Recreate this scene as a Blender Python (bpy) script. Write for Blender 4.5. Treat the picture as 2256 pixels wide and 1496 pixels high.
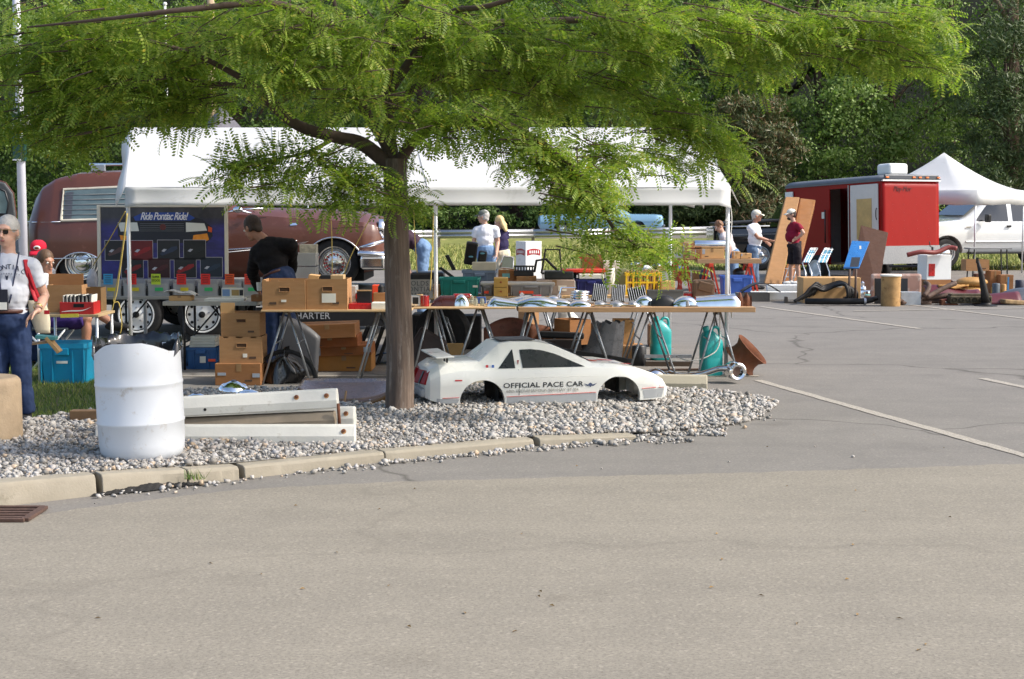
import bpy, bmesh, math, random
import numpy as np
from mathutils import Vector, Matrix, Euler, Quaternion
from mathutils import noise as mnoise
random.seed(7); rng = np.random.default_rng(7)
scene = bpy.context.scene
COL = scene.collection
for o in list(bpy.data.objects): bpy.data.objects.remove(o)
# ---------------------------------------------------------------- camera
F = 3400.0; H = 1.75; TH = math.atan2(748 - 455, F)          # focal length in photo pixels, eye height, downward tilt
cam = bpy.data.objects.new('camera', bpy.data.cameras.new('camera')); COL.objects.link(cam)
cam.location = (0, 0, H); cam.rotation_euler = (math.pi/2 - TH, 0, 0)
cam.data.sensor_width = 36; cam.data.lens = F/2256*36; cam.data.clip_end = 2000; cam.data.clip_start = .05
scene.camera = cam
# ---------------------------------------------------------------- sky, sun, exposure
EL = math.radians(42); AZ = math.radians(-9)                 # from the right, a little from the camera's side
SUN = Vector((math.cos(EL)*math.cos(AZ), math.cos(EL)*math.sin(AZ), math.sin(EL)))
w = bpy.data.worlds.new('World'); scene.world = w; w.use_nodes = True
nt = w.node_tree; bg = nt.nodes['Background']; sky = nt.nodes.new('ShaderNodeTexSky')
sky.sky_type = 'NISHITA'; sky.sun_disc = False; sky.sun_elevation = EL; sky.sun_rotation = math.atan2(SUN.x, SUN.y)
sky.dust_density = 3.0; sky.air_density = 1.0
nt.links.new(sky.outputs[0], bg.inputs[0]); bg.inputs[1].default_value = 0.15
sl = bpy.data.lights.new('sun', 'SUN'); sl.energy = 2.6; sl.angle = math.radians(3.0); sl.color = (1, .955, .89)
so = bpy.data.objects.new('sun', sl); COL.objects.link(so); so.rotation_euler = SUN.to_track_quat('Z', 'Y').to_euler()
so.location = (10, -5, 20)
vs = scene.view_settings; vs.view_transform = 'Standard'; vs.look = 'None'; vs.gamma = 1; vs.use_curve_mapping = False
vs.exposure = 0.82
scene.cycles.max_bounces = 8; scene.cycles.transparent_max_bounces = 12
# ---------------------------------------------------------------- placing: photo pixel + distance -> world point
def at(px, py, Y):
    u = (px - 1128)/F; v = (748 - py)/F
    d = Vector((u, math.cos(TH) + v*math.sin(TH), -math.sin(TH) + v*math.cos(TH)))
    return Vector((0, 0, H)) + d*(Y/d.y)
def gp(px, py, z=0.0):
    u = (px - 1128)/F; v = (748 - py)/F
    d = Vector((u, math.cos(TH) + v*math.sin(TH), -math.sin(TH) + v*math.cos(TH)))
    return Vector((0, 0, H)) + d*((z - H)/d.z)
def rect(x0, y0, x1, y1, Y):
    a = at(x0, y1, Y); b = at(x1, y0, Y)
    return (a.x + b.x)/2, a.z, b.x - a.x, b.z - a.z          # centre x, base z, width, height
# ---------------------------------------------------------------- materials
MC = {}
def C(r, g, b):                                               # sRGB 0-255 -> linear
    f = lambda c: (c/255)/12.92 if c/255 <= .04045 else ((c/255 + .055)/1.055)**2.4
    return (f(r), f(g), f(b), 1)
def newmat(name):
    m = bpy.data.materials.new(name); m.use_nodes = True
    return m, m.node_tree, m.node_tree.nodes['Principled BSDF']
def N(nt, t, **k):
    n = nt.nodes.new('ShaderNode' + t)
    for a, b in k.items():
        if a[0] == '_': n.inputs[a[1:].replace('_', ' ')].default_value = b
        else: setattr(n, a, b)
    return n
def ramp(nt, src, stops):
    r = nt.nodes.new('ShaderNodeValToRGB'); e = r.color_ramp.elements
    while len(e) < len(stops): e.new(.5)
    for i, (p, c) in enumerate(stops):
        e[i].position = p; e[i].color = c if len(c) == 4 else (*c, 1)
    nt.links.new(src, r.inputs[0]); return r
def mix(nt, a, b, fac, blend='MIX'):
    n = nt.nodes.new('ShaderNodeMix'); n.data_type = 'RGBA'; n.blend_type = blend
    for s, i in ((a, 6), (b, 7), (fac, 0)):
        if hasattr(s, 'links') or hasattr(s, 'is_linked'): nt.links.new(s, n.inputs[i])
        else: n.inputs[i].default_value = s
    return n.outputs[2]
def coords(nt, scale=(1, 1, 1), kind='Object'):
    t = nt.nodes.new('ShaderNodeTexCoord'); mp = nt.nodes.new('ShaderNodeMapping')
    mp.inputs['Scale'].default_value = scale
    nt.links.new(t.outputs[kind], mp.inputs[0]); return mp.outputs[0]
def noise(nt, vec, scale, detail=4, rough=.6):
    n = N(nt, 'TexNoise'); n.inputs['Scale'].default_value = scale; n.inputs['Detail'].default_value = detail
    n.inputs['Roughness'].default_value = rough
    if vec is not None: nt.links.new(vec, n.inputs['Vector'])
    return n.outputs[0]
def bump(nt, bsdf, h, strength=.3, dist=.01):
    b = N(nt, 'Bump'); b.inputs['Strength'].default_value = strength; b.inputs['Distance'].default_value = dist
    nt.links.new(h, b.inputs['Height']); nt.links.new(b.outputs[0], bsdf.inputs['Normal'])
def dark(c, k): return (c[0]*k, c[1]*k, c[2]*k, 1)
def mat(name, c, rough=.6, metal=0, var=.18, scale=6, bmp=0, bscale=60, dirt=None, coat=0, alpha=1, trans=0, stretch=(1, 1, 1), spec=.5):
    """base colour with blotchy wear, optional dirt colour (colour, threshold) and relief"""
    if name in MC: return MC[name]
    m, t, b = newmat(name); MC[name] = m
    if isinstance(c, str): c = MC[c]
    v = coords(t, stretch)
    n1 = noise(t, v, scale, 5, .65)
    r = ramp(t, n1, [(.28, dark(c, 1 - var)), (.72, tuple(min(1, x*(1 + var*.6)) for x in c[:3]) + (1,))])
    col = r.outputs[0]
    if dirt:
        n2 = noise(t, v, scale*dirt[2] if len(dirt) > 2 else scale*1.7, 6, .7)
        f = ramp(t, n2, [(dirt[1], (0, 0, 0, 1)), (min(1, dirt[1] + .14), (1, 1, 1, 1))])
        col = mix(t, col, dirt[0], f.outputs[0])
        if metal:
            iv = ramp(t, n2, [(dirt[1], (metal,)*3), (min(1, dirt[1] + .14), (0, 0, 0))])
            t.links.new(iv.outputs[0], b.inputs['Metallic'])
    t.links.new(col, b.inputs['Base Color'])
    rr = ramp(t, noise(t, v, scale*2.3, 3), [(.3, (max(0, rough*.8),)*3), (.7, (min(1, rough*1.15),)*3)])
    t.links.new(rr.outputs[0], b.inputs['Roughness'])
    if metal and not dirt: b.inputs['Metallic'].default_value = metal
    b.inputs['Coat Weight'].default_value = coat; b.inputs['Coat Roughness'].default_value = .08
    b.inputs['Specular IOR Level'].default_value = spec
    if trans: b.inputs['Transmission Weight'].default_value = trans
    if alpha < 1: b.inputs['Alpha'].default_value = alpha
    if bmp: bump(t, b, noise(t, v, bscale, 4), bmp, .004)
    return m
def rgb(name, r, g, b, **k): return mat(name, C(r, g, b), **k)
# ---------------------------------------------------------------- mesh builder
class MB:
    def __init__(s): s.v = []; s.f = []; s.mi = []
    def add(s, vs, fs, mi=0):
        k = len(s.v); s.v += [tuple(x) for x in vs]; s.f += [tuple(i + k for i in f) for f in fs]; s.mi += [mi]*len(fs); return s
    def box(s, c, d, rot=None, mi=0, taper=1.0, ztaper=None):
        x, y, z = d[0]/2, d[1]/2, d[2]/2; t = taper
        vs = [(-x*t, -y*t, -z), (x*t, -y*t, -z), (x*t, y*t, -z), (-x*t, y*t, -z), (-x, -y, z), (x, -y, z), (x, y, z), (-x, y, z)]
        if rot is not None:
            R = rot if isinstance(rot, Matrix) else Euler(rot).to_matrix(); vs = [R @ Vector(v) for v in vs]
        return s.add([(v[0] + c[0], v[1] + c[1], v[2] + c[2]) for v in vs], [(0, 3, 2, 1), (4, 5, 6, 7), (0, 1, 5, 4), (1, 2, 6, 5), (2, 3, 7, 6), (3, 0, 4, 7)], mi)
    def tube(s, pts, r, n=8, mi=0, cap=True, flat=1.0):
        P = [Vector(p) for p in pts]; R = r if isinstance(r, (list, tuple)) else [r]*len(P); vs = []; fs = []
        up = None
        for i, p in enumerate(P):
            d = (P[min(i + 1, len(P) - 1)] - P[max(i - 1, 0)])
            d = d.normalized() if d.length > 1e-9 else Vector((0, 0, 1))
            if up is None:
                a = d.orthogonal().normalized() if abs(d.z) > .9 else d.cross(Vector((0, 0, 1))).normalized()
            else: a = (up - d*up.dot(d)).normalized()
            up = a; b = d.cross(a)
            for k in range(n):
                t = 2*math.pi*k/n; vs.append(p + a*(R[i]*math.cos(t)) + b*(R[i]*flat*math.sin(t)))
        for i in range(len(P) - 1):
            for k in range(n):
                fs.append((i*n + k, i*n + (k + 1) % n, (i + 1)*n + (k + 1) % n, (i + 1)*n + k))
        if cap: fs += [tuple(range(n))[::-1], tuple((len(P) - 1)*n + k for k in range(n))]
        return s.add(vs, fs, mi)
    def lathe(s, prof, c=(0, 0, 0), n=24, axis=None, mi=0, capped=False):
        M = Matrix.Identity(3) if axis is None else Vector((0, 0, 1)).rotation_difference(Vector(axis)).to_matrix()
        vs = []; fs = []; c = Vector(c)
        for (r, z) in prof:
            for k in range(n):
                t = 2*math.pi*k/n; vs.append(c + M @ Vector((r*math.cos(t), r*math.sin(t), z)))
        for i in range(len(prof) - 1):
            for k in range(n): fs.append((i*n + k, i*n + (k + 1) % n, (i + 1)*n + (k + 1) % n, (i + 1)*n + k))
        if capped: fs += [tuple(range(n))[::-1], tuple((len(prof) - 1)*n + k for k in range(n))]
        return s.add(vs, fs, mi)
    def prism(s, poly, o, u, v, thick, mi=0):
        """polygon (a,b) in the plane o + a*u + b*v, given thickness along the normal"""
        o, u, v = Vector(o), Vector(u), Vector(v); n = u.cross(v).normalized()*thick; k = len(poly)
        a = [o + u*p[0] + v*p[1] for p in poly]; b = [p + n for p in a]
        return s.add(a + b, [tuple(range(k))[::-1], tuple(range(k, 2*k))] + [(i, (i + 1) % k, k + (i + 1) % k, k + i) for i in range(k)], mi)
    def grid(s, rows, mi=0, closed=False):
        n = len(rows[0]); vs = [p for r in rows for p in r]; fs = []
        for i in range(len(rows) - 1):
            for j in range(n if closed else n - 1):
                fs.append((i*n + j, i*n + (j + 1) % n, (i + 1)*n + (j + 1) % n, (i + 1)*n + j))
        return s.add(vs, fs, mi)
    def ball(s, c, r, n=10, m=7, mi=0):
        r = r if isinstance(r, (tuple, list)) else (r, r, r); rows = []
        for i in range(m + 1):
            p = math.pi*i/m
            rows.append([(c[0] + r[0]*math.sin(p)*math.cos(2*math.pi*k/n), c[1] + r[1]*math.sin(p)*math.sin(2*math.pi*k/n), c[2] - r[2]*math.cos(p)) for k in range(n)])
        return s.grid(rows, mi, closed=True)
    def mesh(s, name):
        me = bpy.data.meshes.new(name); me.from_pydata(s.v, [], s.f)
        if any(s.mi): me.polygons.foreach_set('material_index', s.mi)
        me.update(); return me
def fix(me):
    bm = bmesh.new(); bm.from_mesh(me); bmesh.ops.remove_doubles(bm, verts=bm.verts, dist=1e-5)
    bmesh.ops.recalc_face_normals(bm, faces=bm.faces); bm.to_mesh(me); bm.free()
def mk(name, mb, m, parent=None, loc=None, smooth=None, bevel=0, seg=2, solid=0, sub=0, clean=True, rot=None, label=None):
    me = mb.mesh(name) if isinstance(mb, MB) else mb
    if clean: fix(me)
    o = bpy.data.objects.new(name, me); COL.objects.link(o)
    for q in (m if isinstance(m, (list, tuple)) else [m]): me.materials.append(q)
    if parent: o.parent = parent
    if loc is not None: o.location = loc
    if rot is not None: o.rotation_euler = rot
    if solid:
        q = o.modifiers.new('solid', 'SOLIDIFY'); q.thickness = solid; q.offset = 0
    if bevel:
        q = o.modifiers.new('bevel', 'BEVEL'); q.width = bevel; q.segments = seg; q.limit_method = 'ANGLE'; q.angle_limit = math.radians(40)
        q.harden_normals = False
    if sub:
        q = o.modifiers.new('sub', 'SUBSURF'); q.levels = q.render_levels = sub
    if smooth:
        me.polygons.foreach_set('use_smooth', [True]*len(me.polygons))
        if smooth is not True:
            try: me.set_sharp_from_angle(angle=math.radians(smooth))
            except Exception: pass
    if label: o['label'] = label
    return o
def tag(o, label, cat, group=None, kind=None):
    o['label'] = label; o['category'] = cat
    if group: o['group'] = group
    o['kind'] = kind or 'thing'
    return o
def thing(name, label, cat, loc=(0, 0, 0), rz=0, group=None, rot=None):
    o = bpy.data.objects.new(name, None); COL.objects.link(o); o.location = loc; o.empty_display_size = .2
    o.rotation_euler = rot if rot is not None else (0, 0, rz)
    return tag(o, label, cat, group)
def struct(name, mb, m, **k):
    o = mk(name, mb, m, **k); o['kind'] = 'structure'; return o
def npmesh(name, V, Fc, m, parent=None, smooth=False):
    """big meshes from numpy arrays; Fc is (n,3) or (n,4)"""
    me = bpy.data.meshes.new(name); k = Fc.shape[1]
    me.vertices.add(len(V)); me.vertices.foreach_set('co', np.ascontiguousarray(V, dtype=np.float32).ravel())
    me.loops.add(Fc.size); me.loops.foreach_set('vertex_index', np.ascontiguousarray(Fc, dtype=np.int32).ravel())
    me.polygons.add(len(Fc)); me.polygons.foreach_set('loop_start', np.arange(0, Fc.size, k, dtype=np.int32))
    me.polygons.foreach_set('loop_total', np.full(len(Fc), k, dtype=np.int32))
    if smooth: me.polygons.foreach_set('use_smooth', np.ones(len(Fc), dtype=bool))
    me.update(calc_edges=True); me.validate()
    o = bpy.data.objects.new(name, me); COL.objects.link(o); me.materials.append(m)
    if parent: o.parent = parent
    return o
def text(s, size, m, parent, loc, rot, name='lettering', depth=.002, align='CENTER', sx=1.0, shear=0, space=1.0, offset=0):
    cu = bpy.data.curves.new(name, 'FONT'); cu.body = s; cu.size = size; cu.extrude = depth; cu.align_x = align; cu.align_y = 'CENTER'
    cu.shear = shear; cu.space_character = space; cu.resolution_u = 3; cu.offset = offset
    t = bpy.data.objects.new(name, cu); COL.objects.link(t)
    dg = bpy.context.evaluated_depsgraph_get(); me = bpy.data.meshes.new_from_object(t.evaluated_get(dg)); bpy.data.objects.remove(t)
    me.name = name; me.materials.clear(); me.materials.append(m)
    o = bpy.data.objects.new(name, me); COL.objects.link(o); o.parent = parent; o.location = loc; o.rotation_euler = rot; o.scale = (sx, 1, 1)
    return o
def boolean_cut(o, cutters):
    for mb in cutters:
        me = mb.mesh('cutter'); fix(me); c = bpy.data.objects.new('cutter', me); COL.objects.link(c)
        c.matrix_world = o.matrix_world.copy() if not o.parent else Matrix.Identity(4)
        c.parent = o.parent
        q = o.modifiers.new('cut', 'BOOLEAN'); q.object = c; q.operation = 'DIFFERENCE'; q.solver = 'EXACT'
    bpy.context.view_layer.update()
    dg = bpy.context.evaluated_depsgraph_get(); me = bpy.data.meshes.new_from_object(o.evaluated_get(dg))
    cs = [q.object for q in o.modifiers if q.type == 'BOOLEAN']; o.modifiers.clear(); o.data = me
    for c in cs: bpy.data.objects.remove(c)
# common materials
WHITE = rgb('white_paint', 225, 226, 222, rough=.4, var=.05, dirt=(C(170, 165, 150), .62))
BLACK = rgb('black_plastic', 26, 26, 28, rough=.45, var=.3)
RUBBER = rgb('rubber', 30, 30, 31, rough=.85, var=.2)
CHROME = mat('chrome', (.82, .83, .85, 1), rough=.1, metal=1, var=.12, scale=5)
STEEL = mat('galvanised_steel', (.42, .43, .45, 1), rough=.38, metal=.85, var=.25, scale=18)
CARD = rgb('cardboard', 166, 124, 82, rough=.88, var=.14, scale=5, bmp=.15, bscale=40, stretch=(1, 1, 4))
CARD2 = rgb('cardboard_orange', 150, 102, 60, rough=.88, var=.16, scale=4, bmp=.15, bscale=40, stretch=(1, 1, 4))
CARD3 = rgb('cardboard_pale', 198, 156, 104, rough=.88, var=.12, scale=4, bmp=.15, bscale=40)
PAPER = rgb('paper', 226, 222, 208, rough=.8, var=.08)
TAPE = rgb('grey_tape', 160, 166, 172, rough=.4, var=.1)
RUST = rgb('rust', 106, 62, 38, rough=.9, var=.45, scale=14, bmp=.5, bscale=50, dirt=(C(60, 38, 28), .55))
WOOD = rgb('raw_wood', 172, 136, 98, rough=.75, var=.25, scale=5, stretch=(1.2, 22, 22), bmp=.1)
RED = rgb('red_plastic', 176, 26, 26, rough=.3, var=.15)
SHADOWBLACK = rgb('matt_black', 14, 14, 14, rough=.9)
ORANGE_LABEL = rgb('orange_sticker', 246, 84, 46, rough=.6, var=.05)
# ================================================================= SETTING
def asphalt(name, c1, c2, c3, speck=1.0, cracks=False):
    m, t, b = newmat(name); v = coords(t)
    n1 = noise(t, v, .35, 5, .6); n2 = noise(t, v, 2.2, 6, .65); n3 = noise(t, v, 60, 4, .85)
    vo = N(t, 'TexVoronoi'); vo.inputs['Scale'].default_value = 70; t.links.new(v, vo.inputs['Vector'])
    a = ramp(t, n1, [(.32, c1), (.68, c2)]); a2 = ramp(t, n2, [(.3, c3), (.62, c2)])
    col = mix(t, a.outputs[0], a2.outputs[0], .45)
    sp = ramp(t, n3, [(.36, (.30, .29, .28)), (.52, (1, 1, 1)), (.68, (1.0, .98, .95))])
    col = mix(t, col, sp.outputs[0], .5*speck, 'MULTIPLY')
    st = ramp(t, vo.outputs['Color'], [(.0, (.62, .62, .62)), (.82, (1, 1, 1)), (.97, (1.0, 1.0, 1.0))])
    col = mix(t, col, st.outputs[0], .4*speck, 'MULTIPLY')
    lt = ramp(t, vo.outputs['Color'], [(.80, (0, 0, 0)), (.9, (1, 1, 1))])
    col = mix(t, col, C(222, 210, 192), mix(t, (0, 0, 0, 1), lt.outputs[0], 0.09*speck))
    # long tyre-rubbed streaks
    vs_ = coords(t, (.12, 1.6, 1)); ns = noise(t, vs_, 1.3, 4, .6)
    col = mix(t, col, ramp(t, ns, [(.36, (.82, .82, .83)), (.6, (1, 1, 1))]).outputs[0], .45, 'MULTIPLY')
    oil = ramp(t, noise(t, v, 1.15, 3, .5), [(.64, (1, 1, 1)), (.76, (.72, .71, .70))])
    col = mix(t, col, oil.outputs[0], .7, 'MULTIPLY')
    if cracks:
        wv = N(t, 'TexNoise'); wv.inputs['Scale'].default_value = 1.3; t.links.new(v, wv.inputs['Vector'])
        ad = N(t, 'VectorMath', operation='MULTIPLY_ADD'); t.links.new(wv.outputs['Color'], ad.inputs[0])
        ad.inputs[1].default_value = (.9, .9, 0); t.links.new(v, ad.inputs[2])
        cr = N(t, 'TexVoronoi', feature='DISTANCE_TO_EDGE'); cr.inputs['Scale'].default_value = .21; t.links.new(ad.outputs[0], cr.inputs['Vector'])
        k = ramp(t, cr.outputs['Distance'], [(.0, (.38, .37, .36)), (.0028, (.5, .5, .5)), (.006, (1, 1, 1))])
        col = mix(t, col, k.outputs[0], cracks, 'MULTIPLY')
    t.links.new(col, b.inputs['Base Color']); b.inputs['Roughness'].default_value = .92; b.inputs['Specular IOR Level'].default_value = .25
    bump(t, b, n3, .3, .005); return m
ROAD = asphalt('road_asphalt', (.262, .236, .190, 1), (.291, .262, .211, 1), (.234, .212, .174, 1), 1.0, cracks=.14)
LOT = asphalt('lot_asphalt', (.196, .182, .162, 1), (.236, .219, .194, 1), (.175, .163, .147, 1), .8, cracks=.75)
def fillpoly(pts):
    bm = bmesh.new(); vs = [bm.verts.new(p) for p in pts]; es = [bm.edges.new((vs[i], vs[(i + 1) % len(vs)])) for i in range(len(vs))]
    bmesh.ops.triangle_fill(bm, use_beauty=True, edges=es); me = bpy.data.meshes.new('sheet'); bm.to_mesh(me); bm.free()
    for p in me.polygons:
        if p.normal.z < 0: p.flip()
    return me
def smoothline(pts, k=6):
    """Catmull-Rom through the points"""
    P = [Vector(p) for p in pts]; out = []
    for i in range(len(P) - 1):
        a, b, c, d = P[max(i - 1, 0)], P[i], P[i + 1], P[min(i + 2, len(P) - 1)]
        for j in range(k):
            t = j/k; out.append(.5*((2*b) + (c - a)*t + (2*a - 5*b + 4*c - d)*t*t + (3*b - a - 3*c + d)*t**3))
    return out + [P[-1]]
def sheet(name, me, m, z=0):
    o = mk(name, me, m, clean=False); o.location.z = z; o['kind'] = 'structure'; return o
SOIL = rgb('soil', 84, 78, 52, rough=1, var=.3, scale=.8, bmp=.4)
sheet('ground', fillpoly([(-600, -60, 0), (600, -60, 0), (600, 900, 0), (-600, 900, 0)]), SOIL, -.03)
sheet('parking_lot', fillpoly([(-60, -20, 0), (60, -20, 0), (60, 43, 0), (-60, 43, 0)]), LOT, 0)
edge = [(-700, 1230), (-200, 1172), (0, 1150), (150, 1126), (300, 1107), (420, 1092), (540, 1080), (720, 1070), (900, 1062), (1100, 1057), (1300, 1051), (1550, 1045), (1800, 1038), (2050, 1030), (2256, 1023), (2700, 1012), (3400, 1000)]
el = [(p.x, p.y + .012*math.sin(i*2.3) + .01*math.sin(i*5.1), 0) for i, p in enumerate(smoothline([gp(*q) for q in edge], 8))]
sheet('road', fillpoly([(-40, -20, 0)] + [(-40, el[0][1] - .5, 0)] + el + [(40, el[-1][1], 0), (40, -20, 0)]), ROAD, .005)
PAINT = rgb('line_paint', 172, 164, 150, rough=.8, var=.12, scale=9, dirt=(C(122, 115, 105), .46, 6.0))
def line(a, b, w=.10, name='parking_line'):
    a, b = gp(*a), gp(*b); d = (b - a).normalized(); n = Vector((-d.y, d.x, 0))*w/2; k = max(2, int((b - a).length/.12)); L = []; R = []
    for i in range(k + 1):
        p = a.lerp(b, i/k); L.append(p + n*(1 + random.uniform(-.18, .12))); R.append(p - n*(1 + random.uniform(-.18, .12)))
    q = MB().grid([L, R]); o = mk(name, q, PAINT); o.location.z = .004 + .0004*len([x for x in bpy.data.objects if x.name.startswith(name)]); o['kind'] = 'structure'
for a, b in (((1668, 838), (2290, 1013)), ((2163, 834), (2500, 905)), ((400, 829), (1672, 829)), ((1675, 676), (2028, 725)), ((1940, 664), (2420, 722)), ((1880, 686), (2400, 677))): line(a, b, .11)
# ---- kerb: separate stones along the island's front edge
KERB = rgb('kerb_concrete', 146, 138, 122, rough=.9, var=.16, scale=3.5, bmp=.5, bscale=70, dirt=(C(120, 112, 94), .60, 1.5))
kb = [(-500, 1172, .15), (-150, 1133, .148), (0, 1117, .145), (216, 1092, .125), (226, 1091, .125), (415, 1070, .10), (530, 1057, .085), (540, 1056, .085), (850, 1018, .07), (1180, 985, .058), (1190, 984, .058), (1405, 968, .03)]
kp = [(gp(x, y), h) for x, y, h in kb]
kerb = bpy.data.objects.new('kerb', None); COL.objects.link(kerb); kerb['kind'] = 'structure'
def kerb_h(x):
    xs = [p.x for p, _ in kp]; return float(np.interp(x, xs, [h for _, h in kp]))
def kerb_y(x): return float(np.interp(x, [p.x for p, _ in kp], [p.y for p, _ in kp]))
for i0, i1 in ((0, 1), (1, 3), (4, 5), (5, 6), (7, 8), (8, 9), (10, 11)):
    (a, ha), (b, hb) = kp[i0], kp[i1]; a = a.copy(); b = b.copy(); gap = .012
    d = (b - a).normalized(); n = Vector((-d.y, d.x, 0)); a = a + d*gap*.4; b = b - d*gap*.4; rows = []
    for j in range(13):
        t = j/12; p = a.lerp(b, t); p.y = kerb_y(p.x) if 0 < j < 12 else p.y; h = ha*(1 - t) + hb*t; wob = .004*math.sin(7*p.x) + random.uniform(-.003, .003)
        rows.append([p + n*.0 + Vector((0, 0, -.05)), p + n*(.012 + wob) + Vector((0, 0, h*.8)), p + n*(.03 + wob) + Vector((0, 0, h)), p + n*.16 + Vector((0, 0, h + .004)), p + n*.165 + Vector((0, 0, -.05))])
    q = MB().grid(rows); q.f += [tuple(range(5)), tuple(12*5 + k for k in range(5))[::-1]]; q.mi += [0, 0]
    mk('kerb_stone', q, KERB, kerb, bevel=.006, smooth=35)
TAR = rgb('tar', 24, 23, 22, rough=.75, var=.4, scale=30, bmp=.8, bscale=40)
q = MB(); pts = [(q0, kerb_y(q0)) for q0 in np.linspace(kp[2][0].x + .45, kp[6][0].x - .15, 90)]
tw = [max(0, 1 - abs(i - 42)/47)*(.7 + .5*mnoise.noise(Vector((i*.21, 0, 0)))) for i in range(90)]
q.grid([[Vector((x, y + .012, .010 + .045*tw[i] + .008*mnoise.noise(Vector((i*.6, 3, 0))))) for i, (x, y) in enumerate(pts)], [Vector((x, y - .012 - .045*tw[i], .010 + .012*tw[i])) for i, (x, y) in enumerate(pts)], [Vector((x, y - .02 - .085*tw[i] - .01*mnoise.noise(Vector((i*.9, 7, 0))), .0075)) for i, (x, y) in enumerate(pts)]])
tar = struct('tar_strip', q, TAR, smooth=True)
# ---- drain grate at the kerb's foot
GR = rgb('rusty_iron', 84, 62, 52, rough=.85, var=.35, scale=20, bmp=.5)
g0 = gp(0, 1140); dt = thing('drain_grate', 'rusty iron storm drain grate set in the road below the kerb', 'drain', (g0.x, g0.y, .006))
gx0, gx1 = gp(-120, 1140).x - g0.x, gp(84, 1133).x - g0.x; gy0, gy1 = gp(0, 1152).y - g0.y, gp(0, 1124).y - g0.y
for yy in (gy0, gy1): mk('frame', MB().box(((gx0 + gx1)/2, yy, .01), (gx1 - gx0, .035, .02)), GR, dt, bevel=.003)
for xx in (gx0, gx1): mk('frame', MB().box((xx, (gy0 + gy1)/2, .011), (.045, gy1 - gy0, .02)), GR, dt, bevel=.003)
for k in range(1, 5): mk('bar', MB().box(((gx0 + gx1)/2, gy0 + (gy1 - gy0)*k/5, .008), (gx1 - gx0, .03, .016)), GR, dt, bevel=.003)
mk('pit', MB().box(((gx0 + gx1)/2, (gy0 + gy1)/2, -.001), (gx1 - gx0, gy1 - gy0, .004)), SHADOWBLACK, dt)
# ---- gravel island
def gz(x): return float(np.interp(x, [-4, -2.6, -1.4, .6, 1.6, 2.4], [.13, .12, .08, .045, .012, .004]))
inner = [(-500, 1150), (0, 1092), (216, 1070), (415, 1052), (530, 1042), (850, 1006), (1180, 977), (1400, 962)]
ip = []
for x, y in inner:
    p = gp(x, y); p.y = kerb_y(p.x) + .15; ip.append(p)
nose = [gp(*q) for q in [(1520, 952), (1600, 940), (1660, 925), (1700, 905), (1709, 886), (1660, 875), (1560, 865), (1440, 860), (1250, 862), (1040, 862), (900, 868), (760, 876), (600, 882), (420, 890)]]
back = [gp(x, y, .1) for x, y in [(260, 905), (120, 925), (0, 940), (-300, 955)]]
poly = [Vector((p.x, p.y, 0)) for p in ip + smoothline(nose, 3) + back]
PX = np.array([p.x for p in poly]); PY = np.array([p.y for p in poly])
def inside(x, y, PX=PX, PY=PY):
    c = np.zeros(len(x), bool); j = len(PX) - 1
    for i in range(len(PX)):
        k = ((PY[i] > y) != (PY[j] > y)) & (x < (PX[j] - PX[i])*(y - PY[i])/(PY[j] - PY[i] + 1e-12) + PX[i]); c ^= k; j = i
    return c
BEDDING = rgb('gravel_bed', 150, 146, 138, rough=1, var=.4, scale=30, bmp=.8, bscale=60)
xs = np.arange(PX.min(), PX.max(), .14); bed = MB(); gzv = np.vectorize(gz)
me = fillpoly([(p.x, p.y, gz(p.x) if not (len(ip) - 1 < i < len(poly) - 8 and p.x > .2) else -.002) for i, p in enumerate(poly)]); bed_o = mk('gravel_bed', me, BEDDING, clean=False); bed_o['kind'] = 'structure'
m, t, b = newmat('gravel_stone'); gi = N(t, 'NewGeometry')
r = ramp(t, gi.outputs['Random Per Island'], [(.0, C(118, 113, 106)), (.2, C(148, 144, 138)), (.45, C(168, 164, 158)), (.7, C(182, 178, 172)), (.86, C(172, 170, 170)), (.95, C(190, 166, 138)), (1, C(202, 198, 192))])
col = mix(t, r.outputs[0], ramp(t, noise(t, coords(t), 60, 4), [(.35, (.72, .71, .69)), (.65, (1, 1, 1))]).outputs[0], .7, 'MULTIPLY')
t.links.new(col, b.inputs['Base Color']); b.inputs['Roughness'].default_value = .9; GRAVEL = m
bm = bmesh.new(); bmesh.ops.create_cube(bm, size=1.35); bmesh.ops.triangulate(bm, faces=bm.faces); IV = np.array([v.co[:] for v in bm.verts]); IF = np.array([[v.index for v in f.verts] for f in bm.faces]); bm.free()
def stones(name, X, Y, Z, S, m=GRAVEL):
    n = len(X); q = rng.normal(size=(n, 4)); q /= np.linalg.norm(q, axis=1)[:, None]; w_, x_, y_, z_ = q.T
    R = np.stack([1 - 2*(y_*y_ + z_*z_), 2*(x_*y_ - z_*w_), 2*(x_*z_ + y_*w_), 2*(x_*y_ + z_*w_), 1 - 2*(x_*x_ + z_*z_), 2*(y_*z_ - x_*w_), 2*(x_*z_ - y_*w_), 2*(y_*z_ + x_*w_), 1 - 2*(x_*x_ + y_*y_)], 1).reshape(n, 3, 3)
    sc = S[:, None, None]*rng.uniform(.55, 1.15, (n, 1, 3)); V = IV[None]*(1 + rng.uniform(-.38, .3, (n, 8, 1)))*sc
    V = np.einsum('nij,nkj->nki', R, V); V[:, :, 2] *= .8; V += np.stack([X, Y, Z], 1)[:, None, :]
    Fc = IF[None] + (np.arange(n)*8)[:, None, None]
    return npmesh(name, V.reshape(-1, 3), Fc.reshape(-1, 3), m)
n = 170000; X = rng.uniform(-5.2, PX.max(), n); Y = rng.uniform(PY.min(), PY.max(), n); k = inside(X, Y); X = X[k][:50000]; Y = Y[k][:50000]
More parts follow.
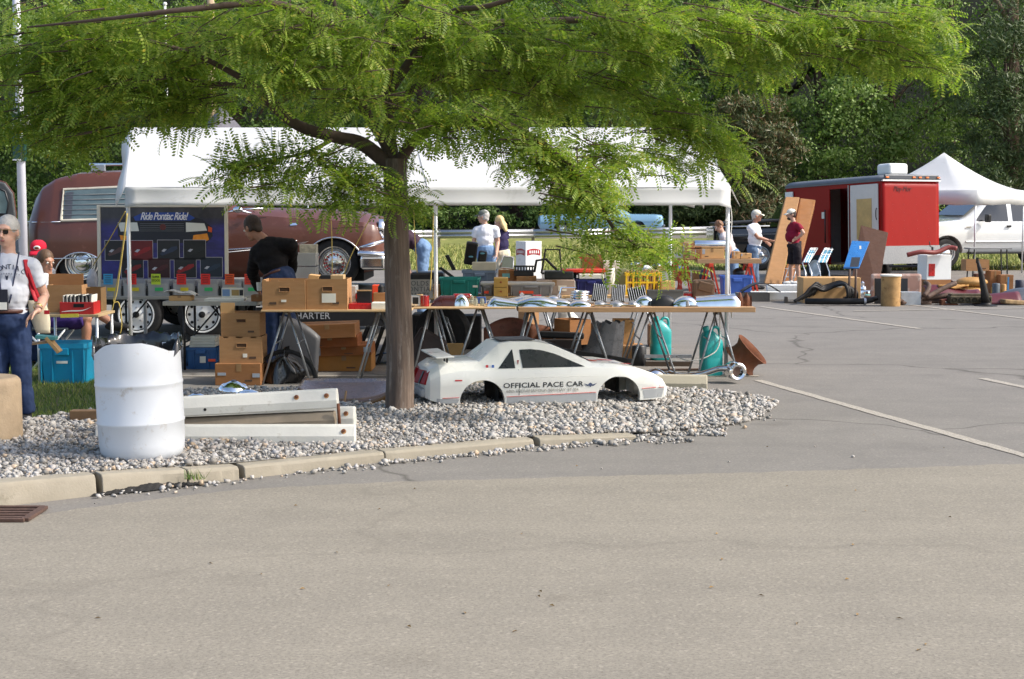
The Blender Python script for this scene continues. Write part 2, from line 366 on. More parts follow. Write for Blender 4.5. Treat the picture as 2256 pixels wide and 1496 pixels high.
S = rng.lognormal(math.log(.0122), .44, len(X)).clip(.008, .034); S = np.where(X > -.2, S*1.12, S*.92)
Z = gzv(X) + S*.35 + rng.uniform(-.004, .012, len(X))
g = stones('gravel', X, Y, Z, S); tag(g, 'bed of pale grey crushed stone round the tree and the pace car shell', 'gravel', kind='stuff')
# loose stones washed over the kerb and the lot
lx = []; ly = []
for _ in range(560):
    px = random.choice([random.uniform(770, 1420), random.gauss(1000, 160), random.uniform(300, 800)]); p0 = gp(px, 1000); x = p0.x*.9 if False else p0.x
    x = random.uniform(kp[4][0].x, kp[-1][0].x + .4); d = abs(random.gauss(0, .09)) + (.02 if x > -1.2 else .0)
    if x < -1.2 and random.random() < .6: continue
    lx.append(x); ly.append(kerb_y(x) - d - .01)
for _ in range(90):
    a = random.uniform(0, 1); p = gp(1400 + 310*a, 955 - 45*a + random.gauss(0, 8)); lx.append(p.x + random.gauss(0, .03)); ly.append(p.y - abs(random.gauss(0, .12)))
for _ in range(420): p = gp(random.uniform(1380, 1600), random.uniform(944, 962)); lx.append(p.x); ly.append(p.y)
for _ in range(14): p = gp(random.uniform(500, 1900), random.uniform(900, 1050)); (ly.append(p.y), lx.append(p.x)) if not inside(np.array([p.x]), np.array([p.y]))[0] and p.y < kerb_y(p.x) else None
lx, ly = np.array(lx), np.array(ly); S = rng.lognormal(math.log(.0135), .4, len(lx)).clip(.005, .03)
tag(stones('loose_stones', lx, ly, S*.5, S), 'loose stones spilled below the kerb onto the asphalt', 'gravel', kind='stuff')
# ---- lawns and grass
LAWN = rgb('lawn_soil', 118, 122, 58, rough=1, var=.3, scale=.9, bmp=.5, dirt=(C(158, 146, 92), .55, 2))
def bankz(y): return float(np.interp(y, [42, 60, 64, 67, 74, 80, 130], [.012, .05, .12, .38, .40, .5, 22]))
rows = [[Vector((x, y, bankz(y) - .004)) for x in np.linspace(-70, 70, 30)] for y in (42.5, 46, 50, 55, 60, 62, 64, 65.5, 67)]
q = MB().grid(rows); o = struct('lawn', q, LAWN, smooth=True)
rows = [[Vector((x, y, bankz(y))) for x in np.linspace(-80, 80, 20)] for y in (67, 70, 74)]
struct('far_road', MB().grid(rows), LOT, smooth=True)
rows = [[Vector((x, y, bankz(y) + (0 if y < 76 else .8*math.sin(x*.31 + y)))) for x in np.linspace(-90, 90, 60)] for y in (74, 77, 80, 85, 90, 100, 110, 130)]
struct('hillside', MB().grid(rows), rgb('leaf_litter', 17, 21, 8, rough=1, var=.4, scale=.7, spec=.1), smooth=True)
m, t, b = newmat('grass_blade'); gi = N(t, 'NewGeometry')
r = ramp(t, gi.outputs['Random Per Island'], [(0, C(92, 108, 40)), (.4, C(126, 136, 58)), (.75, C(160, 160, 84)), (1, C(190, 178, 118))])
t.links.new(r.outputs[0], b.inputs['Base Color']); b.inputs['Roughness'].default_value = .7; GRASS = m
m2, t, b = newmat('grass_blade_green'); gi = N(t, 'NewGeometry')
r = ramp(t, gi.outputs['Random Per Island'], [(0, C(60, 88, 26)), (.6, C(92, 116, 40)), (1, C(140, 142, 70))])
t.links.new(r.outputs[0], b.inputs['Base Color']); b.inputs['Roughness'].default_value = .7; GRASS2 = m2
def blades(name, X, Y, Z, h, wdt, m):
    n = len(X); a = rng.uniform(0, 2*math.pi, n); dx, dy = np.cos(a)*wdt/2, np.sin(a)*wdt/2; hh = h*rng.uniform(.5, 1.3, n); lean = rng.normal(0, .35, (n, 2))*hh[:, None]
    V = np.empty((n, 3, 3)); V[:, 0] = np.stack([X - dx, Y - dy, Z], 1); V[:, 1] = np.stack([X + dx, Y + dy, Z], 1); V[:, 2] = np.stack([X + lean[:, 0], Y + lean[:, 1], Z + hh], 1)
    return npmesh(name, V.reshape(-1, 3), np.arange(3*n).reshape(n, 3), m)
n = 60000; X = rng.uniform(-14, 26, n); Y = 42.5 + 22*rng.beta(1, 1.2, n); g = blades('grass', X, Y, np.vectorize(bankz)(Y) - .004, .11, .03, GRASS)
tag(g, 'dry mown grass of the lawn in front of the guardrail', 'grass', kind='stuff')
# small grassy end of the island by the standing man
gpp = [gp(x, y, .09) for x, y in [(-400, 950), (0, 940), (90, 932), (150, 922), (205, 912), (250, 902), (262, 870), (250, 830), (262, 780), (280, 752), (-400, 752)]]
struct('grass_verge', fillpoly([(p.x, p.y, .085) for p in gpp]), rgb('verge_soil', 92, 90, 50, rough=1, var=.3, scale=4), clean=False)
n = 60000; X = rng.uniform(-6.2, -3.0, n); Y = rng.uniform(11.8, 20, n); k = inside(X, Y, np.array([p.x for p in gpp]), np.array([p.y for p in gpp])); X, Y = X[k][:26000], Y[k][:26000]
tag(blades('verge_grass', X, Y, np.full(len(X), .083), .045, .009, GRASS2), 'green grass at the left end of the gravel island', 'grass', kind='stuff')
for px, py in ((118*3.6/1, 1074), (948, 868), (1005, 872)):
    p = gp(px, py); n = 1 + 45; g = blades('weed_tuft', p.x + rng.normal(0, .03, n), p.y + rng.normal(0, .025, n), np.full(n, gz(p.x)*.5 if py > 1000 else .05), .06, .008, GRASS2)
    tag(g, {426: 'small weed tuft in the joint of the kerb stones', 178: 'tiny weed in the tar beside the kerb', 948: 'weed tuft under the rear bumper of the car shell', 560: 'sparse weed at the foot of the kerb', 1005: 'weed tuft inside the rear wheel arch of the car shell'}.get(int(px), 'small weed tuft at the kerb joint'), 'weed')
lv = rng.uniform(0, 1, (46, 2)); bits = MB()
for u_, v_ in lv:
    p_ = gp(200 + 1900*u_, 960 + 500*v_**1.5); a_ = u_*40; r_ = .009 + .008*v_
    if p_.y > kerb_y(p_.x) - .1 and p_.x < 1.4: continue
    bits.add([p_ + Vector((r_*math.cos(a_), r_*math.sin(a_), .009)), p_ + Vector((-r_*.4*math.sin(a_), r_*.4*math.cos(a_), .011)), p_ + Vector((-r_*math.cos(a_), -r_*math.sin(a_), .009)), p_ + Vector((r_*.4*math.sin(a_), -r_*.4*math.cos(a_), .016))], [(0, 1, 2, 3)])
o = mk('fallen_leaflets', bits, rgb('dry_leaf', 130, 104, 62, rough=.9, var=.4, scale=3), clean=False); tag(o, 'scattered dry leaflets lying on the asphalt', 'leaves', kind='stuff')
# ---- guardrail
gr = thing('guardrail', 'galvanised steel guardrail along the road behind the lawn', 'guardrail', (0, 0, 0))
def grY(x): return 63.0 + .30*x if x > -20 else 57.0
prof = [(0, .78), (-.03, .77), (-.08, .70), (-.08, .67), (-.01, .62), (-.01, .60), (-.08, .55), (-.08, .52), (-.03, .45), (0, .44)]
for s_ in range(14):
    x0, x1 = -22 + s_*3.81, -22 + (s_ + 1)*3.81; zb = lambda x: bankz(grY(x))*.6
    mk('rail', MB().grid([[Vector((x, grY(x) + a, z + zb(x) - .02)) for a, z in prof] for x in (x0, x1 + .1)]), STEEL, gr, solid=.006, smooth=40)
    mk('post', MB().box((x0, grY(x0) + .1, .38 + zb(x0)), (.12, .16, .84)), rgb('weathered_post', 108, 98, 84, rough=.9), gr)
# ================================================================= TREES
def leafmat(name, stops, trans=.35, rough=.5):
    m, t, b = newmat(name); gi = N(t, 'NewGeometry'); r = ramp(t, gi.outputs['Random Per Island'], stops)
    t.links.new(r.outputs[0], b.inputs['Base Color']); b.inputs['Roughness'].default_value = rough; b.inputs['Specular IOR Level'].default_value = .4
    tr = N(t, 'BsdfTranslucent'); tc = mix(t, r.outputs[0], (1.0, 1.25, .5, 1), .8, 'MULTIPLY'); t.links.new(tc, tr.inputs[0])
    ms = N(t, 'MixShader'); ms.inputs[0].default_value = trans; t.links.new(b.outputs[0], ms.inputs[1]); t.links.new(tr.outputs[0], ms.inputs[2])
    t.links.new(ms.outputs[0], t.nodes['Material Output'].inputs[0]); return m
LOCUST = leafmat('locust_leaf', [(0, (.155, .235, .031)), (.35, (.22, .305, .042)), (.75, (.29, .365, .056)), (.95, (.42, .45, .095)), (1, (.42, .34, .04))], .5)
BROAD = leafmat('broad_leaf', [(0, (.066, .125, .024)), (.5, (.12, .20, .042)), (1, (.20, .275, .08))], .3, .6)
BROAD2 = leafmat('broad_leaf_light', [(0, (.12, .20, .038)), (.5, (.20, .295, .064)), (1, (.30, .38, .12))], .3, .6)
PINE = leafmat('pine_needle', [(0, (.04, .07, .022)), (.6, (.08, .12, .036)), (1, (.13, .165, .055))], .15)
PINEBROWN = leafmat('pine_needle_brown', [(0, (.055, .08, .026)), (.6, (.10, .12, .042)), (.85, (.15, .10, .045)), (1, (.24, .14, .07))], .15)
BARK = rgb('bark', 104, 88, 76, rough=.95, var=.45, scale=16, stretch=(1, 1, .14), bmp=1.0, bscale=34, dirt=(C(142, 130, 118), .55, 1.3))
BARK2 = rgb('bark_limb', 84, 68, 58, rough=.95, var=.3, scale=12, bmp=.6, bscale=40)
def quads_from(P, D, U, l, wd):
    """leaf-shaped quads: base P, direction D, width dir U"""
    D = D/np.linalg.norm(D, axis=1)[:, None]; U = U - D*np.sum(U*D, 1)[:, None]; U /= np.linalg.norm(U, axis=1)[:, None] + 1e-9
    l = l[:, None]; wd = wd[:, None]; V = np.stack([P, P + D*l*.42 + U*wd/2, P + D*l, P + D*l*.42 - U*wd/2], 1)
    return V.reshape(-1, 3), np.arange(4*len(P)).reshape(-1, 4)
def leaf_crown(c, r, nclump, per, leaf, wr=.55, low=-1.1, needle=False, clr=(.22, .42)):
    """big uneven leaf clumps whose outer faces carry the leaves, so each clump has a lit and a shaded side"""
    c = np.array(c); r = np.array(r); d = rng.normal(size=(nclump*3, 3)); d /= np.linalg.norm(d, axis=1)[:, None]; d[:, 1] = np.where(d[:, 1] > .45, -d[:, 1], d[:, 1]); d = d[d[:, 2] > low][:nclump]
    C0 = c + d*r*rng.uniform(.5, 1.0, len(d))[:, None]; cr = rng.uniform(*clr, len(d))*r[:2].mean(); st = rng.uniform(.6, 1.3, (len(d), 3))*np.array([1, 1, .72])
    idx = np.repeat(np.arange(len(d)), per); off = rng.normal(size=(len(idx), 3)); off[:, 2] = np.where(off[:, 2] < -.5, -off[:, 2], off[:, 2]); off /= np.linalg.norm(off, axis=1)[:, None]
    rr = rng.uniform(.55, 1.12, len(idx)); lump = 1 + .22*np.sin(off[:, 0]*5 + idx) * np.sin(off[:, 2]*6 + idx*1.7) + .15*np.sin(off[:, 1]*9 + idx*.6)
    P = C0[idx] + off*st[idx]*(cr[idx]*rr*lump)[:, None]
    nrm = off*1.5 + np.array([0, 0, .35]) + rng.normal(0, .42, off.shape); D = rng.normal(size=off.shape); D[:, 2] -= .45 if not needle else -.1
    U = np.cross(nrm, D); l = leaf*rng.uniform(.6, 1.35, len(idx)); return quads_from(P, D, U, l, l*wr)
def woodlimbs(c, r, base, nl=7, tr=.2):
    q = MB(); top = Vector((c[0], c[1], c[2] + r[2]*.45)); b = Vector(base)
    pts = [b.lerp(top, t) + Vector((.25*math.sin(t*5 + c[0]), .2*math.sin(t*4), 0)) for t in (0, .2, .4, .6, .8, 1)]
    q.tube(pts, [tr*1.25, tr, tr*.85, tr*.65, tr*.45, tr*.2], 9)
    for k in range(nl):
        s = pts[2 + k % 3]; a = 2*math.pi*k/nl + c[0]; e = Vector((c[0] + r[0]*.75*math.cos(a), c[1] + r[1]*.75*math.sin(a), s.z + r[2]*random.uniform(.1, .5)))
        q.tube([s, s.lerp(e, .5) + Vector((0, 0, .2)), e], [tr*.4, tr*.25, tr*.08], 6)
    return q
def tree(name, label, px, Y, h, r, low, m, n=110, per=85, leaf=.2, group='trees on the wooded hillside', **k):
    x = at(px, 455, Y).x; z0 = bankz(Y) - .3; cz = z0 + (low + h)/2; rz = (h - low)/2; root = thing(name, label, 'tree', (x, Y, z0), group=group)
    c = (0, 0, cz - z0); mk('trunk', woodlimbs(c, (r, r, rz), (0, 0, 0), tr=.12 + h*.014), BARK2, root, smooth=True)
    V, Fq = leaf_crown(c, (r, r*.8, rz), n, per, leaf, **k); npmesh('crown', V, Fq, m, root)
T = [ # px, Y, height, radius, low, material, label
 (-60, 79, 15, 4.6, 1.0, BROAD, 'dark leafy tree behind the left end of the hearse'),
 (150, 78, 13, 4.0, .6, BROAD2, 'lighter green leafy tree behind the white lamp post'),
 (330, 80, 16, 4.6, 1.0, BROAD, 'dark leafy tree behind the left end of the long tent'),
 (520, 78, 14, 4.4, .8, BROAD, 'dark leafy tree behind the grey tent peak'),
 (720, 81, 17, 4.8, 1.0, BROAD2, 'tall leafy tree behind the fork of the locust tree'),
 (930, 78, 14, 4.4, .6, BROAD, 'dark leafy tree behind the couple by the guardrail'),
 (1130, 80, 16, 4.6, .8, BROAD, 'dark leafy tree behind the middle of the long tent'),
 (1330, 79, 15, 4.4, .6, BROAD, 'dark leafy tree behind the pale blue car'),
 (1530, 82, 18, 4.8, 2.0, BROAD, 'tall leafy tree above the right end of the long tent'),
 (1800, 80, 17, 4.6, 1.0, BROAD2, 'vine covered light green tree above the red trailer'),
 (1960, 81, 15, 4.0, .8, BROAD2, 'vine draped light green tree left of the small tent peak'),
 (1720, 84, 20, 4.6, 4.0, BROAD, 'tall dark tree rising behind the vine covered tree'),
 (2080, 86, 22, 4.8, 4.0, BROAD, 'tall dark tree at the top right behind the pines'),
]
for px, Y, h, r, low, m, lab in T: tree('leafy_tree', lab, px, Y, h, r*1.12, -.8, m, n=84, per=275, leaf=.2)
tree('pine_tree', 'bushy brown-tipped pine behind the black pickup', 1648, 72.5, 7.6, 2.3, .5, PINEBROWN, n=110, per=110, leaf=.3, wr=.16, needle=True, low_=None) if False else None
for px, Y, h, r, low, m, lab in ((1655, 75.0, 7.2, 2.4, .3, PINEBROWN, 'bushy brown-tipped pine behind the black pickup'), (2215, 75, 12, 3.2, .3, PINE, 'dark pine behind the small white tent'), (2320, 78, 16, 3.6, .5, PINE, 'tall dark pine at the right edge of the picture'), (1480, 75.5, 4.2, 2.4, .2, PINE, 'low dark pine behind the right pole of the long tent'), (1585, 76.5, 5.5, 2.4, .2, PINE, 'dark pine between the tent end and the brown-tipped pine')):
    tree('pine_tree', lab, px, Y, h, r, low, m, n=84, per=280, leaf=.27, wr=.2, needle=True, group='pines on the wooded hillside')
for i, (px, lab) in enumerate(((-20, 'shrub behind the open rear door of the hearse'), (110, 'shrub beside the foot of the white lamp post'), (420, 'shrub low behind the left part of the long tent'), (880, 'shrub behind the guardrail right of the locust trunk'), (985, 'shrub behind the guardrail left of the man in a grey cap'), (1150, 'shrub behind the guardrail right of the blonde woman'), (1300, 'shrub behind the roof line of the pale blue car'), (1420, 'shrub behind the trunk of the pale blue car'), (1530, 'ivy clad shrub left of the black pickup'), (1840, 'shrub low behind the red trailer'))):
    Y = 75.5 + (i % 3)*.6; root = thing('shrub', lab, 'shrub', (at(px, 455, Y).x, Y, .4), group='shrubs along the wooded edge'); c = (0, 0, 1.0)
    mk('stem', woodlimbs(c, (1.3, 1, .9), (0, 0, 0), 5, .05), BARK2, root); V, Fq = leaf_crown(c, (2.3, 1.2, 1.3), 16, 190, .17); npmesh('foliage', V, Fq, BROAD if i % 3 else BROAD2, root)
# bare trunk at the top right, wooden utility pole behind the long tent
x = at(2235, 100, 76).x; tr = thing('dead_trunk', 'bare reddish tree trunk at the top right among the pines', 'tree trunk', (x, 76.2, .4))
mk('trunk', MB().tube([(0, 0, 0), (.05, 0, 6), (-.1, 0, 11), (.1, 0, 16)], [.42, .36, .30, .2], 12), rgb('grey_bark', 120, 96, 82, rough=.95, bmp=.8, bscale=20), tr, smooth=True)
mk('limb', MB().tube([(-.05, 0, 10), (-1.4, -.3, 12), (-2.6, -.2, 15)], [.16, .1, .04], 7), MC['grey_bark'], tr, smooth=True)

# ---------------------------------------------------------------- the honey locust in the gravel
TB = gp(880, 902, .07); LY = TB.y
loc = thing('locust_tree', 'honey locust tree with feathery leaves standing in the gravel', 'tree', (TB.x, TB.y, .03))
L = lambda px, py, dy=0: at(px, py, LY + dy) - Vector((TB.x, TB.y, .03))
trunk = MB(); pts = smoothline([L(880, 912), L(880, 890), L(881, 800), L(876, 650), L(872, 520), L(870, 420), L(868, 350)], 4)
pts = smoothline(pts, 4); rad = np.interp(np.linspace(0, 1, len(pts)), [0, .03, .08, .16, .5, 1], [.19, .152, .130, .115, .103, .09]); rows = []
for i, p in enumerate(pts):
    row = []
    for a in np.linspace(0, 2*math.pi, 96, endpoint=False):
        c_, s_ = math.cos(a), math.sin(a); nz = mnoise.noise(Vector((c_*5.5, s_*5.5, p.z*1.1))); rg = 1 - abs(nz)*2; n2 = mnoise.noise(Vector((c_*16, s_*16, p.z*3.2)))
        flare = .05*max(0, 1 - i/9)*math.sin(5*a + .6)
        row.append(p + Vector((c_, s_, 0))*rad[i]*(1 + flare + .06*math.sin(3*a + p.z*.5) + .05*min(rg, .75) + .022*n2))
    rows.append(row)
trunk.grid(rows, closed=True); mk('trunk', trunk, BARK, loc, smooth=True)
limbs = [
 ([L(845, -100, .2), Vector((1, -1.2, 4.0)), Vector((2.0, -2.2, 4.3)), Vector((3.2, -2.9, 4.4))], .04), ([L(690, -120, -.2), Vector((.2, -1.4, 4.4)), Vector((1.2, -2.2, 4.6)), Vector((1.7, -2.6, 4.7))], .035),
 ([L(866, 372), L(800, 318), L(740, 302), L(660, 278, -.1), L(600, 232, -.2), L(560, 190, -.3), L(520, 165, -.4), L(430, 120, -.5), L(330, 90, -.7)], .066),
 ([L(868, 365), L(852, 320, .1), L(815, 262, .2), L(778, 190, .1), L(755, 110, 0), L(740, 20, -.1), L(690, -120, -.2)], .062),
 ([L(868, 365), L(858, 300, .2), L(856, 200, .25), L(860, 120, .3), L(850, 0, .3), L(845, -250, .2)], .065),
 ([L(872, 372), L(900, 325), L(940, 290, -.1), L(1000, 268, -.3), L(1090, 268, -.5), L(1170, 300, -.6), L(1250, 360, -.7), L(1310, 420, -.8), L(1350, 500, -.8), L(1410, 545, -.8)], .052),
 ([L(858, 200, .25), L(900, 140, .2), L(945, 75, .1), L(1000, 25, 0), L(1080, 12, -.2), L(1250, -40, -.3), L(1500, -90, -.4)], .045),
 ([L(862, 240, .2), L(960, 170, .5), L(1110, 160, .8), L(1290, 160, 1.0), L(1400, 215, 1.1), L(1500, 240, 1.2), L(1600, 300, 1.2)], .04),
 ([L(856, 120, .3), L(1000, 60, .8), L(1240, 45, .9), L(1420, 40, .8), L(1600, 20, .7), L(1780, 60, .6), L(1960, 95, .5), L(2080, 130, .4)], .04),
 ([L(860, 150, .3), L(700, 60, 1.2), L(520, 60, 1.8), L(300, 90, 2.2), L(120, 120, 2.4), L(-40, 200, 2.4)], .042),
 ([L(740, 302), L(690, 330, -.2), L(640, 345, -.4), L(560, 360, -.5), L(480, 370, -.6)], .02),
 ([L(560, 190, -.3), L(470, 185, -.2), L(360, 170, 0), L(200, 180, .2), L(40, 210, .2)], .026),
 ([L(700, 360, -.3), L(770, 390, -.4), L(830, 420, -.4)], .016), ([L(600, 232, -.2), L(690, 195, -.4), L(730, 205, -.5)], .02),
 ([L(850, 60, .3), L(960, -60, -.6), L(1200, -120, -1.2), L(1500, -60, -1.4), L(1760, 30, -1.2)], .04),
 ([L(750, 80, 0), L(620, 10, -.8), L(420, 20, -1.2), L(250, 40, -1.2), L(60, 60, -1.0)], .036),
]
lb = MB()
for pts, r in limbs:
    s = smoothline(pts, 5); lb.tube(s, [r*(1 - .82*i/(len(s) - 1)) for i in range(len(s))], 9)
mk('limb', lb, BARK2, loc, smooth=True)
# fronds: 12 pairs of leaflets on a drooping stalk
def frond_template(npair, droop, l=.052, w_=.0195):
    P = []; D = []; U = []; LL = []; s = np.linspace(.12, 1, npair)
    for t in s:
        ang = droop*t; px = (math.sin(ang)/droop if droop else t); pz = -(1 - math.cos(ang))/droop
        tg = np.array([math.cos(ang), 0, -math.sin(ang)])
        for sd in (-1, 1):
            P.append([px, sd*.012, pz]); D.append(tg*.35 + np.array([0, sd, -.22])); U.append(tg); LL.append(l*(1 - .45*abs(t - .45)))
    V, Fq = quads_from(np.array(P)*np.array([.26, 1, .26]), np.array(D), np.array(U), np.array(LL), np.full(len(LL), w_))
    a = [(math.sin(droop*t)/droop*.26, 0, -(1 - math.cos(droop*t))/droop*.26) for t in (0, .5, 1)]
    st = np.array([[x, -.0015, z] for x, y, z in a] + [[x, .0015, z] for x, y, z in a]); k = len(V)
    return np.vstack([V, st]), np.vstack([Fq, [[k, k + 1, k + 4, k + 3], [k + 1, k + 2, k + 5, k + 4]]])
TPL = [frond_template(10, d) for d in (.4, .9, 1.4)]
pads = [ # px, py, dY, half-width px, half-height px, half depth m, twigs   (lower skirt of the crown, as the photo shows it)
 (70, 130, .4, 170, 110, 1.4, 95), (230, 60, .2, 200, 90, 1.6, 110), (230, 190, .3, 200, 85, 1.2, 90), (60, 260, .2, 110, 70, .8, 38), (410, 110, 0, 170, 110, 1.4, 90), (400, 220, .1, 160, 65, .9, 62), (190, 290, .2, 110, 40, .6, 22),
 (600, 60, -.6, 170, 80, 1.0, 85), (640, 150, -.7, 110, 50, .5, 36), (770, 110, -.5, 120, 90, .7, 55), (790, 205, -.5, 60, 40, .35, 15), (690, 235, .5, 90, 35, .4, 8),
 (950, 60, .3, 180, 80, 1.3, 80), (1000, 150, .6, 180, 70, 1.0, 70), (1180, 90, .3, 190, 90, 1.3, 90), (1200, 190, .6, 170, 70, .9, 62), (1400, 60, 0, 190, 85, 1.4, 85), (1380, 180, .6, 150, 75, .8, 50),
 (950, 265, -.3, 110, 38, .35, 34), (870, 320, .35, 50, 45, .25, 9), (1090, 270, -.5, 110, 45, .4, 40), (1190, 330, -.6, 90, 55, .35, 36), (1290, 410, -.7, 85, 70, .35, 40), (1240, 380, -.7, 70, 55, .3, 20), (1350, 330, -.2, 90, 55, .5, 26), (1310, 510, -.8, 35, 45, .2, 8),
 (1420, 540, -.8, 65, 28, .25, 14), (1370, 490, -.8, 40, 50, .2, 8),
 (1480, 250, .8, 110, 65, .6, 44), (1560, 290, 1.0, 70, 65, .5, 28), (1600, 350, 1.1, 45, 30, .3, 9), (1470, 340, .6, 70, 45, .4, 16),
 (560, 355, -.5, 95, 42, .3, 30), (590, 405, -.5, 55, 28, .2, 9), (700, 355, -.4, 70, 50, .3, 20), (770, 410, -.4, 80, 45, .3, 28), (890, 430, -.5, 50, 32, .25, 14), (800, 375, -.4, 45, 35, .25, 8),
 (1620, 45, .4, 150, 65, 1.0, 62), (1780, 70, .5, 140, 65, .8, 54), (1930, 105, .4, 120, 48, .6, 38), (2040, 130, .4, 60, 35, .3, 14), (2040, 40, .3, 80, 40, .5, 16), (1930, 40, .2, 100, 45, .6, 26), (1660, 130, .7, 100, 55, .6, 26),
]
up_pads = [(-200, -160, 1.0, 200, 120, 1.5, 40), (200, -170, 0, 260, 130, 2.0, 75), (620, -230, 0, 260, 170, 2.2, 85), (1000, -260, .3, 260, 180, 2.2, 85), (1350, -190, .3, 230, 130, 2.0, 70), (500, -420, .4, 260, 150, 1.8, 55), (950, -520, .3, 260, 160, 1.8, 55), (1500, -110, .4, 200, 70, 1.4, 35)]  # unseen crown above the frame, extra foliage that also casts shade
shade_pads = [(1.5, 9.3, 4.1, .9, .45, .4, 26), (2.3, 9.35, 4.6, .8, .45, .4, 20), (1.2, 10.0, 4.2, 1.1, .9, .5, 40), (2.4, 9.7, 4.4, 1.0, .8, .5, 36), (3.1, 10.6, 4.6, 1.0, .9, .5, 30), (1.8, 11.3, 4.6, 1.2, .9, .5, 40), (.3, 9.9, 4.7, 1.0, .9, .5, 26), (2.7, 11.9, 5.0, 1.0, .9, .5, 26), (.4, 11.2, 5.3, 1.4, 1.0, .6, 30)]  # unseen foliage added above the view to shade the drum and left gravel
fp = []; fd = []; twig = MB()
def lp(px, py, Y): return np.array(at(px, py, Y) - Vector((TB.x, TB.y, .03)))
for k, (px, py, dy, hw, hh, hd, nt_) in enumerate(pads + up_pads + shade_pads):
    c = lp(px, py, LY + dy); rx, rz = hw*LY/F, hh*LY/F
    if py < 20 and hw < 5: c = np.array([px - TB.x, py - TB.y, dy]); rx, rz, hd = hw, hd, hh
    for _ in range(int(nt_*(.8 if k < len(pads) else .5))):
        d = rng.normal(size=3); d /= np.linalg.norm(d); p = c + d*np.array([rx, hd, rz])*rng.uniform(.1, .92)
        out = p - np.array([0, 0, c[2] - .3]); out[2] = rng.normal(-.1, .25); out[:2] += rng.normal(0, .9, 2); out /= np.linalg.norm(out)
        Lt = rng.uniform(.25, .55); n = int(Lt/.062); seg = []
        for j in range(n):
            t = j/n; q = p + out*Lt*(t - .5) + np.array([0, 0, -.16*t*t]); seg.append(q)
            sd = np.cross(out, [0, 0, 1]); sd /= np.linalg.norm(sd) + 1e-6
            f = out*rng.uniform(.05, .8) + sd*(1 if j % 2 else -1)*rng.uniform(.2, 1) + rng.normal(0, .42, 3) + np.array([0, 0, .2]); fp.append(q); fd.append(f)
        if _ % 2 == 0 and nt_: twig.tube([seg[0] - out*.1, seg[len(seg)//2], seg[-1]], [.006, .004, .002], 4, cap=False)
mk('twig', twig, BARK2, loc, clean=False)
fp = np.array(fp); fd = np.array(fd); fd /= np.linalg.norm(fd, axis=1)[:, None]; VV = []; FF = []; kk = 0
side = np.cross(np.array([0, 0, 1.0]), fd) + rng.normal(0, .34, fd.shape); side -= fd*np.sum(side*fd, 1)[:, None]; side /= np.linalg.norm(side, axis=1)[:, None]; nrm = np.cross(fd, side); which = rng.integers(0, 3, len(fp)); sz = rng.uniform(.72, 1.12, len(fp))
for v in range(3):
    V, Fq = TPL[v]; s = which == v; R = np.stack([fd[s], side[s], nrm[s]], 2)
    W = np.einsum('nij,kj->nki', R, V)*sz[s][:, None, None] + fp[s][:, None, :]
    VV.append(W.reshape(-1, 3)); FF.append((Fq[None] + (np.arange(s.sum())*len(V))[:, None, None]).reshape(-1, 4) + kk); kk += W.shape[0]*W.shape[1]
npmesh('crown', np.vstack(VV), np.vstack(FF), LOCUST, loc)
print('FRONDS', len(fp), 'faces', sum(len(f) for f in FF))
# ================================================================= TENTS, POSTER
TENT = mat('tent_vinyl', C(232, 232, 230), rough=.45, var=.04, scale=2, bmp=.6, bscale=3.5, dirt=(C(205, 204, 198), .6, 2))
# light passes through the thin vinyl
t = TENT.node_tree; b = t.nodes['Principled BSDF']; tr = N(t, 'BsdfTranslucent'); tr.inputs[0].default_value = (.8, .79, .75, 1)
ms = N(t, 'MixShader'); ms.inputs[0].default_value = .3; t.links.new(b.outputs[0], ms.inputs[1]); t.links.new(tr.outputs[0], ms.inputs[2]); t.links.new(ms.outputs[0], t.nodes['Material Output'].inputs[0])
YF, YB = 16.0, 19.0; YR = 17.5
E0, E1 = at(276, 412, YF), at(1610, 412, YF); R0, R1 = at(291, 281, YR), at(1528, 286, YR); eave, ridge = E0.z, R0.z
tent = thing('canopy_tent', 'long white ridge-roofed canopy tent over the parts tables', 'tent', ((E0.x + E1.x)/2, YR, 0)); TO = Vector((tent.location.x, YR, 0))
def roofrow(Y, z, x0, x1, sag, n=29):
    out = []
    for i in range(n):
        t = i/(n - 1); x = x0 + (x1 - x0)*t; s = sag*math.sin(math.pi*((t*4) % 1))
        out.append(Vector((x, Y + .01*math.sin(9*t + Y), z - s)) - TO)
    return out
rows = []
for k in range(9):
    u = k/8; Y = YF + (YR - YF)*u; z = eave + (ridge - eave)*u; x0 = E0.x + (R0.x - E0.x)*u; x1 = E1.x + (R1.x - E1.x)*u
    rows.append(roofrow(Y, z, x0, x1, .045*math.sin(math.pi*u)))
for k in range(1, 9):
    u = 1 - k/8; Y = YB + (YR - YB)*u; z = eave + (ridge - eave)*u; x0 = E0.x + (R0.x - E0.x)*u; x1 = E1.x + (R1.x - E1.x)*u
    rows.append(roofrow(Y, z, x0, x1, .045*math.sin(math.pi*u)))
mk('roof_sheet', MB().grid(rows), TENT, tent, smooth=True)
def valance(Y, sgn):
    rows = []; zb = at(900, 452, YF).z; n = 57
    for k in range(6):
        u = k/5; row = []
        for i in range(n):
            t = i/(n - 1); x = E0.x + (E1.x - E0.x)*t; wv = .018*math.sin(t*41) + .014*math.sin(t*23 + 1)
            ex = .05*(1 - abs(t - .5)*2) if False else 0
            row.append(Vector((x + .02*u*math.sin(i), Y + sgn*(-.004 - .05*u*u + wv*u), eave - (eave - zb)*u - (.03*u if i in (0, n - 1) else 0))) - TO)
        rows.append(row)
    return MB().grid(rows)
mk('valance', valance(YF, 1), TENT, tent, smooth=True, solid=.003); mk('valance', valance(YB, -1), TENT, tent, smooth=True, solid=.003)
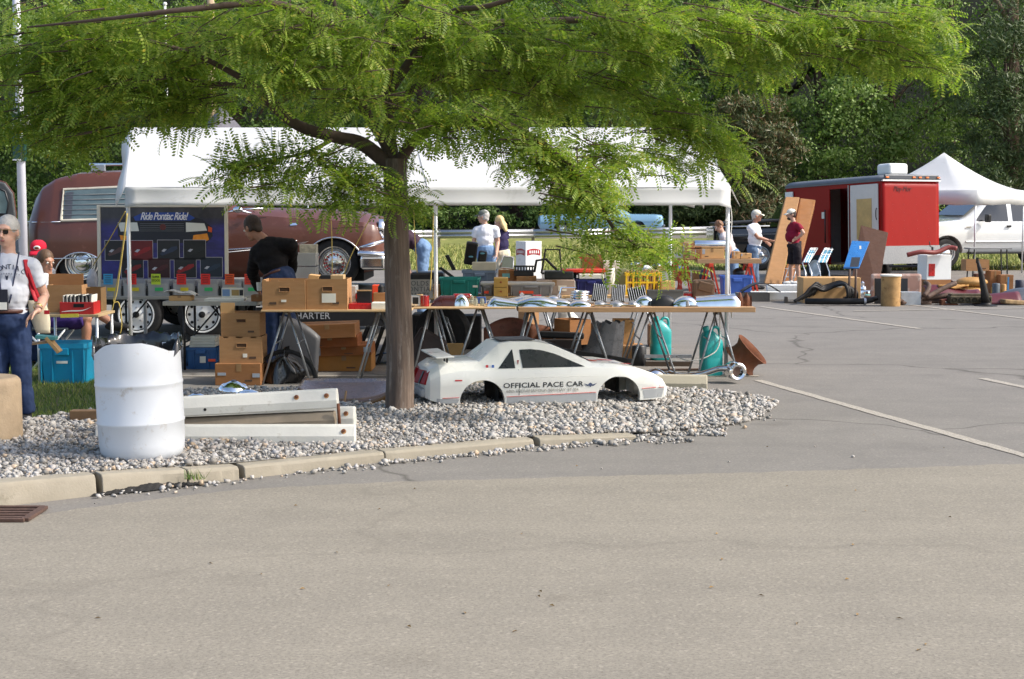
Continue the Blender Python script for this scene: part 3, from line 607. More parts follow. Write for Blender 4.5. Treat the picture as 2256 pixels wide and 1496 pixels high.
for (E, R, sg) in ((E0, R0, -1), (E1, R1, 1)):      # short end flaps hanging over each gable
    q = MB(); P = [Vector((E.x, YF, eave)), Vector((R.x, YR, ridge)), Vector((E.x, YB, eave))]; rows = [[], []]
    for i in range(17):
        u = i/8; p = P[0].lerp(P[1], u) if u <= 1 else P[1].lerp(P[2], u - 1); rows[0].append(p - TO); rows[1].append(p - TO + Vector((sg*(.10 + .02*math.sin(i)), 0, -.20 - .03*math.sin(i*1.3))))
    mk('end_flap', q.grid(rows), TENT, tent, smooth=True, solid=.003)
for t0 in (.25, .5, .75):
    for (Ya, sg) in ((YF, 1), (YB, -1)):
        P_ = [Vector((E0.x + (E1.x - E0.x)*t0, Ya, eave)), Vector((R0.x + (R1.x - R0.x)*t0, YR, ridge))]; mk('seam', MB().tube([P_[0].lerp(P_[1], u) + Vector((0, 0, .004 )) - TO for u in np.linspace(0, 1, 7)], .008, 5, flat=.4), TENT, tent)
POLE = mat('tent_pole', (.72, .74, .75, 1), rough=.35, metal=.5, var=.1)
def pole(px, Y, ztop, r=.021, zb=0, x=None):
    X = at(px, 500, Y).x if x is None else x
    o = mk('pole', MB().tube([Vector((X, Y, zb)) - TO, Vector((X, Y, ztop)) - TO], r, 10), POLE, tent, smooth=True); mk('foot', MB().lathe([(.05, 0), (.05, .008), (.025, .012), (.022, .05)], Vector((X, Y, 0)) - TO, 12), STEEL, o, smooth=40)
for px in (283, 960, 1603): pole(px, YF + .08, eave - .01)
for px in (316, 895, 1477): pole(px, YB - .05, eave - .01)
for Y, z in ((YF + .08, eave - .03), (YB - .05, eave - .03), (YR, ridge - .03)):
    mk('rail', MB().tube([Vector((E0.x + .06, Y, z)) - TO, Vector((E1.x - .06, Y, z)) - TO], .019, 8), POLE, tent, smooth=True)
for x in (E0.x + .06, at(960, 450, YF).x, E1.x - .06):
    for Y in (YF + .08, YB - .05): mk('rafter', MB().tube([Vector((x, Y, eave - .03)) - TO, Vector((x, YR, ridge - .03)) - TO], .018, 8), POLE, tent, smooth=True)
# guy cords
CORD = rgb('yellow_cord', 196, 172, 92, rough=.8)
def cord(pts, label, r=.006, m=CORD, name='rope'):
    s = smoothline(pts, 5); o = mk(name, MB().tube(s, r, 6), m, smooth=True); return tag(o, label, 'rope', 'cords hung from the tent frame')
cord([at(281, 470, 15.9), at(272, 540, 15.86), at(258, 640, 15.84), at(246, 690, 15.84), at(243, 760, 15.9), at(240, 800, 15.95)], 'yellowish rope hanging down the left front tent pole')
cord([at(280, 470, 15.9), at(262, 600, 15.85), at(250, 662, 15.85), at(262, 668, 15.86), at(268, 715, 15.88), at(262, 745, 15.9)], 'looped yellowish rope beside the left front tent pole')
cord([at(276, 466, 15.92), at(240, 530, 16.4), at(205, 585, 17.0)], 'yellowish rope slanting from the tent corner to the plastic bag')
cord([at(728, 455, 19.0), at(731, 520, 18.8), at(732, 608, 18.6)], 'thin yellow cord hanging straight in front of the hearse fender')
cord([at(826, 462, 19.0), at(800, 510, 18.9), at(775, 560, 18.8), at(757, 606, 18.7)], 'thin yellow cord slanting across the hearse front wheel')
cord([at(911, 450, 18.9), at(914, 520, 18.5), at(919, 600, 18.2)], 'thin yellow cord right of the locust trunk')
cord([at(955, 470, 15.99), at(952, 560, 15.98), at(948, 640, 15.97)], 'thin tan cord hanging along the middle tent pole')
cord([at(1609, 452, 16), at(1612, 490, 15.98), at(1606, 560, 15.98), at(1608, 640, 15.98), at(1612, 700, 15.98)], 'pale cord hanging along the right front tent pole', m=rgb('white_cord', 210, 206, 198))
cord([at(1605, 482, 15.95), at(1598, 486, 15.94), at(1610, 490, 15.94), at(1598, 494, 15.94)], 'pale cord knotted round the right front tent pole', m=MC['white_cord'])
# ---- poster board under the tent
def board(px0, py0, px1, py1, Y): x, z, w_, h = rect(px0, py0, px1, py1, Y); return x, z, w_, h
x, z, pw, ph = rect(217, 452, 501, 640, 18.15)
PO = thing('poster_board', 'large framed poster of a car front with eight small car pictures', 'poster', (x, 18.15, z), rot=(-.03, 0, 0))
FR = rgb('cream_frame', 218, 210, 190, rough=.5, var=.06)
m, t, b = newmat('poster_print'); v = coords(t); gsep = N(t, 'SeparateXYZ'); t.links.new(v, gsep.inputs[0])
r = ramp(t, noise(t, coords(t, (1, 1, 3)), 3.0, 4), [(.3, C(30, 28, 66)), (.6, C(52, 48, 128)), (.8, C(70, 66, 160))])
r2 = ramp(t, noise(t, coords(t, (1.5, 1, 1)), 2.0, 4), [(.35, C(40, 40, 46)), (.7, C(84, 82, 86))]); fz = ramp(t, gsep.outputs['Z'], [(.72, (0, 0, 0)), (.86, (1, 1, 1))])
t.links.new(mix(t, r.outputs[0], r2.outputs[0], fz.outputs[0]), b.inputs['Base Color']); b.inputs['Roughness'].default_value = .35; PPRINT = m
mk('backing', MB().box((0, 0, ph/2), (pw - .01, .02, ph - .01)), FR, PO); mk('print', MB().box((0, -.0125, ph/2), (pw - .085, .003, ph - .05)), PPRINT, PO)
for sx in (-1, 1): mk('frame', MB().box((sx*(pw/2 - .02), -.008, ph/2), (.04, .04, ph)), FR, PO, bevel=.004)
for zz in (.012, ph - .012): mk('frame', MB().box((0, -.008, zz), (pw - .08, .036, .024)), FR, PO, bevel=.004)
U = pw/284
def pp(px, py): return ((px - 359)*U, (640 - py)*ph/188)        # photo pixel on the poster -> board plane
def flat(poly, m, dy, name='picture'): return mk(name, MB().prism([pp(*q) for q in poly], (0, dy, 0), (1, 0, 0), (0, 0, 1), .0012), m, PO)
flat([(262, 494), (275, 482), (300, 476), (420, 476), (448, 484), (466, 500), (468, 520), (455, 535), (280, 535), (262, 520)], rgb('poster_car', 22, 24, 40, rough=.35, var=.2), -.016, 'printed_car')
flat([(300, 486), (296, 478), (318, 468), (410, 468), (430, 480), (420, 486)], rgb('poster_blue', 28, 66, 150, rough=.3), -.0175, 'printed_hood')
GLOW = rgb('poster_headlight', 226, 226, 214, rough=.35, var=.05)
flat([(262, 490), (304, 490), (308, 509), (268, 510)], GLOW, -.0185, 'printed_headlight'); flat([(410, 490), (450, 492), (456, 508), (410, 511)], GLOW, -.0185, 'printed_headlight')
flat([(308, 490), (408, 490), (404, 510), (314, 510)], rgb('poster_grille', 14, 14, 18, rough=.4), -.0185, 'printed_grille')
for k in range(5): flat([(310, 492 + k*4), (406, 492 + k*4), (406, 493.3 + k*4), (310, 493.3 + k*4)], rgb('poster_bar', 92, 94, 100, rough=.4), -.0196, 'printed_bar')
flat([(360 + 7*math.cos(a), 500 + 7*math.sin(a)) for a in np.linspace(0, 2*math.pi, 14, endpoint=False)], rgb('poster_badge', 96, 34, 26, rough=.4), -.0207, 'printed_badge')
AMB = rgb('poster_amber', 244, 150, 36, rough=.4, var=.25, scale=20)
flat([(266, 518), (290, 520), (288, 533), (268, 530)], AMB, -.0185, 'printed_lamp'); flat([(426, 518), (456, 514), (460, 528), (440, 536), (424, 530)], AMB, -.0185, 'printed_lamp'); flat([(458, 498), (467, 502), (466, 512), (458, 510)], rgb('poster_orange', 224, 84, 28, rough=.4), -.0187, 'printed_lamp')
cols = [(88, 62, 60), (150, 22, 26), (40, 52, 76), (22, 24, 24), (126, 24, 24), (80, 22, 26), (150, 22, 26), (36, 54, 74)]
for i, (a0, b0) in enumerate([(234, 530), (290, 530), (348, 529), (405, 529), (269, 569), (327, 569), (384, 568), (441, 567)]):
    w_, h = 47, 43; flat([(a0 - 1, b0 - 1), (a0 + w_ + 1, b0 - 1), (a0 + w_ + 1, b0 + h + 1), (a0 - 1, b0 + h + 1)], rgb('poster_border', 190, 186, 190), -.0196, 'picture_border')
    flat([(a0, b0), (a0 + w_, b0), (a0 + w_, b0 + h), (a0, b0 + h)], mat('poster_bg%d' % i, dark(C(*cols[i]), .5) if i % 2 else C(26, 26, 30), rough=.35), -.0207, 'picture')
    flat([(a0 + 5, b0 + 30), (a0 + 12, b0 + 23), (a0 + 22, b0 + 21), (a0 + 30, b0 + 15), (a0 + 42, b0 + 13), (a0 + 43, b0 + 19), (a0 + 34, b0 + 25), (a0 + 18, b0 + 31), (a0 + 9, b0 + 34)], mat('poster_minicar%d' % i, C(*cols[i]), rough=.35), -.0219, 'printed_car')
    flat([(a0 + 8, b0 + 24), (a0 + 14, b0 + 19), (a0 + 20, b0 + 20), (a0 + 14, b0 + 26)], rgb('poster_glint', 190, 190, 196), -.0231, 'printed_window')
text('Ride Pontiac Ride!', .125, rgb('white_ink', 232, 230, 236, rough=.5, var=.03), PO, (pp(362, 474)[0], -.024, pp(362, 477)[1]), (math.pi/2, 0, 0), shear=.35, sx=.72, space=.85, offset=.0015)
# ---- second tent far right, grey tent peak and utility poles
def pyramid_tent(name, label, cx, cy, side, rz, eave_z, peak_z, val, m, hip=.0):
    root = thing(name, label, 'tent', (cx, cy, 0), rz); s = side/2; cor = [(-s, -s), (s, -s), (s, s), (-s, s)]; rows = []
    for k in range(9):
        u = k/8; sc = 1 - u; z = eave_z + (peak_z - eave_z)*(u**1.55); row = []
        for i in range(4):
            a, b_ = cor[i], cor[(i + 1) % 4]
            for j in range(6):
                t_ = j/6; x_, y_ = a[0] + (b_[0] - a[0])*t_, a[1] + (b_[1] - a[1])*t_; inn = 1 - .05*math.sin(math.pi*t_)*sc
                row.append(Vector((x_*sc*inn, y_*sc*inn, z)))
        rows.append(row)
    mk('roof_sheet', MB().grid(rows, closed=True), m, root, smooth=True); low = [Vector((p.x*1.01, p.y*1.01, eave_z - val + .02*math.sin(i*2.1))) for i, p in enumerate(rows[0])]
    mk('valance', MB().grid([low, [p*1.0 for p in rows[0]]], closed=True), m, root, smooth=True, solid=.004)
    for x_, y_ in cor: mk('pole', MB().tube([(x_*.97, y_*.97, 0), (x_*.97, y_*.97, eave_z)], .022, 8), POLE, root, smooth=True)
    return root
pk = at(2080, 336, 40.6); nc = at(2143, 455, 38.6)
sd_ = 3.05; hd = sd_/math.sqrt(2); ang = math.atan2(nc.y - pk.y, nc.x - pk.x); pyramid_tent('popup_tent', 'white pop-up tent with a pointed peak behind the red trailer', pk.x, pk.y, sd_*1.05, ang + math.pi*.75, 2.16, pk.z, .36, TENT)
GTENT = rgb('grey_canvas', 92, 90, 98, rough=.7, var=.25, scale=3)
g = at(488, 232, 60); pyramid_tent('grey_tent', 'dark grey tent whose peak shows above the long white tent', g.x, 60, 5.0, .6, 3.0, g.z, .3, GTENT)
x = at(466, 200, 73).x; u = thing('utility_pole', 'weathered wooden utility pole behind the grey tent peak', 'utility pole', (x, 73, .3)); UP = rgb('weathered_wood', 176, 152, 124, rough=.9, var=.25, scale=3, stretch=(4, 4, .4)); mk('pole', MB().tube([(0, 0, 0), (0, 0, 7), (.05, 0, 13)], [.22, .2, .17], 10), UP, u, smooth=True); mk('crossarm', MB().box((0, -.2, 12.3), (2.4, .12, .14)), UP, u)
x = at(368, 250, 66).x; u = thing('flag_pole', 'thin white pole rising left of the grey tent peak', 'pole', (x, 66, .2)); mk('shaft', MB().tube([(0, 0, 0), (0, 0, 10)], [.07, .05], 8), WHITE, u, smooth=True); mk('finial', MB().ball((0, 0, 10.05), .09), WHITE, u, smooth=True)
# lamp post with two stacked street-name style signs
x = at(47, 385, 30).x; lp_ = thing('lamp_post', 'white lamp post with dark green direction signs at the left edge', 'lamp post', (x, 30, 0)); LPM = rgb('lamp_post_paint', 206, 206, 214, rough=.45, var=.06)
mk('shaft', MB().tube([(0, 0, 0), (0, 0, 4), (-.02, 0, 8.5)], [.09, .075, .06], 14), LPM, lp_, smooth=True); mk('base', MB().lathe([(.2, 0), (.2, .05), (.12, .12), (.1, .35)], n=16), LPM, lp_, smooth=40)
mk('arm', MB().tube([(0, 0, 8.4), (.4, -.1, 8.7), (1.1, -.2, 8.75)], .035, 8), LPM, lp_, smooth=True); mk('lamp_head', MB().box((1.3, -.2, 8.72), (.6, .25, .12)), LPM, lp_, bevel=.03)
GREEN = rgb('sign_green', 24, 62, 58, rough=.4); SZ = lambda py: at(40, py, 30).z
for (y0, y1, words) in ((228, 284, ('Court', 'Short', 'Street', 'Covered')), (285, 354, ())):
    xa, xb = at(27, 300, 29.85).x - x, at(44 if words else 43, 300, 29.85).x - x; zc = (SZ(y0) + SZ(y1))/2; hh = SZ(y0) - SZ(y1)
    s_ = mk('sign_panel', MB().box(((xa + xb)/2, -.13, zc), (xb - xa, .03, hh)), GREEN, lp_, rot=(0, 0, 0)); mk('sign_edge', MB().box(((xa + xb)/2, -.14, zc - hh/2 + .012), (xb - xa + .01, .035, .025)), LPM, s_)
    for i, wd in enumerate(words): text(wd, .075, rgb('sign_white', 220, 224, 222), s_, ((xa + xb)/2, -.148, zc + hh*.36 - i*hh*.24), (math.pi/2, 0, 0), sx=.6)
mk('side_sign', MB().box((.13, -.02, (SZ(250) + SZ(282))/2), (.16, .02, SZ(252) - SZ(278)), rot=(0, 0, .5)), rgb('sign_grey', 150, 146, 142), lp_); mk('side_sign', MB().box((.09, -.06, (SZ(305) + SZ(355))/2), (.05, .14, SZ(305) - SZ(355))), GREEN, lp_)
# ================================================================= VEHICLES
def carmat(name, r, g, b, rough=.22, var=.08, coat=1.0, metal=0, dirt=None): return rgb(name, r, g, b, rough=rough, var=var, coat=coat, metal=metal, scale=1.5, dirt=dirt)
GLASS = rgb('dark_glass', 22, 28, 32, rough=.06, var=.1, coat=1); TYRE = rgb('tyre', 22, 22, 23, rough=.8, var=.2)
class Loft:
    """car body lofted along x. stations: (x, bottom, belt, top, half width at belt, half width at roof)"""
    def __init__(s, st): s.st = sorted(st)
    def _i(s, x, k): return float(np.interp(x, [q[0] for q in s.st], [q[k] for q in s.st]))
    def half(s, x):
        zb, zs, zt, wb, wt = (s._i(x, k) for k in range(1, 6)); h = zs - zb; u = zt - zs
        return [(wb*.90, zb), (wb*.965, zb + h*.10), (wb*.995, zb + h*.38), (wb, zb + h*.62), (wb*.985, zb + h*.85), (wb*.945, zs), (wb*.93 + (wt - wb*.93)*.5, zs + u*.48), (wt, zs + u*.84), (wt*.9, zs + u*.95), (wt*.55, zt - u*.005 if u > .1 else zt), (0, zt + .004)]
    def ring(s, x):
        h = s.half(x); return [Vector((x, -a, z)) for a, z in h] + [Vector((x, a, z)) for a, z in h[::-1][1:]]
    def y(s, x, z):
        h = s.half(x)[:9]; return float(np.interp(z, [q[1] for q in h], [q[0] for q in h]))
    def body(s, dx=.07):
        x0, x1 = s.st[0][0], s.st[-1][0]; xs = sorted(set([q[0] for q in s.st] + list(np.arange(x0, x1, dx)))); xs = [x for i, x in enumerate(xs) if i == 0 or x - xs[i - 1] > .012]
        q = MB().grid([s.ring(x) for x in xs]); n = len(s.ring(x0)); k = (len(xs) - 1)*n
        q.f += [tuple(range(n)), tuple(k + i for i in range(n))[::-1]] + [(i*n, i*n + n, i*n + n + n - 1, i*n + n - 1) for i in range(len(xs) - 1)]; q.mi += [0]*(len(xs) + 1); return q
    def panel(s, poly, off=.008, side=-1, n=9):
        """patch of the body surface inside a polygon of (x,z) given as bottom and top polylines"""
        bot, top = poly; rows = []
        xs = np.linspace(bot[0][0], bot[-1][0], n)
        for k in range(6):
            u = k/5; row = []
            for i in range(n):
                t = i/(n - 1)
                bx = np.interp(t, np.linspace(0, 1, len(bot)), [p[0] for p in bot]); bz = np.interp(t, np.linspace(0, 1, len(bot)), [p[1] for p in bot]); tx = np.interp(t, np.linspace(0, 1, len(top)), [p[0] for p in top]); tz = np.interp(t, np.linspace(0, 1, len(top)), [p[1] for p in top])
                x, z = bx + (tx - bx)*u, bz + (tz - bz)*u; row.append(Vector((x, side*(s.y(x, z) + off), z)))
            rows.append(row)
        return MB().grid(rows)
    def strip(s, pts, r=.012, off=.003, side=-1, flat=1.0): return MB().tube([Vector((x, side*(s.y(x, z) + off), z)) for x, z in pts], r, 6, flat=flat)
def dense(pts, k=8): return [tuple(p)[:2] for p in smoothline([(a, b, 0) for a, b in pts], k)]
def wheel(root, x, y, z, r, w_, hub, rimr=.62, holes=0, side=-1, rim_mat=None, name='wheel', face='cap'):
    wh = bpy.data.objects.new(name, None); COL.objects.link(wh); wh.parent = root; wh.location = (x, y, z); s_ = side
    mk('tyre', MB().lathe([(r*.6, -w_*.45), (r*.86, -w_*.5), (r*.96, -w_*.42), (r, -w_*.2), (r, w_*.2), (r*.96, w_*.42), (r*.86, w_*.5), (r*.6, w_*.45)], n=36, axis=(0, 1, 0)), TYRE, wh, smooth=50)
    R = r*rimr; prof = [(R, -s_*0 + .0), (R*1.02, w_*.5), (R*.95, w_*.5), (R*.88, w_*.36), (R*.6, w_*.30), (R*.34, w_*.44), (R*.2, w_*.47), (0.001, w_*.48)]
    rim = MB().lathe([(a, b) for a, b in prof], n=30, axis=(0, s_, 0)); mk('rim', rim, hub, wh, smooth=40)
    if hub is CHROME:
        for k, rr_ in enumerate((.86, .72, .58, .44)): mk('ring', MB().lathe([(R*rr_, w_*.33), (R*(rr_ - .03), w_*(.47 - .02*k)), (R*(rr_ - .06), w_*.33)], n=30, axis=(0, s_, 0)), [STEEL, CHROME][k % 2], wh, smooth=40)
    for k in range(holes):
        a = 2*math.pi*k/holes; mk('hole', MB().lathe([(R*.085, -.004), (R*.085, .004)], (R*.74*math.cos(a), s_*w_*.345, R*.74*math.sin(a)), 10, (0, s_, 0), capped=True), SHADOWBLACK, wh)
    if holes:
        mk('hub_cap', MB().lathe([(R*.18, 0), (R*.18, w_*.22), (.001, w_*.28)], (0, s_*w_*.4, 0), 16, (0, s_, 0)), SHADOWBLACK, wh, smooth=40)
        for k in range(5): a = 2*math.pi*k/5 + .3; mk('lug_nut', MB().lathe([(R*.05, 0), (R*.05, .02), (.001, .024)], (R*.4*math.cos(a), s_*w_*.40, R*.4*math.sin(a)), 6, (0, s_, 0)), STEEL, wh)
    return wh
# ---------------- car-hauler trailer and the maroon hearse on it
HY = 20.6
def hz(py): return at(800, py, HY).z
def hx(px): return at(px, 600, HY).x
hx0 = hx(450); DECK = .66
MAROON = carmat('maroon_paint', 92, 52, 38, rough=.36, var=.12, coat=.3, dirt=(C(118, 78, 66), .58))
hearse = thing('hearse', 'old maroon hearse with chrome trim standing on a trailer', 'hearse', (hx0, HY + 1.0, DECK)); X = lambda px: hx(px) - hx0; Z = lambda py: hz(py) - DECK
st = [ # px, bottom, belt, top, half width belt, half width roof
 (44, 580, 500, 496, .55, .40), (50, 603, 492, 468, .76, .52), (62, 608, 490, 432, .88, .62), (80, 610, 488, 408, .94, .68), (110, 611, 487, 389, .98, .71), (160, 611, 487, 377, 1.0, .73), (240, 611, 487, 372, 1.0, .74), (360, 612, 484, 371, 1.0, .74), (420, 612, 480, 376, 1.0, .73), (455, 612, 476, 392, 1.0, .72), (500, 612, 474, 440, .99, .74), (525, 612, 472, 458, .99, .80), (560, 612, 474, 458, .99, .74), (640, 610, 480, 459, .98, .66), (740, 606, 486, 462, .97, .6), (800, 602, 490, 468, .95, .56), (826, 596, 498, 478, .88, .52), (838, 588, 510, 496, .76, .5), (842, 575, 530, 522, .6, .45)]
HB = Loft([(X(a), Z(b_), Z(c), Z(d), e, f) for a, b_, c, d, e, f in st])
body = mk('body', HB.body(.06), MAROON, hearse, smooth=True)
RW, FW = X(178), X(735)
boolean_cut(body, [MB().lathe([(.37, -.5), (.37, .5)], (RW, -.9, Z(618)), 32, (0, 1, 0), capped=True), MB().lathe([(.40, -.5), (.40, .5)], (FW, -.9, Z(590)), 36, (0, 1, 0), capped=True), MB().lathe([(.37, -.5), (.37, .5)], (RW, .9, Z(618)), 32, (0, 1, 0), capped=True), MB().lathe([(.40, -.5), (.40, .5)], (FW, .9, Z(590)), 36, (0, 1, 0), capped=True)])
for p in body.data.polygons: p.use_smooth = True
try: body.data.set_sharp_from_angle(angle=math.radians(38))
except Exception: pass
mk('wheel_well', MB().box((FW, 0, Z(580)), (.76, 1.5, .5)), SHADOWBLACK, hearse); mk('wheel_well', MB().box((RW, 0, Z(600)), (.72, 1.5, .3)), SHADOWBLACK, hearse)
def arc(cx, cz, r, a0, a1, n=20): return [(cx + r*math.cos(a), cz + r*math.sin(a)) for a in np.linspace(a0, a1, n)]
mk('arch_trim', HB.strip([p for p in arc(FW, Z(590), .405, .15, math.pi - .12)], .012, .004), CHROME, hearse, smooth=True)
mk('arch_trim', HB.strip([p for p in arc(RW, Z(618), .375, .1, math.pi - .1)], .010, .004), CHROME, hearse, smooth=True)
for wx, rr in ((FW, .335), (RW, .335)):
    for yy, sd in ((-.84, -1), (.84, 1)): wheel(hearse, wx, yy, .335, rr, .2, CHROME, .66, side=sd)
wr = rgb('hub_red', 150, 32, 26, rough=.3)
for a in range(16): t_ = 2*math.pi*a/16; mk('hub_mark', MB().box((FW + .125*math.cos(t_), -.948, .335 + .125*math.sin(t_)), (.02, .012, .02)), wr, hearse)
# rear side window with blinds
BL = rgb('blind', 150, 150, 146, rough=.6); WF = rgb('window_frame_cream', 206, 198, 180, rough=.35)
win = mk('side_window', HB.panel(([(X(137), Z(484)), (X(420), Z(480))], [(X(137), Z(420)), (X(400), Z(404))]), .006), rgb('window_glass', 96, 112, 112, rough=.08, var=.35, scale=3, coat=1), hearse, smooth=True)
for pts in ([(X(135), Z(486)), (X(134), Z(417)), (X(280), Z(411)), (X(400), Z(402))], [(X(135), Z(486)), (X(280), Z(482)), (X(420), Z(478))]): mk('window_frame', HB.strip(dense(pts, 4) if len(pts) == 3 else pts, .02, .004), WF, win, smooth=30)
for k in range(5): zz = 430 + k*11; mk('blind', HB.strip([(X(137), Z(zz)), (X(205), Z(zz - 2)), (X(300), Z(zz - 4)), (X(400), Z(zz - 6))], .006, .012), BL, win, smooth=True)
mk('curtain', HB.panel(([(X(140), Z(482)), (X(157), Z(482))], [(X(140), Z(424)), (X(157), Z(422))]), .009), rgb('curtain_grey', 74, 76, 84), win)
mk('window', HB.panel(([(X(430), Z(474)), (X(500), Z(470))], [(X(436), Z(408)), (X(470), Z(412))]), .006), GLASS, hearse, smooth=True)
mk('windshield', MB().grid([[Vector((X(468), y_, Z(398))) for y_ in np.linspace(-.62, .62, 7)], [Vector((X(526), y_*1.15, Z(452))) for y_ in np.linspace(-.62, .62, 7)]]), GLASS, hearse, solid=.01)
for name, pts, r in (('belt_trim', [(X(50), Z(489)), (X(70), Z(490)), (X(134), Z(489))], .018), ('side_trim', [(X(108), Z(570)), (X(160), Z(569)), (X(260), Z(566)), (X(560), Z(546)), (X(655), Z(530))], .016), ('lower_trim', [(X(215), Z(576)), (X(400), Z(566)), (X(580), Z(548))], .013)): mk(name, HB.strip(pts, r, .004, flat=.6), CHROME, hearse, smooth=True)
mk('fender_ornament', HB.panel(([(X(632), Z(549)), (X(672), Z(536))], [(X(640), Z(537)), (X(682), Z(531))]), .014), CHROME, hearse, smooth=True)
mk('badge', HB.panel(([(X(640), Z(497)), (X(655), Z(496))], [(X(640), Z(492)), (X(655), Z(491))]), .01), CHROME, hearse)
mk('mirror', MB().tube([Vector((X(500), -1.0, Z(468))), Vector((X(530), -1.06, Z(463))), Vector((X(555), -1.0, Z(470)))], .018, 6), CHROME, hearse, smooth=True); mk('mirror_head', MB().ball((X(528), -1.08, Z(462)), (.07, .03, .045)), CHROME, hearse, smooth=True)
mk('wiper', MB().tube([Vector((X(500), -.8, Z(464))), Vector((X(576), -.75, Z(459)))], .014, 6), CHROME, hearse, smooth=True)
mk('hood_line', HB.strip([(X(556), Z(466)), (X(572), Z(480)), (X(660), Z(478))], .006, .001), SHADOWBLACK, hearse); mk('door_line', HB.strip([(X(574), Z(484)), (X(578), Z(520)), (X(570), Z(600))], .006, .001), SHADOWBLACK, hearse); mk('fender_crease', HB.strip([(X(735), Z(502)), (X(800), Z(499)), (X(832), Z(497))], .008, .001), MAROON, hearse)
mk('roof_rack', MB().tube([Vector((X(180), -.5, Z(372) + .07)), Vector((X(400), -.5, Z(372) + .07))], .018, 8), CHROME, hearse, smooth=True)
mk('rack_foot', MB().box((X(200), -.5, Z(372) + .02), (.2, .05, .1)), STEEL, hearse, bevel=.015)
for sg in (-1, 1):
    mk('headlight', MB().lathe([(.13, 0), (.13, .05), (.10, .09), (.001, .10)], (X(832), sg*.66, Z(505)), 20, (1, 0, 0)), CHROME, hearse, smooth=50)
bp = dense([(X(790), .0), (X(800), .0)]) ; bum = MB(); path = [Vector((X(792), -1.02, Z(558))), Vector((X(820), -1.04, Z(560))), Vector((X(846), -.92, Z(562))), Vector((X(853), -.5, Z(564))), Vector((X(856), 0, Z(564))), Vector((X(853), .5, Z(564))), Vector((X(846), .92, Z(562))), Vector((X(792), 1.02, Z(558)))]
mk('front_bumper', bum.tube(smoothline(path, 4), .085, 10, flat=.55), CHROME, hearse, smooth=True); mk('bumper_guard', MB().box((X(822), -1.0, Z(578)), (.34, .16, .2)), CHROME, hearse, bevel=.05, seg=4); mk('grille', MB().box((X(842), 0, Z(535)), (.08, 1.1, .3)), CHROME, hearse, bevel=.04)
mk('wing_trim', MB().tube([Vector((X(790), -1.0, Z(545))), Vector((X(815), -1.01, Z(540))), Vector((X(848), -.9, Z(530)))], [.01, .03, .02], 8), CHROME, hearse, smooth=True)
# the open rear door, hinged outward
rd = thing('open_hatch', 'open grey-lined rear door of the hearse at the left edge', 'car door', (hx(20), HY - .1, hz(480))); dm = rgb('door_lining', 74, 76, 76, rough=.6)
prf = [(-.5, -.35), (.12, -.32), (.15, .05), (.12, .32), (.02, .46), (-.2, .52), (-.5, .52)]
mk('panel', MB().prism(prf, (0, 0, 0), (1, 0, 0), (0, 0, 1), .05), dm, rd, bevel=.02); mk('outer_skin', MB().prism([(a*1.03, b_*1.03) for a, b_ in prf], (0, .0, 0), (1, 0, 0), (0, 0, 1), -.02), MAROON, rd, bevel=.01)
mk('window', MB().prism([(-.45, .06), (.03, .06), (.06, .2), (.02, .34), (-.1, .40), (-.45, .40)], (0, -.056, 0), (1, 0, 0), (0, 0, 1), .004), rgb('far_glass', 120, 140, 138, rough=.1, var=.3), rd); mk('seal', MB().tube([Vector((a, -.06, b_)) for a, b_ in [(-.45, .05), (.04, .05), (.07, .2), (.03, .35), (-.1, .41), (-.45, .41)]], .014, 6), BLACK, rd, smooth=True)
mk('tail_lamp', MB().box((-.28, -.06, .44), (.2, .02, .03)), RED, rd, bevel=.006)
# hauler trailer
hauler = thing('car_trailer', 'black flatbed car trailer with white spoked wheels under the hearse', 'trailer', (hx0, HY + 1.0, 0)); TBK = rgb('trailer_black', 26, 27, 30, rough=.5, var=.25)
mk('deck', MB().box((X(480), 0, .60), (X(905) - X(110), 2.15, .06)), TBK, hauler, bevel=.01)
for sd in (-1, 1):
    mk('side_beam', MB().box((X(500), sd*1.12, .52), (X(905) - X(120), .08, .14)), TBK, hauler, bevel=.01)
    mk('fender', MB().grid([[Vector((X(385) + a, sd*yy, b_)) for a, b_ in ((-.95, .45), (-.85, .68), (-.6, .77), (0, .78), (.6, .77), (.85, .68), (.95, .45))] for yy in (1.12, 1.42)]), TBK, hauler, solid=.01, smooth=True)
    for px in (313, 456): wheel(hauler, X(px), sd*1.27, .335, .335, .21, WHITE, .70, holes=10, side=sd, name='wheel')
mk('frame_rail', MB().box((X(735), -1.1, .30), (X(905) - X(565), .10, .27)), TBK, hauler, bevel=.012); mk('rail_stripe', MB().box((X(735), -1.158, .425), (X(905) - X(570), .006, .014)), WHITE, hauler)
text('CHARTER', .125, rgb('decal_grey', 168, 170, 172), hauler, (X(684), -1.158, .30), (math.pi/2, 0, 0), sx=1.0)
for px in (620, 880): mk('cross_beam', MB().box((X(px), 0, .42), (.1, 2.1, .12)), TBK, hauler)
mk('ramp', MB().box((X(800), .6, .3), (1.0, .5, .06), rot=(0, .2, 0)), STEEL, hauler)
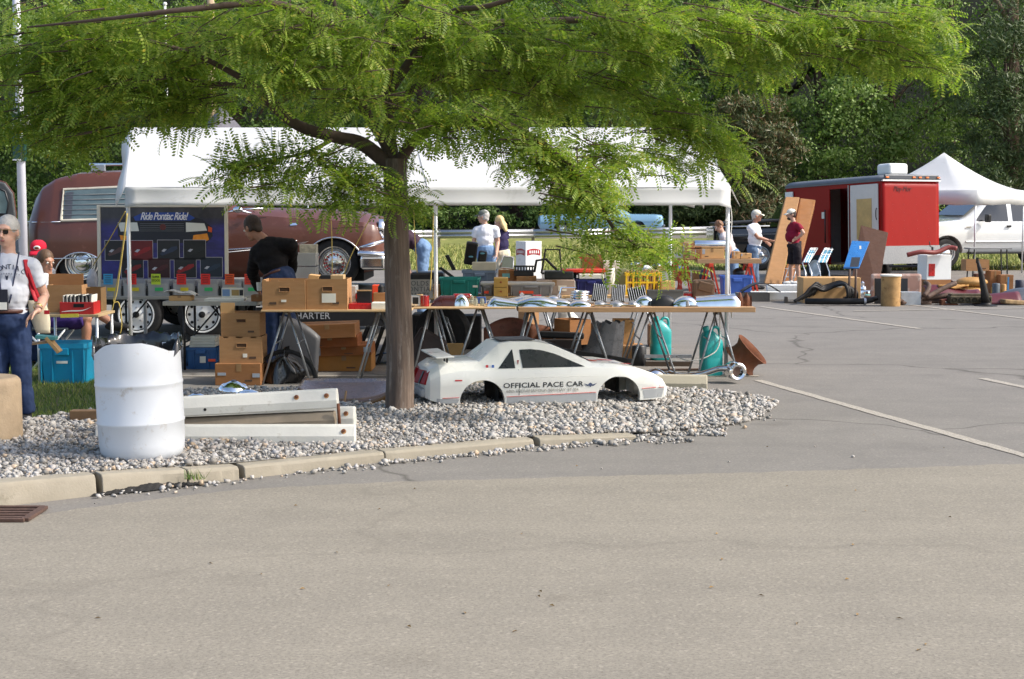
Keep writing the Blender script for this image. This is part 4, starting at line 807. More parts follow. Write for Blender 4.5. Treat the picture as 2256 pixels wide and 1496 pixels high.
# ---------------- other vehicles
def vehicle(name, label, cat, loc, rz, L, paint, wheels, glass, group=None, wr_=.36, ww=.24, hubm=CHROME, face=-1, arch=1.12):
    root = thing(name, label, cat, loc, rz, group); bd = mk('body', L.body(.12), paint, root, smooth=True)
    boolean_cut(bd, [MB().lathe([(wr_*arch, -.5), (wr_*arch, .5)], (wx, sd*1.1, wr_), 28, (0, 1, 0), capped=True) for wx in wheels for sd in (-1, 1)])
    for p in bd.data.polygons: p.use_smooth = True
    try: bd.data.set_sharp_from_angle(angle=math.radians(38))
    except Exception: pass
    for wx in wheels:
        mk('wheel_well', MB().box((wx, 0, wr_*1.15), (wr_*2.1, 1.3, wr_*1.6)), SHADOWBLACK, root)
        for sd in (-1, 1): wheel(root, wx, sd*(L._i(wx, 4) - ww*.62), wr_, wr_, ww, hubm, .62, side=sd)
    for g_ in glass:
        for sd in (-1, 1): mk('window', L.panel(g_, .006, sd), GLASS, root, smooth=True)
    return root
# white crew-cab SUV behind the pop-up tent (front to the left)
SW = carmat('suv_white', 222, 224, 222, rough=.25, var=.03)
SL = Loft([(-2.75, .55, 1.0, 1.08, .78, .6), (-2.68, .45, 1.05, 1.16, .92, .7), (-2.3, .42, 1.16, 1.24, .99, .74), (-1.35, .42, 1.22, 1.32, 1.0, .78), (-1.2, .42, 1.24, 1.38, 1.0, .78), (-.55, .42, 1.25, 1.88, 1.0, .74), (-.25, .42, 1.25, 1.98, 1.0, .76), (1.0, .42, 1.25, 2.0, 1.0, .77), (2.9, .42, 1.25, 1.98, 1.0, .77), (3.1, .45, 1.24, 1.9, .98, .74), (3.16, .6, 1.1, 1.3, .9, .6)])
s0 = at(2090, 590, 42.0); suv = vehicle('suv', 'white crew-cab SUV parked behind the pop-up tent', 'car', (s0.x + 1.5, 43.4, .07), math.radians(14), SL, SW, (-1.85, 1.9), [([(-.98, 1.28), (.02, 1.28)], [(-.5, 1.78), (.02, 1.86)]), ([(.16, 1.28), (1.1, 1.28)], [(.16, 1.87), (1.08, 1.88)]), ([(1.25, 1.28), (2.9, 1.28)], [(1.25, 1.88), (2.75, 1.86)])], wr_=.41, arch=1.2)
mk('windshield', MB().grid([[Vector((-1.22, y_, 1.44)) for y_ in np.linspace(-.74, .74, 7)], [Vector((-.58, y_*.92, 1.93)) for y_ in np.linspace(-.74, .74, 7)]]), GLASS, suv, solid=.02)
mk('mirror', MB().box((-.72, -1.13, 1.36), (.12, .18, .22)), BLACK, suv, bevel=.03); mk('door_handle', MB().box((.0, -1.015, 1.14), (.14, .03, .06)), BLACK, suv, bevel=.01)
for x_ in (-.95, .1, 1.18): mk('door_line', SL.strip([(x_, .5), (x_, 1.22)], .006, .001), rgb('seam_grey', 96, 98, 100), suv)
mk('rocker_trim', SL.strip([(-1.3, .72), (1.35, .72)], .03, .001), rgb('trim_white', 206, 208, 206), suv); mk('badge', MB().box((-1.22, -1.005, 1.12), (.16, .012, .04)), CHROME, suv); mk('running_board', MB().box((0, -1.0, .42), (2.4, .2, .06)), BLACK, suv, bevel=.01)
# black pickup left of the trailer
BP = carmat('pickup_black', 16, 17, 20, rough=.2, var=.1)
PL = Loft([(-2.75, .6, 1.0, 1.04, .9, .7), (-2.7, .52, 1.12, 1.16, .98, .8), (-1.0, .5, 1.16, 1.2, 1.0, .84), (-.95, .5, 1.2, 1.5, 1.0, .78), (-.8, .5, 1.22, 1.82, 1.0, .72), (.5, .5, 1.22, 1.84, 1.0, .72), (1.2, .5, 1.2, 1.3, 1.0, .76), (2.4, .5, 1.12, 1.2, .98, .74), (2.75, .55, 1.0, 1.06, .88, .6)])
p0 = at(1552, 590, 42); pick = vehicle('pickup_truck', 'black pickup truck with raised bed cover behind the visor man', 'pickup', (p0.x + 3.1, 43.2, 0), 0, PL, BP, (-1.55, 1.75), [([(-.75, 1.25), (.95, 1.25)], [(-.65, 1.72), (.45, 1.74)])], wr_=.41, ww=.28)
mk('bed_cover', MB().box((-1.85, 0, 1.32), (1.75, 1.7, .07), rot=(0, -.06, 0)), rgb('tonneau_black', 24, 24, 26, rough=.7), pick, bevel=.02); mk('body_stripe', PL.strip([(-2.6, .98), (0, 1.02), (2.3, 1.0)], .03, .0, flat=.3), rgb('grey_stripe', 92, 96, 104, rough=.3), pick); mk('tailgate', MB().box((-2.78, 0, .95), (.06, 1.6, .42)), BP, pick, bevel=.02); mk('rear_bumper', MB().box((-2.86, 0, .62), (.16, 1.8, .16)), CHROME, pick, bevel=.03)
# pale blue car on the road beyond the guardrail
BB = carmat('pale_blue_paint', 128, 168, 196, rough=.25)
CL = Loft([(-2.85, .5, .8, .86, .8, .6), (-2.75, .32, .9, .96, .94, .7), (-1.2, .28, .98, 1.02, .98, .74), (-.85, .28, .98, 1.06, .98, .72), (-.35, .28, .98, 1.40, .98, .62), (.75, .28, .98, 1.42, .98, .62), (1.35, .28, .98, 1.02, .98, .76), (2.5, .3, .96, 1.0, .96, .8), (2.78, .34, .9, .97, .9, .76), (2.84, .45, .8, .9, .84, .7)])
b0 = at(1462, 500, 70.2); blue = vehicle('parked_car', 'pale blue vintage car on the road beyond the guardrail', 'car', (b0.x - 2.84, 71.2, .40), 0, CL, BB, (-1.75, 1.65), [([(-.7, 1.0), (.95, 1.0)], [(-.35, 1.34), (.65, 1.36)])], wr_=.34)
mk('side_trim', CL.strip([(-2.7, .62), (0, .66), (2.75, .66)], .05, .0, flat=.3), rgb('slate_blue', 76, 104, 124, rough=.3), blue); mk('rear_bumper', MB().box((2.86, 0, .45), (.12, 1.8, .16)), CHROME, blue, bevel=.03); mk('rocker', CL.strip([(-2.6, .34), (2.6, .36)], .04, .0, flat=.4), CHROME, blue); mk('windshield', MB().grid([[Vector((-.86, y_, 1.07)) for y_ in np.linspace(-.66, .66, 5)], [Vector((-.36, y_*.9, 1.39)) for y_ in np.linspace(-.66, .66, 5)]]), GLASS, blue, solid=.02)
# dark wagon behind the hearse door, left edge
WL = Loft([(-2.3, .4, .9, 1.0, .85, .6), (-2.2, .35, 1.05, 1.6, .92, .68), (-1.8, .33, 1.06, 1.75, .94, .7), (.3, .33, 1.06, 1.78, .94, .7), (1.0, .33, 1.05, 1.2, .94, .74), (2.1, .36, .9, 1.0, .9, .7), (2.25, .45, .8, .86, .8, .6)])
w0 = at(66, 480, 34); wag = vehicle('dark_wagon', 'dark wagon parked behind the open hearse door', 'car', (w0.x - 2.0, 34.9, 0), 0, WL, carmat('wagon_grey', 44, 48, 50), (-1.4, 1.4), [([(-1.9, 1.1), (-.3, 1.1)], [(-1.85, 1.6), (-.3, 1.62)]), ([(-.2, 1.1), (.8, 1.1)], [(-.2, 1.62), (.35, 1.6)])], wr_=.34)
# ---------------- red enclosed trailer
phi = math.radians(60); rc = at(1945, 600, 36.0); rc.z = 0; RT = thing('enclosed_trailer', 'red enclosed cargo trailer with dented front and open side door', 'trailer', rc, rot=(0, 0, 0))
RT.rotation_euler = (0, math.radians(2.4), math.pi/2 + (math.pi/2 - phi) - math.pi/2 + math.pi)   # local +x runs along the side to the rear
RT.rotation_euler = Euler((0, math.radians(2.4), math.pi - phi)); W, LG = 1.8, 3.4; zb, zt = .42, 2.36
# local frame: x = rearwards along the side, y = across the front (away from camera is +y after mirroring)
TR_ = rgb('trailer_red', 142, 4, 6, rough=.35, var=.05, coat=.08, spec=.2); sgn = -1
yy = lambda v: sgn*v
op0, op1 = 1.13, 1.80                                                                                 # door opening along the side
def slab(name, x0, x1, z0, z1, y=.0, th=.03, m=TR_, **k): return mk(name, MB().box(((x0 + x1)/2, yy(y + th/2), (z0 + z1)/2), (x1 - x0, th, z1 - z0)), m, RT, **k)
slab('side_panel', 0, op0, zb, zt); slab('side_panel', op1, LG, zb, zt); slab('side_panel', op0, op1, zt - .12, zt)
mk('far_side', MB().box((LG/2, yy(W - .015), (zb + zt)/2), (LG, .03, zt - zb)), TR_, RT); mk('floor', MB().box((LG/2, yy(W/2), zb + .02), (LG - .06, W - .06, .05)), rgb('plywood_floor', 92, 74, 52), RT); mk('rear_panel', MB().box((LG - .016, yy(W/2), (zb + zt)/2), (.03, W - .07, zt - zb)), WHITE, RT)
fr = MB(); n = 16
fr.grid([[Vector((-.001 - .0*j + .003*math.sin(i*1.9)*math.sin(k*1.3), yy(W*i/n), zb + (zt - zb)*k/12)) for i in range(n + 1)] for k in range(13) for j in (0,)]); mk('front_panel', fr, TR_, RT, solid=.03, smooth=True)
DP = mat('diamond_plate', (.30, .31, .33, 1), rough=.35, metal=.7, var=.2, scale=30, bmp=.9, bscale=90)
mk('stone_guard', MB().box((-.03, yy(W/2), zb + .20), (.012, W + .02, .42)), DP, RT)
RGREY = rgb('roof_grey', 96, 100, 106, rough=.5, var=.1)
rr = []
for x_ in np.linspace(-.06, LG, 12): rr.append([Vector((x_, yy(-.03 + (W + .06)*i/14), zt + .02 + .14*math.sin(math.pi*(i/14))**.35*(min(1, (x_ + .08)/.12)**.5))) for i in range(15)])
mk('roof', MB().grid(rr), RGREY, RT, solid=.03, smooth=True); mk('roof_nose', MB().box((-.045, yy(W/2), zt + .075), (.05, W*.96, .12)), rgb('roof_dark', 62, 68, 76, rough=.4), RT, bevel=.02); mk('roof_trim', MB().box((-.04, yy(W/2), zt - .0), (.05, W + .05, .035)), WHITE, RT); mk('side_trim', MB().box((LG/2, yy(-.02), zt), (LG, .03, .04)), RGREY, RT)
LAMP = rgb('marker_orange', 236, 116, 30, rough=.3)
for v in (.10, .94, 1.14, 1.37, 1.73): mk('marker_light', MB().box((-.08, yy(v), zt + .07), (.03, .09, .035)), LAMP, RT, bevel=.006)
mk('roof_vent', MB().box((.42, yy(.74), zt + .28), (.46, .6, .28)), WHITE, RT, bevel=.07, seg=4)
dr = mk('door', MB().box((.56, yy(-.03), 1.40), (.92, .035, 1.78)), rgb('door_white', 208, 206, 200, rough=.4, var=.06), RT, bevel=.006); mk('door_panel', MB().box((.54, yy(-.056), 1.48), (.50, .012, .95)), rgb('ply_panel', 196, 168, 108, rough=.7), dr); mk('handle', MB().tube([(.12, yy(-.06), 1.45), (.10, yy(-.10), 1.52), (.10, yy(-.10), 1.66), (.12, yy(-.06), 1.72)], .012, 6), BLACK, dr, smooth=True)
mk('door_edge', MB().box((1.1, yy(-.025), 1.40), (.025, .02, 1.8)), STEEL, RT); mk('grab_bar', MB().tube([(1.9, yy(-.06), .95), (1.9, yy(-.06), 1.75)], .016, 8), BLACK, RT, smooth=True); mk('notice', MB().box((2.02, yy(-.01), 1.62), (.1, .012, .16)), PAPER, RT)
mk('rear_door_edge', MB().box((LG - .15, yy(-.035), 1.5), (.28, .03, 1.5)), WHITE, RT)
for k in range(6):
    for v in (.3, .66, 1.08, 1.44): mk('rivet', MB().ball((-.02, yy(v + .02*math.sin(k*v)), zb + .62 + .19*k), (.005, .008, .008), 6, 4), rgb('rivet_pink', 170, 60, 58), RT)
tx = text('Play-Mor', .17, rgb('script_dark', 74, 16, 20), RT, (-.024, yy(.62), zt - .2), (math.pi/2, 0, math.pi/2*3), shear=.3, sx=.9)
for v, nm in ((.5, 1), (1.2, 1)):
    pass
wheel(RT, LG*.62, yy(-.12), .33, .33, .2, WHITE, .62, side=1); wheel(RT, LG*.62, yy(W + .12), .33, .33, .2, WHITE, .62, side=-1)
mk('tongue', MB().tube([(0, yy(.2), zb - .06), (-.9, yy(W/2), zb - .08)], .035, 6), BLACK, RT); mk('tongue', MB().tube([(0, yy(W - .2), zb - .06), (-.9, yy(W/2), zb - .08)], .035, 6), BLACK, RT)
jk = mk('jack', MB().tube([(-.7, yy(W/2), 0.02), (-.7, yy(W/2), zb + .36)], .03, 8), BLACK, RT, smooth=True); mk('jack_crank', MB().tube([(-.7, yy(W/2), zb + .36), (-.78, yy(W/2 - .16), zb + .38), (-.8, yy(W/2 - .2), zb + .5)], .011, 6), BLACK, jk, smooth=True)
for (x_, v, z_, d_, mm, nm) in ((1.45, .8, .85, (.55, .6, .8), CARD2, 'cardboard carton inside the trailer, low by the doorway'), (1.5, .8, 1.62, (.6, .5, .3), rgb('yellow_panel', 230, 170, 40), 'yellow panel lying inside the trailer doorway'), (1.48, .8, 1.95, (.6, .5, .3), CARD, 'cardboard carton high inside the trailer doorway')):
    R_ = Matrix.Rotation(math.pi - phi, 4, 'Z'); o = mk('carton', MB().box((0, 0, 0), d_), mm, bevel=.01); o.matrix_world = Matrix.Translation(rc) @ R_ @ Matrix.Translation((x_, yy(v), z_ - x_*.04)); tag(o, nm, 'box', 'cartons stowed in the red trailer')
# ================================================================= BUILDERS FOR GOODS
def place(x0, y0, x1, y1, Y, z=None):
    x, zb, w_, h = rect(x0, y0, x1, y1, Y)
    if z is not None: h = h + (zb - z) if abs(zb - z) < .12 else h; zb = z
    return x, zb, w_, h
def carton(label, x0, y0, x1, y1, Y, d=.35, m=None, rz=0, z=None, open_=False, slot=False, tapes=(), note=None, group=None, name='cardboard_box', tilt=0, notch=False):
    m = m or CARD; x, zb, w_, h = place(x0, y0, x1, y1, Y, z); root = thing(name, label, 'box', (x, Y + d/2, zb), rot=(0, tilt, rz), group=group); th = .006
    if open_:
        for sx in (-1, 1): mk('side_panel', MB().box((sx*(w_/2 - th/2), 0, h/2), (th, d, h)), m, root, bevel=.002)
        fpoly = [(-w_/2 + th, 0), (w_/2 - th, 0), (w_/2 - th, h)] + ([(w_*.38, h), (w_*.36, h - .012), (w_*.24, h - .012), (w_*.22, h), (w_*.06, h), (w_*.04, h - .012), (-w_*.1, h - .012), (-w_*.12, h), (-w_*.28, h), (-w_*.3, h - .012), (-w_*.4, h - .012), (-w_*.42, h)] if notch else []) + [(-w_/2 + th, h)]
        mk('front_panel', MB().prism(fpoly, (0, -d/2 + .0005, 0), (1, 0, 0), (0, 0, 1), -th), m, root); mk('back_panel', MB().box((0, d/2 - th/2, h/2), (w_ - 2*th, th, h)), m, root); mk('bottom', MB().box((0, 0, .004), (w_ - 2*th - .002, d - 2*th, .006)), m, root)
        mk('contents', MB().box((0, 0, h*.42), (w_ - .03, d - .03, h*.78)), rgb('box_contents', 112, 92, 70, rough=.9, var=.5, scale=25), root)
    else:
        mk('body', MB().box((0, 0, h/2), (w_, d, h)), m, root, bevel=.006); mk('lid_seam', MB().box((0, 0, h + .0005), (w_*.98, .004, .002)), SHADOWBLACK, root); mk('tape', MB().box((w_*.03*math.sin(x*9), -d/2 - .0012, h*.82), (min(.05, w_*.16), .002, h*.36)), rgb('brown_tape', 150, 116, 76, rough=.35), root)
    if h > .1: mk('print_mark', MB().box((w_*.28*math.sin(x*23), -d/2 - .0014, h*.22), (w_*.16, .002, h*.08)), rgb('carton_ink', 84, 62, 44), root)
    if slot:
        sw, sh = w_*.24, h*.15; mk('hand_slot', MB().box((w_*.02, -d/2 - .001, h*.68), (sw, .004, sh)), rgb('slot_dark', 70, 44, 22, rough=.9), root)
        mk('slot_rim', MB().tube([(w_*.02 + a*sw/2, -d/2 - .003, h*.68 + b_*sh/2) for a, b_ in ((-1, -1), (1, -1), (1, 1), (-1, 1), (-1, -1))], .003, 4), m, root)
    for (u, v, tw, th_, tm) in tapes: mk('tape', MB().box(((u - .5)*w_, -d/2 - .002, v*h), (tw*w_, .003, th_*h)), tm, root)
    if note: mk('label', MB().box(((note[0] - .5)*w_, -d/2 - .0022, note[1]*h), (note[2]*w_, .003, note[3]*h)), PAPER if len(note) < 5 else note[4], root)
    return root
def tote(label, x0, y0, x1, y1, Y, m, d=.42, z=None, lid=None, group='plastic storage totes', rz=0, full=None, marks=(), name='storage_tote'):
    x, zb, w_, h = place(x0, y0, x1, y1, Y, z); root = thing(name, label, 'storage bin', (x, Y + d/2, zb), rz, group); k = .86; rows = []
    def ring(s, zz):
        a, b_ = w_/2*s, d/2*s; c = .03; return [Vector(p) for p in ((-a + c, -b_, zz), (a - c, -b_, zz), (a, -b_ + c, zz), (a, b_ - c, zz), (a - c, b_, zz), (-a + c, b_, zz), (-a, b_ - c, zz), (-a, -b_ + c, zz))]
    q = MB().grid([ring(k, 0), ring(k + .06*.9, h*.5), ring(.945, h*.88), ring(1.0, h*.88), ring(1.0, h), ring(.97, h), ring(.93, h*.86), ring(k - .03, .01)], closed=True); q.f += [tuple(range(8))[::-1], tuple(56 + i for i in range(8))]; q.mi += [0, 0]
    mk('body', q, m, root, smooth=25)
    for sx in (-.42, -.2, .2, .42): mk('rib', MB().box((sx*w_, -d/2*.93, h*.45), (.014, .02, h*.8), rot=(-.0, 0, 0)), m, root, bevel=.004)
    mk('handle', MB().box((0, -d/2*.99, h*.80), (w_*.28, .035, h*.17)), m, root, bevel=.008)
    if lid:
        mk('lid', MB().box((0, 0, h + .012), (w_*1.02, d*1.02, .026)), lid, root, bevel=.008)
    elif full: mk('contents', MB().box((0, 0, h*.5), (w_*.85, d*.85, h*.7)), full, root)
    for (u, v, tw, th_, tm) in marks: mk('sticker', MB().box(((u - .5)*w_, -d/2*.955 - .004, v*h), (tw*w_, .003, th_*h), rot=(-.06, 0, 0)), tm, root)
    return root
def solidbox(name, label, cat, x0, y0, x1, y1, Y, d, m, z=None, rz=0, bev=.006, group=None, rot=None):
    x, zb, w_, h = place(x0, y0, x1, y1, Y, z); root = thing(name, label, cat, (x, Y + d/2, zb), rz, group, rot); mk('body', MB().box((0, 0, h/2), (w_, d, h)), m, root, bevel=bev); root['wh'] = (w_, h); return root, w_, h, d
def single(name, label, cat, mb, m, loc=(0, 0, 0), rot=(0, 0, 0), group=None, **k): o = mk(name, mb, m, None, loc, rot=rot, **k); return tag(o, label, cat, group)
# ================================================================= TABLES
PLY = rgb('plywood', 190, 158, 114, rough=.75, var=.2, scale=4, stretch=(1, 14, 14)); GTOP = rgb('grey_table_top', 168, 164, 152, rough=.6, var=.08); LEGM = mat('leg_tube', (.34, .36, .38, 1), rough=.35, metal=.8, var=.3, scale=30)
TZ = .742
def table(label, px0, px1, Yf, d, top, th=.03, legs=(), name='trestle_table', z=TZ, edge=None, lx=None, legm=None, group='market tables'):
    x0, x1 = at(px0, 670, Yf).x, at(px1, 670, Yf).x; root = thing(name, label, 'table', ((x0 + x1)/2, Yf + d/2, 0), group=group); cx = (x0 + x1)/2
    if edge:
        n = 4
        for k in range(n): mk('plank', MB().box((random.uniform(-.01, .01), -d/2 + d*(k + .5)/n, z - th/2), (x1 - x0 - random.uniform(0, .03), d/n - .006, th)), top, root, bevel=.003)
    else: mk('top', MB().box((0, 0, z - th/2), (x1 - x0, d, th)), top, root, bevel=.004)
    for (px, sp) in legs:                                # A-frame trestles: four slanting tubes and two ties
        x = at(px, 700, Yf).x - cx
        for yy_ in (-d/2 + .07, d/2 - .07):
            for sd in (-1, 1): mk('leg', MB().tube([(x + sd*.02, yy_*.9, z - th), (x + sd*sp, yy_*1.06, 0.0)], .0115, 7), legm or LEGM, root, smooth=True)
        mk('tie', MB().tube([(x, -d/2 + .08, z - th - .02), (x, d/2 - .08, z - th - .02)], .013, 6), legm or LEGM, root, smooth=True)
        for sd in (-1, 1): mk('spreader', MB().tube([(x + sd*sp*.45, -d/2 + .06, z*.55), (x + sd*sp*.45, d/2 - .06, z*.55)], .007, 5), legm or LEGM, root, smooth=True)
    for px in (lx or ()):
        x = at(px, 700, Yf).x - cx
        for yy_ in (-d/2 + .08, d/2 - .08): mk('leg', MB().tube([(x, yy_, z - th), (x, yy_, 0)], .014, 7), BLACK, root, smooth=True)
        mk('brace', MB().tube([(x, -d/2 + .08, .3), (x, d/2 - .08, .3)], .01, 6), BLACK, root, smooth=True); mk('brace', MB().tube([(x, 0, .3), (x + (.35 if x < 0 else -.35), 0, z - th)], .01, 6), BLACK, root, smooth=True)
    return root
table('grey folding table left of the stacked cartons', 358, 566, 16.4, .72, GTOP, .045, lx=(402, 520), name='folding_table')
table('long pale table carrying the clear bins under the poster', 222, 885, 17.35, .75, GTOP, .035, lx=(245, 540, 860), name='folding_table')
table('plywood trestle table with two brown file cartons at its front', 574, 905, 15.05, .62, PLY, .02, [(628, .24), (835, .24)])
table('plywood trestle table of lenses and chrome right of the trunk', 906, 1136, 15.45, .7, PLY, .018, [(950, .2), (1055, .26)])
table('long trestle table with a timber edge laden with chrome trim', 1137, 1666, 15.45, .8, WOOD, .05, [(1170, .2), (1300, .24), (1438, .26), (1585, .22)], edge=True)
table('trestle table with totes in the middle of the tent', 900, 1240, 17.25, .7, PLY, .03, [(960, .25), (1190, .25)])
table('trestle table with the beige tote and crates at the tent middle', 1180, 1480, 17.5, .7, PLY, .03, [(1240, .24), (1420, .24)])
table('rear trestle table with dark car panels under the tent', 900, 1260, 18.75, .7, GTOP, .03, [(960, .25), (1180, .25)])
# ================================================================= LEFT CORNER
p = gp(-40, 985, .11); bl = thing('concrete_bollard', 'round exposed-aggregate concrete bollard at the left edge', 'bollard', (at(45, 900, 10.75).x - .27, 10.75, .05)); BC = rgb('aggregate_concrete', 158, 138, 112, rough=.95, var=.2, scale=9, bmp=.9, bscale=60, dirt=(C(92, 76, 60), .68, 5)); hb = at(20, 836, 10.6).z - .05
mk('body', MB().lathe([(.275, 0), (.27, hb*.3), (.268, hb*.9), (.262, hb*.96), (.25, hb*.985), (.24, hb)], n=40), BC, bl, smooth=40); mk('top', MB().lathe([(.24, hb), (.12, hb + .004), (.001, hb + .005)], n=40), BC, bl, smooth=True)
# white drum bin, rim cut wavy, black liner
DRY = 10.05; d0 = at(292, 1016, DRY - .28); dr = thing('drum_bin', 'white plastic drum used as a bin with a black liner', 'bin', (d0.x, DRY, gz(d0.x) + .0), rot=(0, -.034, .0)); R = .280; DW = rgb('drum_white', 214, 218, 222, rough=.42, var=.05, scale=3, dirt=(C(180, 172, 160), .60, 3)); rows = []
t_ = DW.node_tree; b_ = t_.nodes['Principled BSDF']; b_.inputs['Subsurface Weight'].default_value = .15; b_.inputs['Subsurface Radius'].default_value = (.05, .05, .05)
prof = [(.0, R*.86), (.02, R*.92), (.05, R*.965), (.10, R*.985), (.225, R*.995), (.232, R*1.012), (.244, R*1.012), (.251, R*.995), (.45, R), (.475, R), (.482, R*1.014), (.494, R*1.014), (.501, R)]
def drtop(a):
    c = math.degrees((a + math.pi*2) % (2*math.pi)); return float(np.interp(c, [0, 60, 120, 180, 212, 238, 250, 290, 305, 330, 360], [.69, .73, .72, .655, .70, .755, .765, .765, .745, .70, .69]))
A = np.linspace(0, 2*math.pi, 72, endpoint=False)
for z_, r_ in prof: rows.append([Vector((r_*math.cos(a), r_*math.sin(a), z_)) for a in A])
for k in range(1, 5): rows.append([Vector((R*(1 - .012*k/4)*math.cos(a), R*(1 - .012*k/4)*math.sin(a), .501 + (drtop(a) - .501)*k/4)) for a in A])
for k in range(3): rows.append([Vector((R*(.965 - .01*k)*math.cos(a), R*(.965 - .01*k)*math.sin(a), drtop(a)*(1 - .12*k) - .002)) for a in A])
mk('barrel', MB().grid(rows, closed=True), DW, dr, smooth=50); mk('base', MB().lathe([(R*.86, 0.002), (.001, .004)], n=72), DW, dr)
BAG = rgb('black_bag', 20, 20, 22, rough=.22, var=.3, coat=.5); rows = []
for k in range(7):
    row = []
    for a in A:
        fr_ = max(0, min(1, (-math.sin(a) - .15)*2.2)); wob = .012*math.sin(a*7 + k) + .008*math.sin(a*19)
        z_ = [.45, .55, .65, .73, .785, .79, .71][k] + wob; r_ = R*(.95 if k < 4 else (.99, 1.02, 1.045)[k - 4])
        z_ = z_*(1 - fr_) + (.45 + .025*k)*fr_; r_ = r_*(1 - fr_) + R*.93*fr_
        row.append(Vector(((r_ + .006*math.sin(a*17 + k))*math.cos(a), (r_ + .006*math.sin(a*13 + k*2))*math.sin(a), z_)))
    rows.append(row)
mk('liner', MB().grid(rows, closed=True), BAG, dr, smooth=True)
# wheel stops heaped beside the bin
STOP = rgb('stop_concrete_white', 200, 198, 188, rough=.85, var=.1, scale=4, bmp=.3, dirt=(C(160, 152, 138), .6, 2)); STOPG = rgb('stop_concrete', 170, 162, 142, rough=.9, var=.14, scale=4, bmp=.4, dirt=(C(124, 116, 100), .58, 2))
def wheel_stop(label, a, b, m, w_=.16, h=.13, rustspots=(), group='concrete wheel stops', hole=None):
    a, b = Vector(a), Vector(b); L_ = (b - a).length; root = thing('wheel_stop', label, 'wheel stop', (a + b)/2, group=group, rot=(0, -math.asin((b.z - a.z)/L_), math.atan2(b.y - a.y, b.x - a.x)))
    pr = [(-w_/2, 0), (w_/2, 0), (w_/2, h*.45), (w_*.27, h), (-w_*.27, h), (-w_/2, h*.45)]
    mk('block', MB().prism(pr, (-L_/2, 0, 0), (0, 1, 0), (0, 0, 1), L_), m, root, bevel=.01)
    for u in rustspots: mk('pin', MB().lathe([(.012, 0), (.012, .012), (.001, .014)], (L_*u, -w_*.40, h*.72), 10, (0, -.85, .5)), RUST, root); mk('rust_stain', MB().lathe([(.001, .0), (.019, .001)], (L_*u, -w_*.41, h*.70), 14, (0, -.85, .36)), rgb('rust_stain', 176, 130, 84, rough=.9, var=.3, scale=30), root)
    if hole: mk('hole', MB().lathe([(.001, .001), (.011, .001)], (L_*hole, -w_*.505, h*.32), 10, (0, -1, 0)), SHADOWBLACK, root)
    return root
zb = .085
wheel_stop('white wheel stop lying lowest at the front of the heap', (at(210, 985, 10.75).x, 10.8, zb), (at(783, 976, 10.85).x, 10.88, zb - .01), STOP, h=.13, rustspots=(.455,), hole=.1)
wheel_stop('white rust-spotted wheel stop resting slanted on top of the heap', (at(210, 930, 10.95).x, 11.05, zb + .13), (at(742, 912, 11.0).x, 11.12, zb + .215), STOP, h=.135, rustspots=(.33, .455), hole=-.05)
wheel_stop('white wheel stop poking out behind the slanted one', (at(330, 935, 11.3).x, 11.36, zb + .02), (at(781, 930, 11.25).x, 11.33, zb + .05), STOP, h=.14, rustspots=(.46,))
wheel_stop('grimy grey wheel stop wedged in the middle of the heap', (at(300, 955, 11.02).x, 11.07, zb + .03), (at(738, 940, 11.02).x, 11.09, zb + .09), rgb('stop_dark', 128, 116, 98, rough=.95, var=.3, scale=5), h=.10)
single('rust_pin', 'rusty steel pin sticking out of the wheel stop heap', 'pin', MB().tube([(0, 0, 0), (-.01, .01, .16)], .012, 8), RUST, (at(748, 930, 11.0).x, 11.0, .18), smooth=True)
single('wood_block', 'short timber block behind the white drum', 'wood block', MB().box((0, 0, .06), (.4, .1, .13)), rgb('old_timber', 118, 92, 64, rough=.9, var=.3, scale=6), (at(215, 920, 11.6).x, 11.6, .09), bevel=.006)
ply = single('plywood_sheet', 'weathered board lying behind the wheel stop heap', 'board', MB().box((0, 0, 0), (1.25, .5, .02)), PLY, (at(540, 884, 11.85).x, 11.9, .235), rot=(0, -.01, .03)); single('cinder_block', 'concrete block under the weathered board', 'block', MB().box((0, 0, .075), (1.0, .2, .15)), STOPG, (at(540, 884, 11.85).x, 11.9, .072), bevel=.005)
def hubcap(label, px, py, Y, r, z, tilt=(0, 0, 0), m=CHROME):
    root = thing('hubcap', label, 'hubcap', (at(px, py, Y).x, Y, z), rot=tilt, group='chrome hubcaps on the board'); mk('dish', MB().lathe([(r, 0), (r*.97, .014), (r*.8, .03), (r*.7, .026), (r*.5, .045), (r*.25, .06), (.001, .063)], n=32), m, root, smooth=50); mk('emblem', MB().lathe([(r*.2, .058), (r*.17, .068), (.001, .07)], n=16), rgb('emblem_dark', 60, 60, 66, metal=.6, rough=.3), root, smooth=40)
hubcap('chrome hubcap lying nearest the white drum', 434, 880, 11.85, .135, .25); hubcap('chrome hubcap topmost of the pile on the board', 515, 858, 11.95, .12, .335, (.1, .05, 0)); hubcap('chrome hubcap in the middle of the pile', 548, 870, 11.82, .155, .285, (-.08, 0, 0)); hubcap('chrome hubcap lowest of the pile', 505, 880, 11.78, .13, .25); hubcap('chrome hubcap at the right end of the board', 600, 880, 11.86, .13, .25)
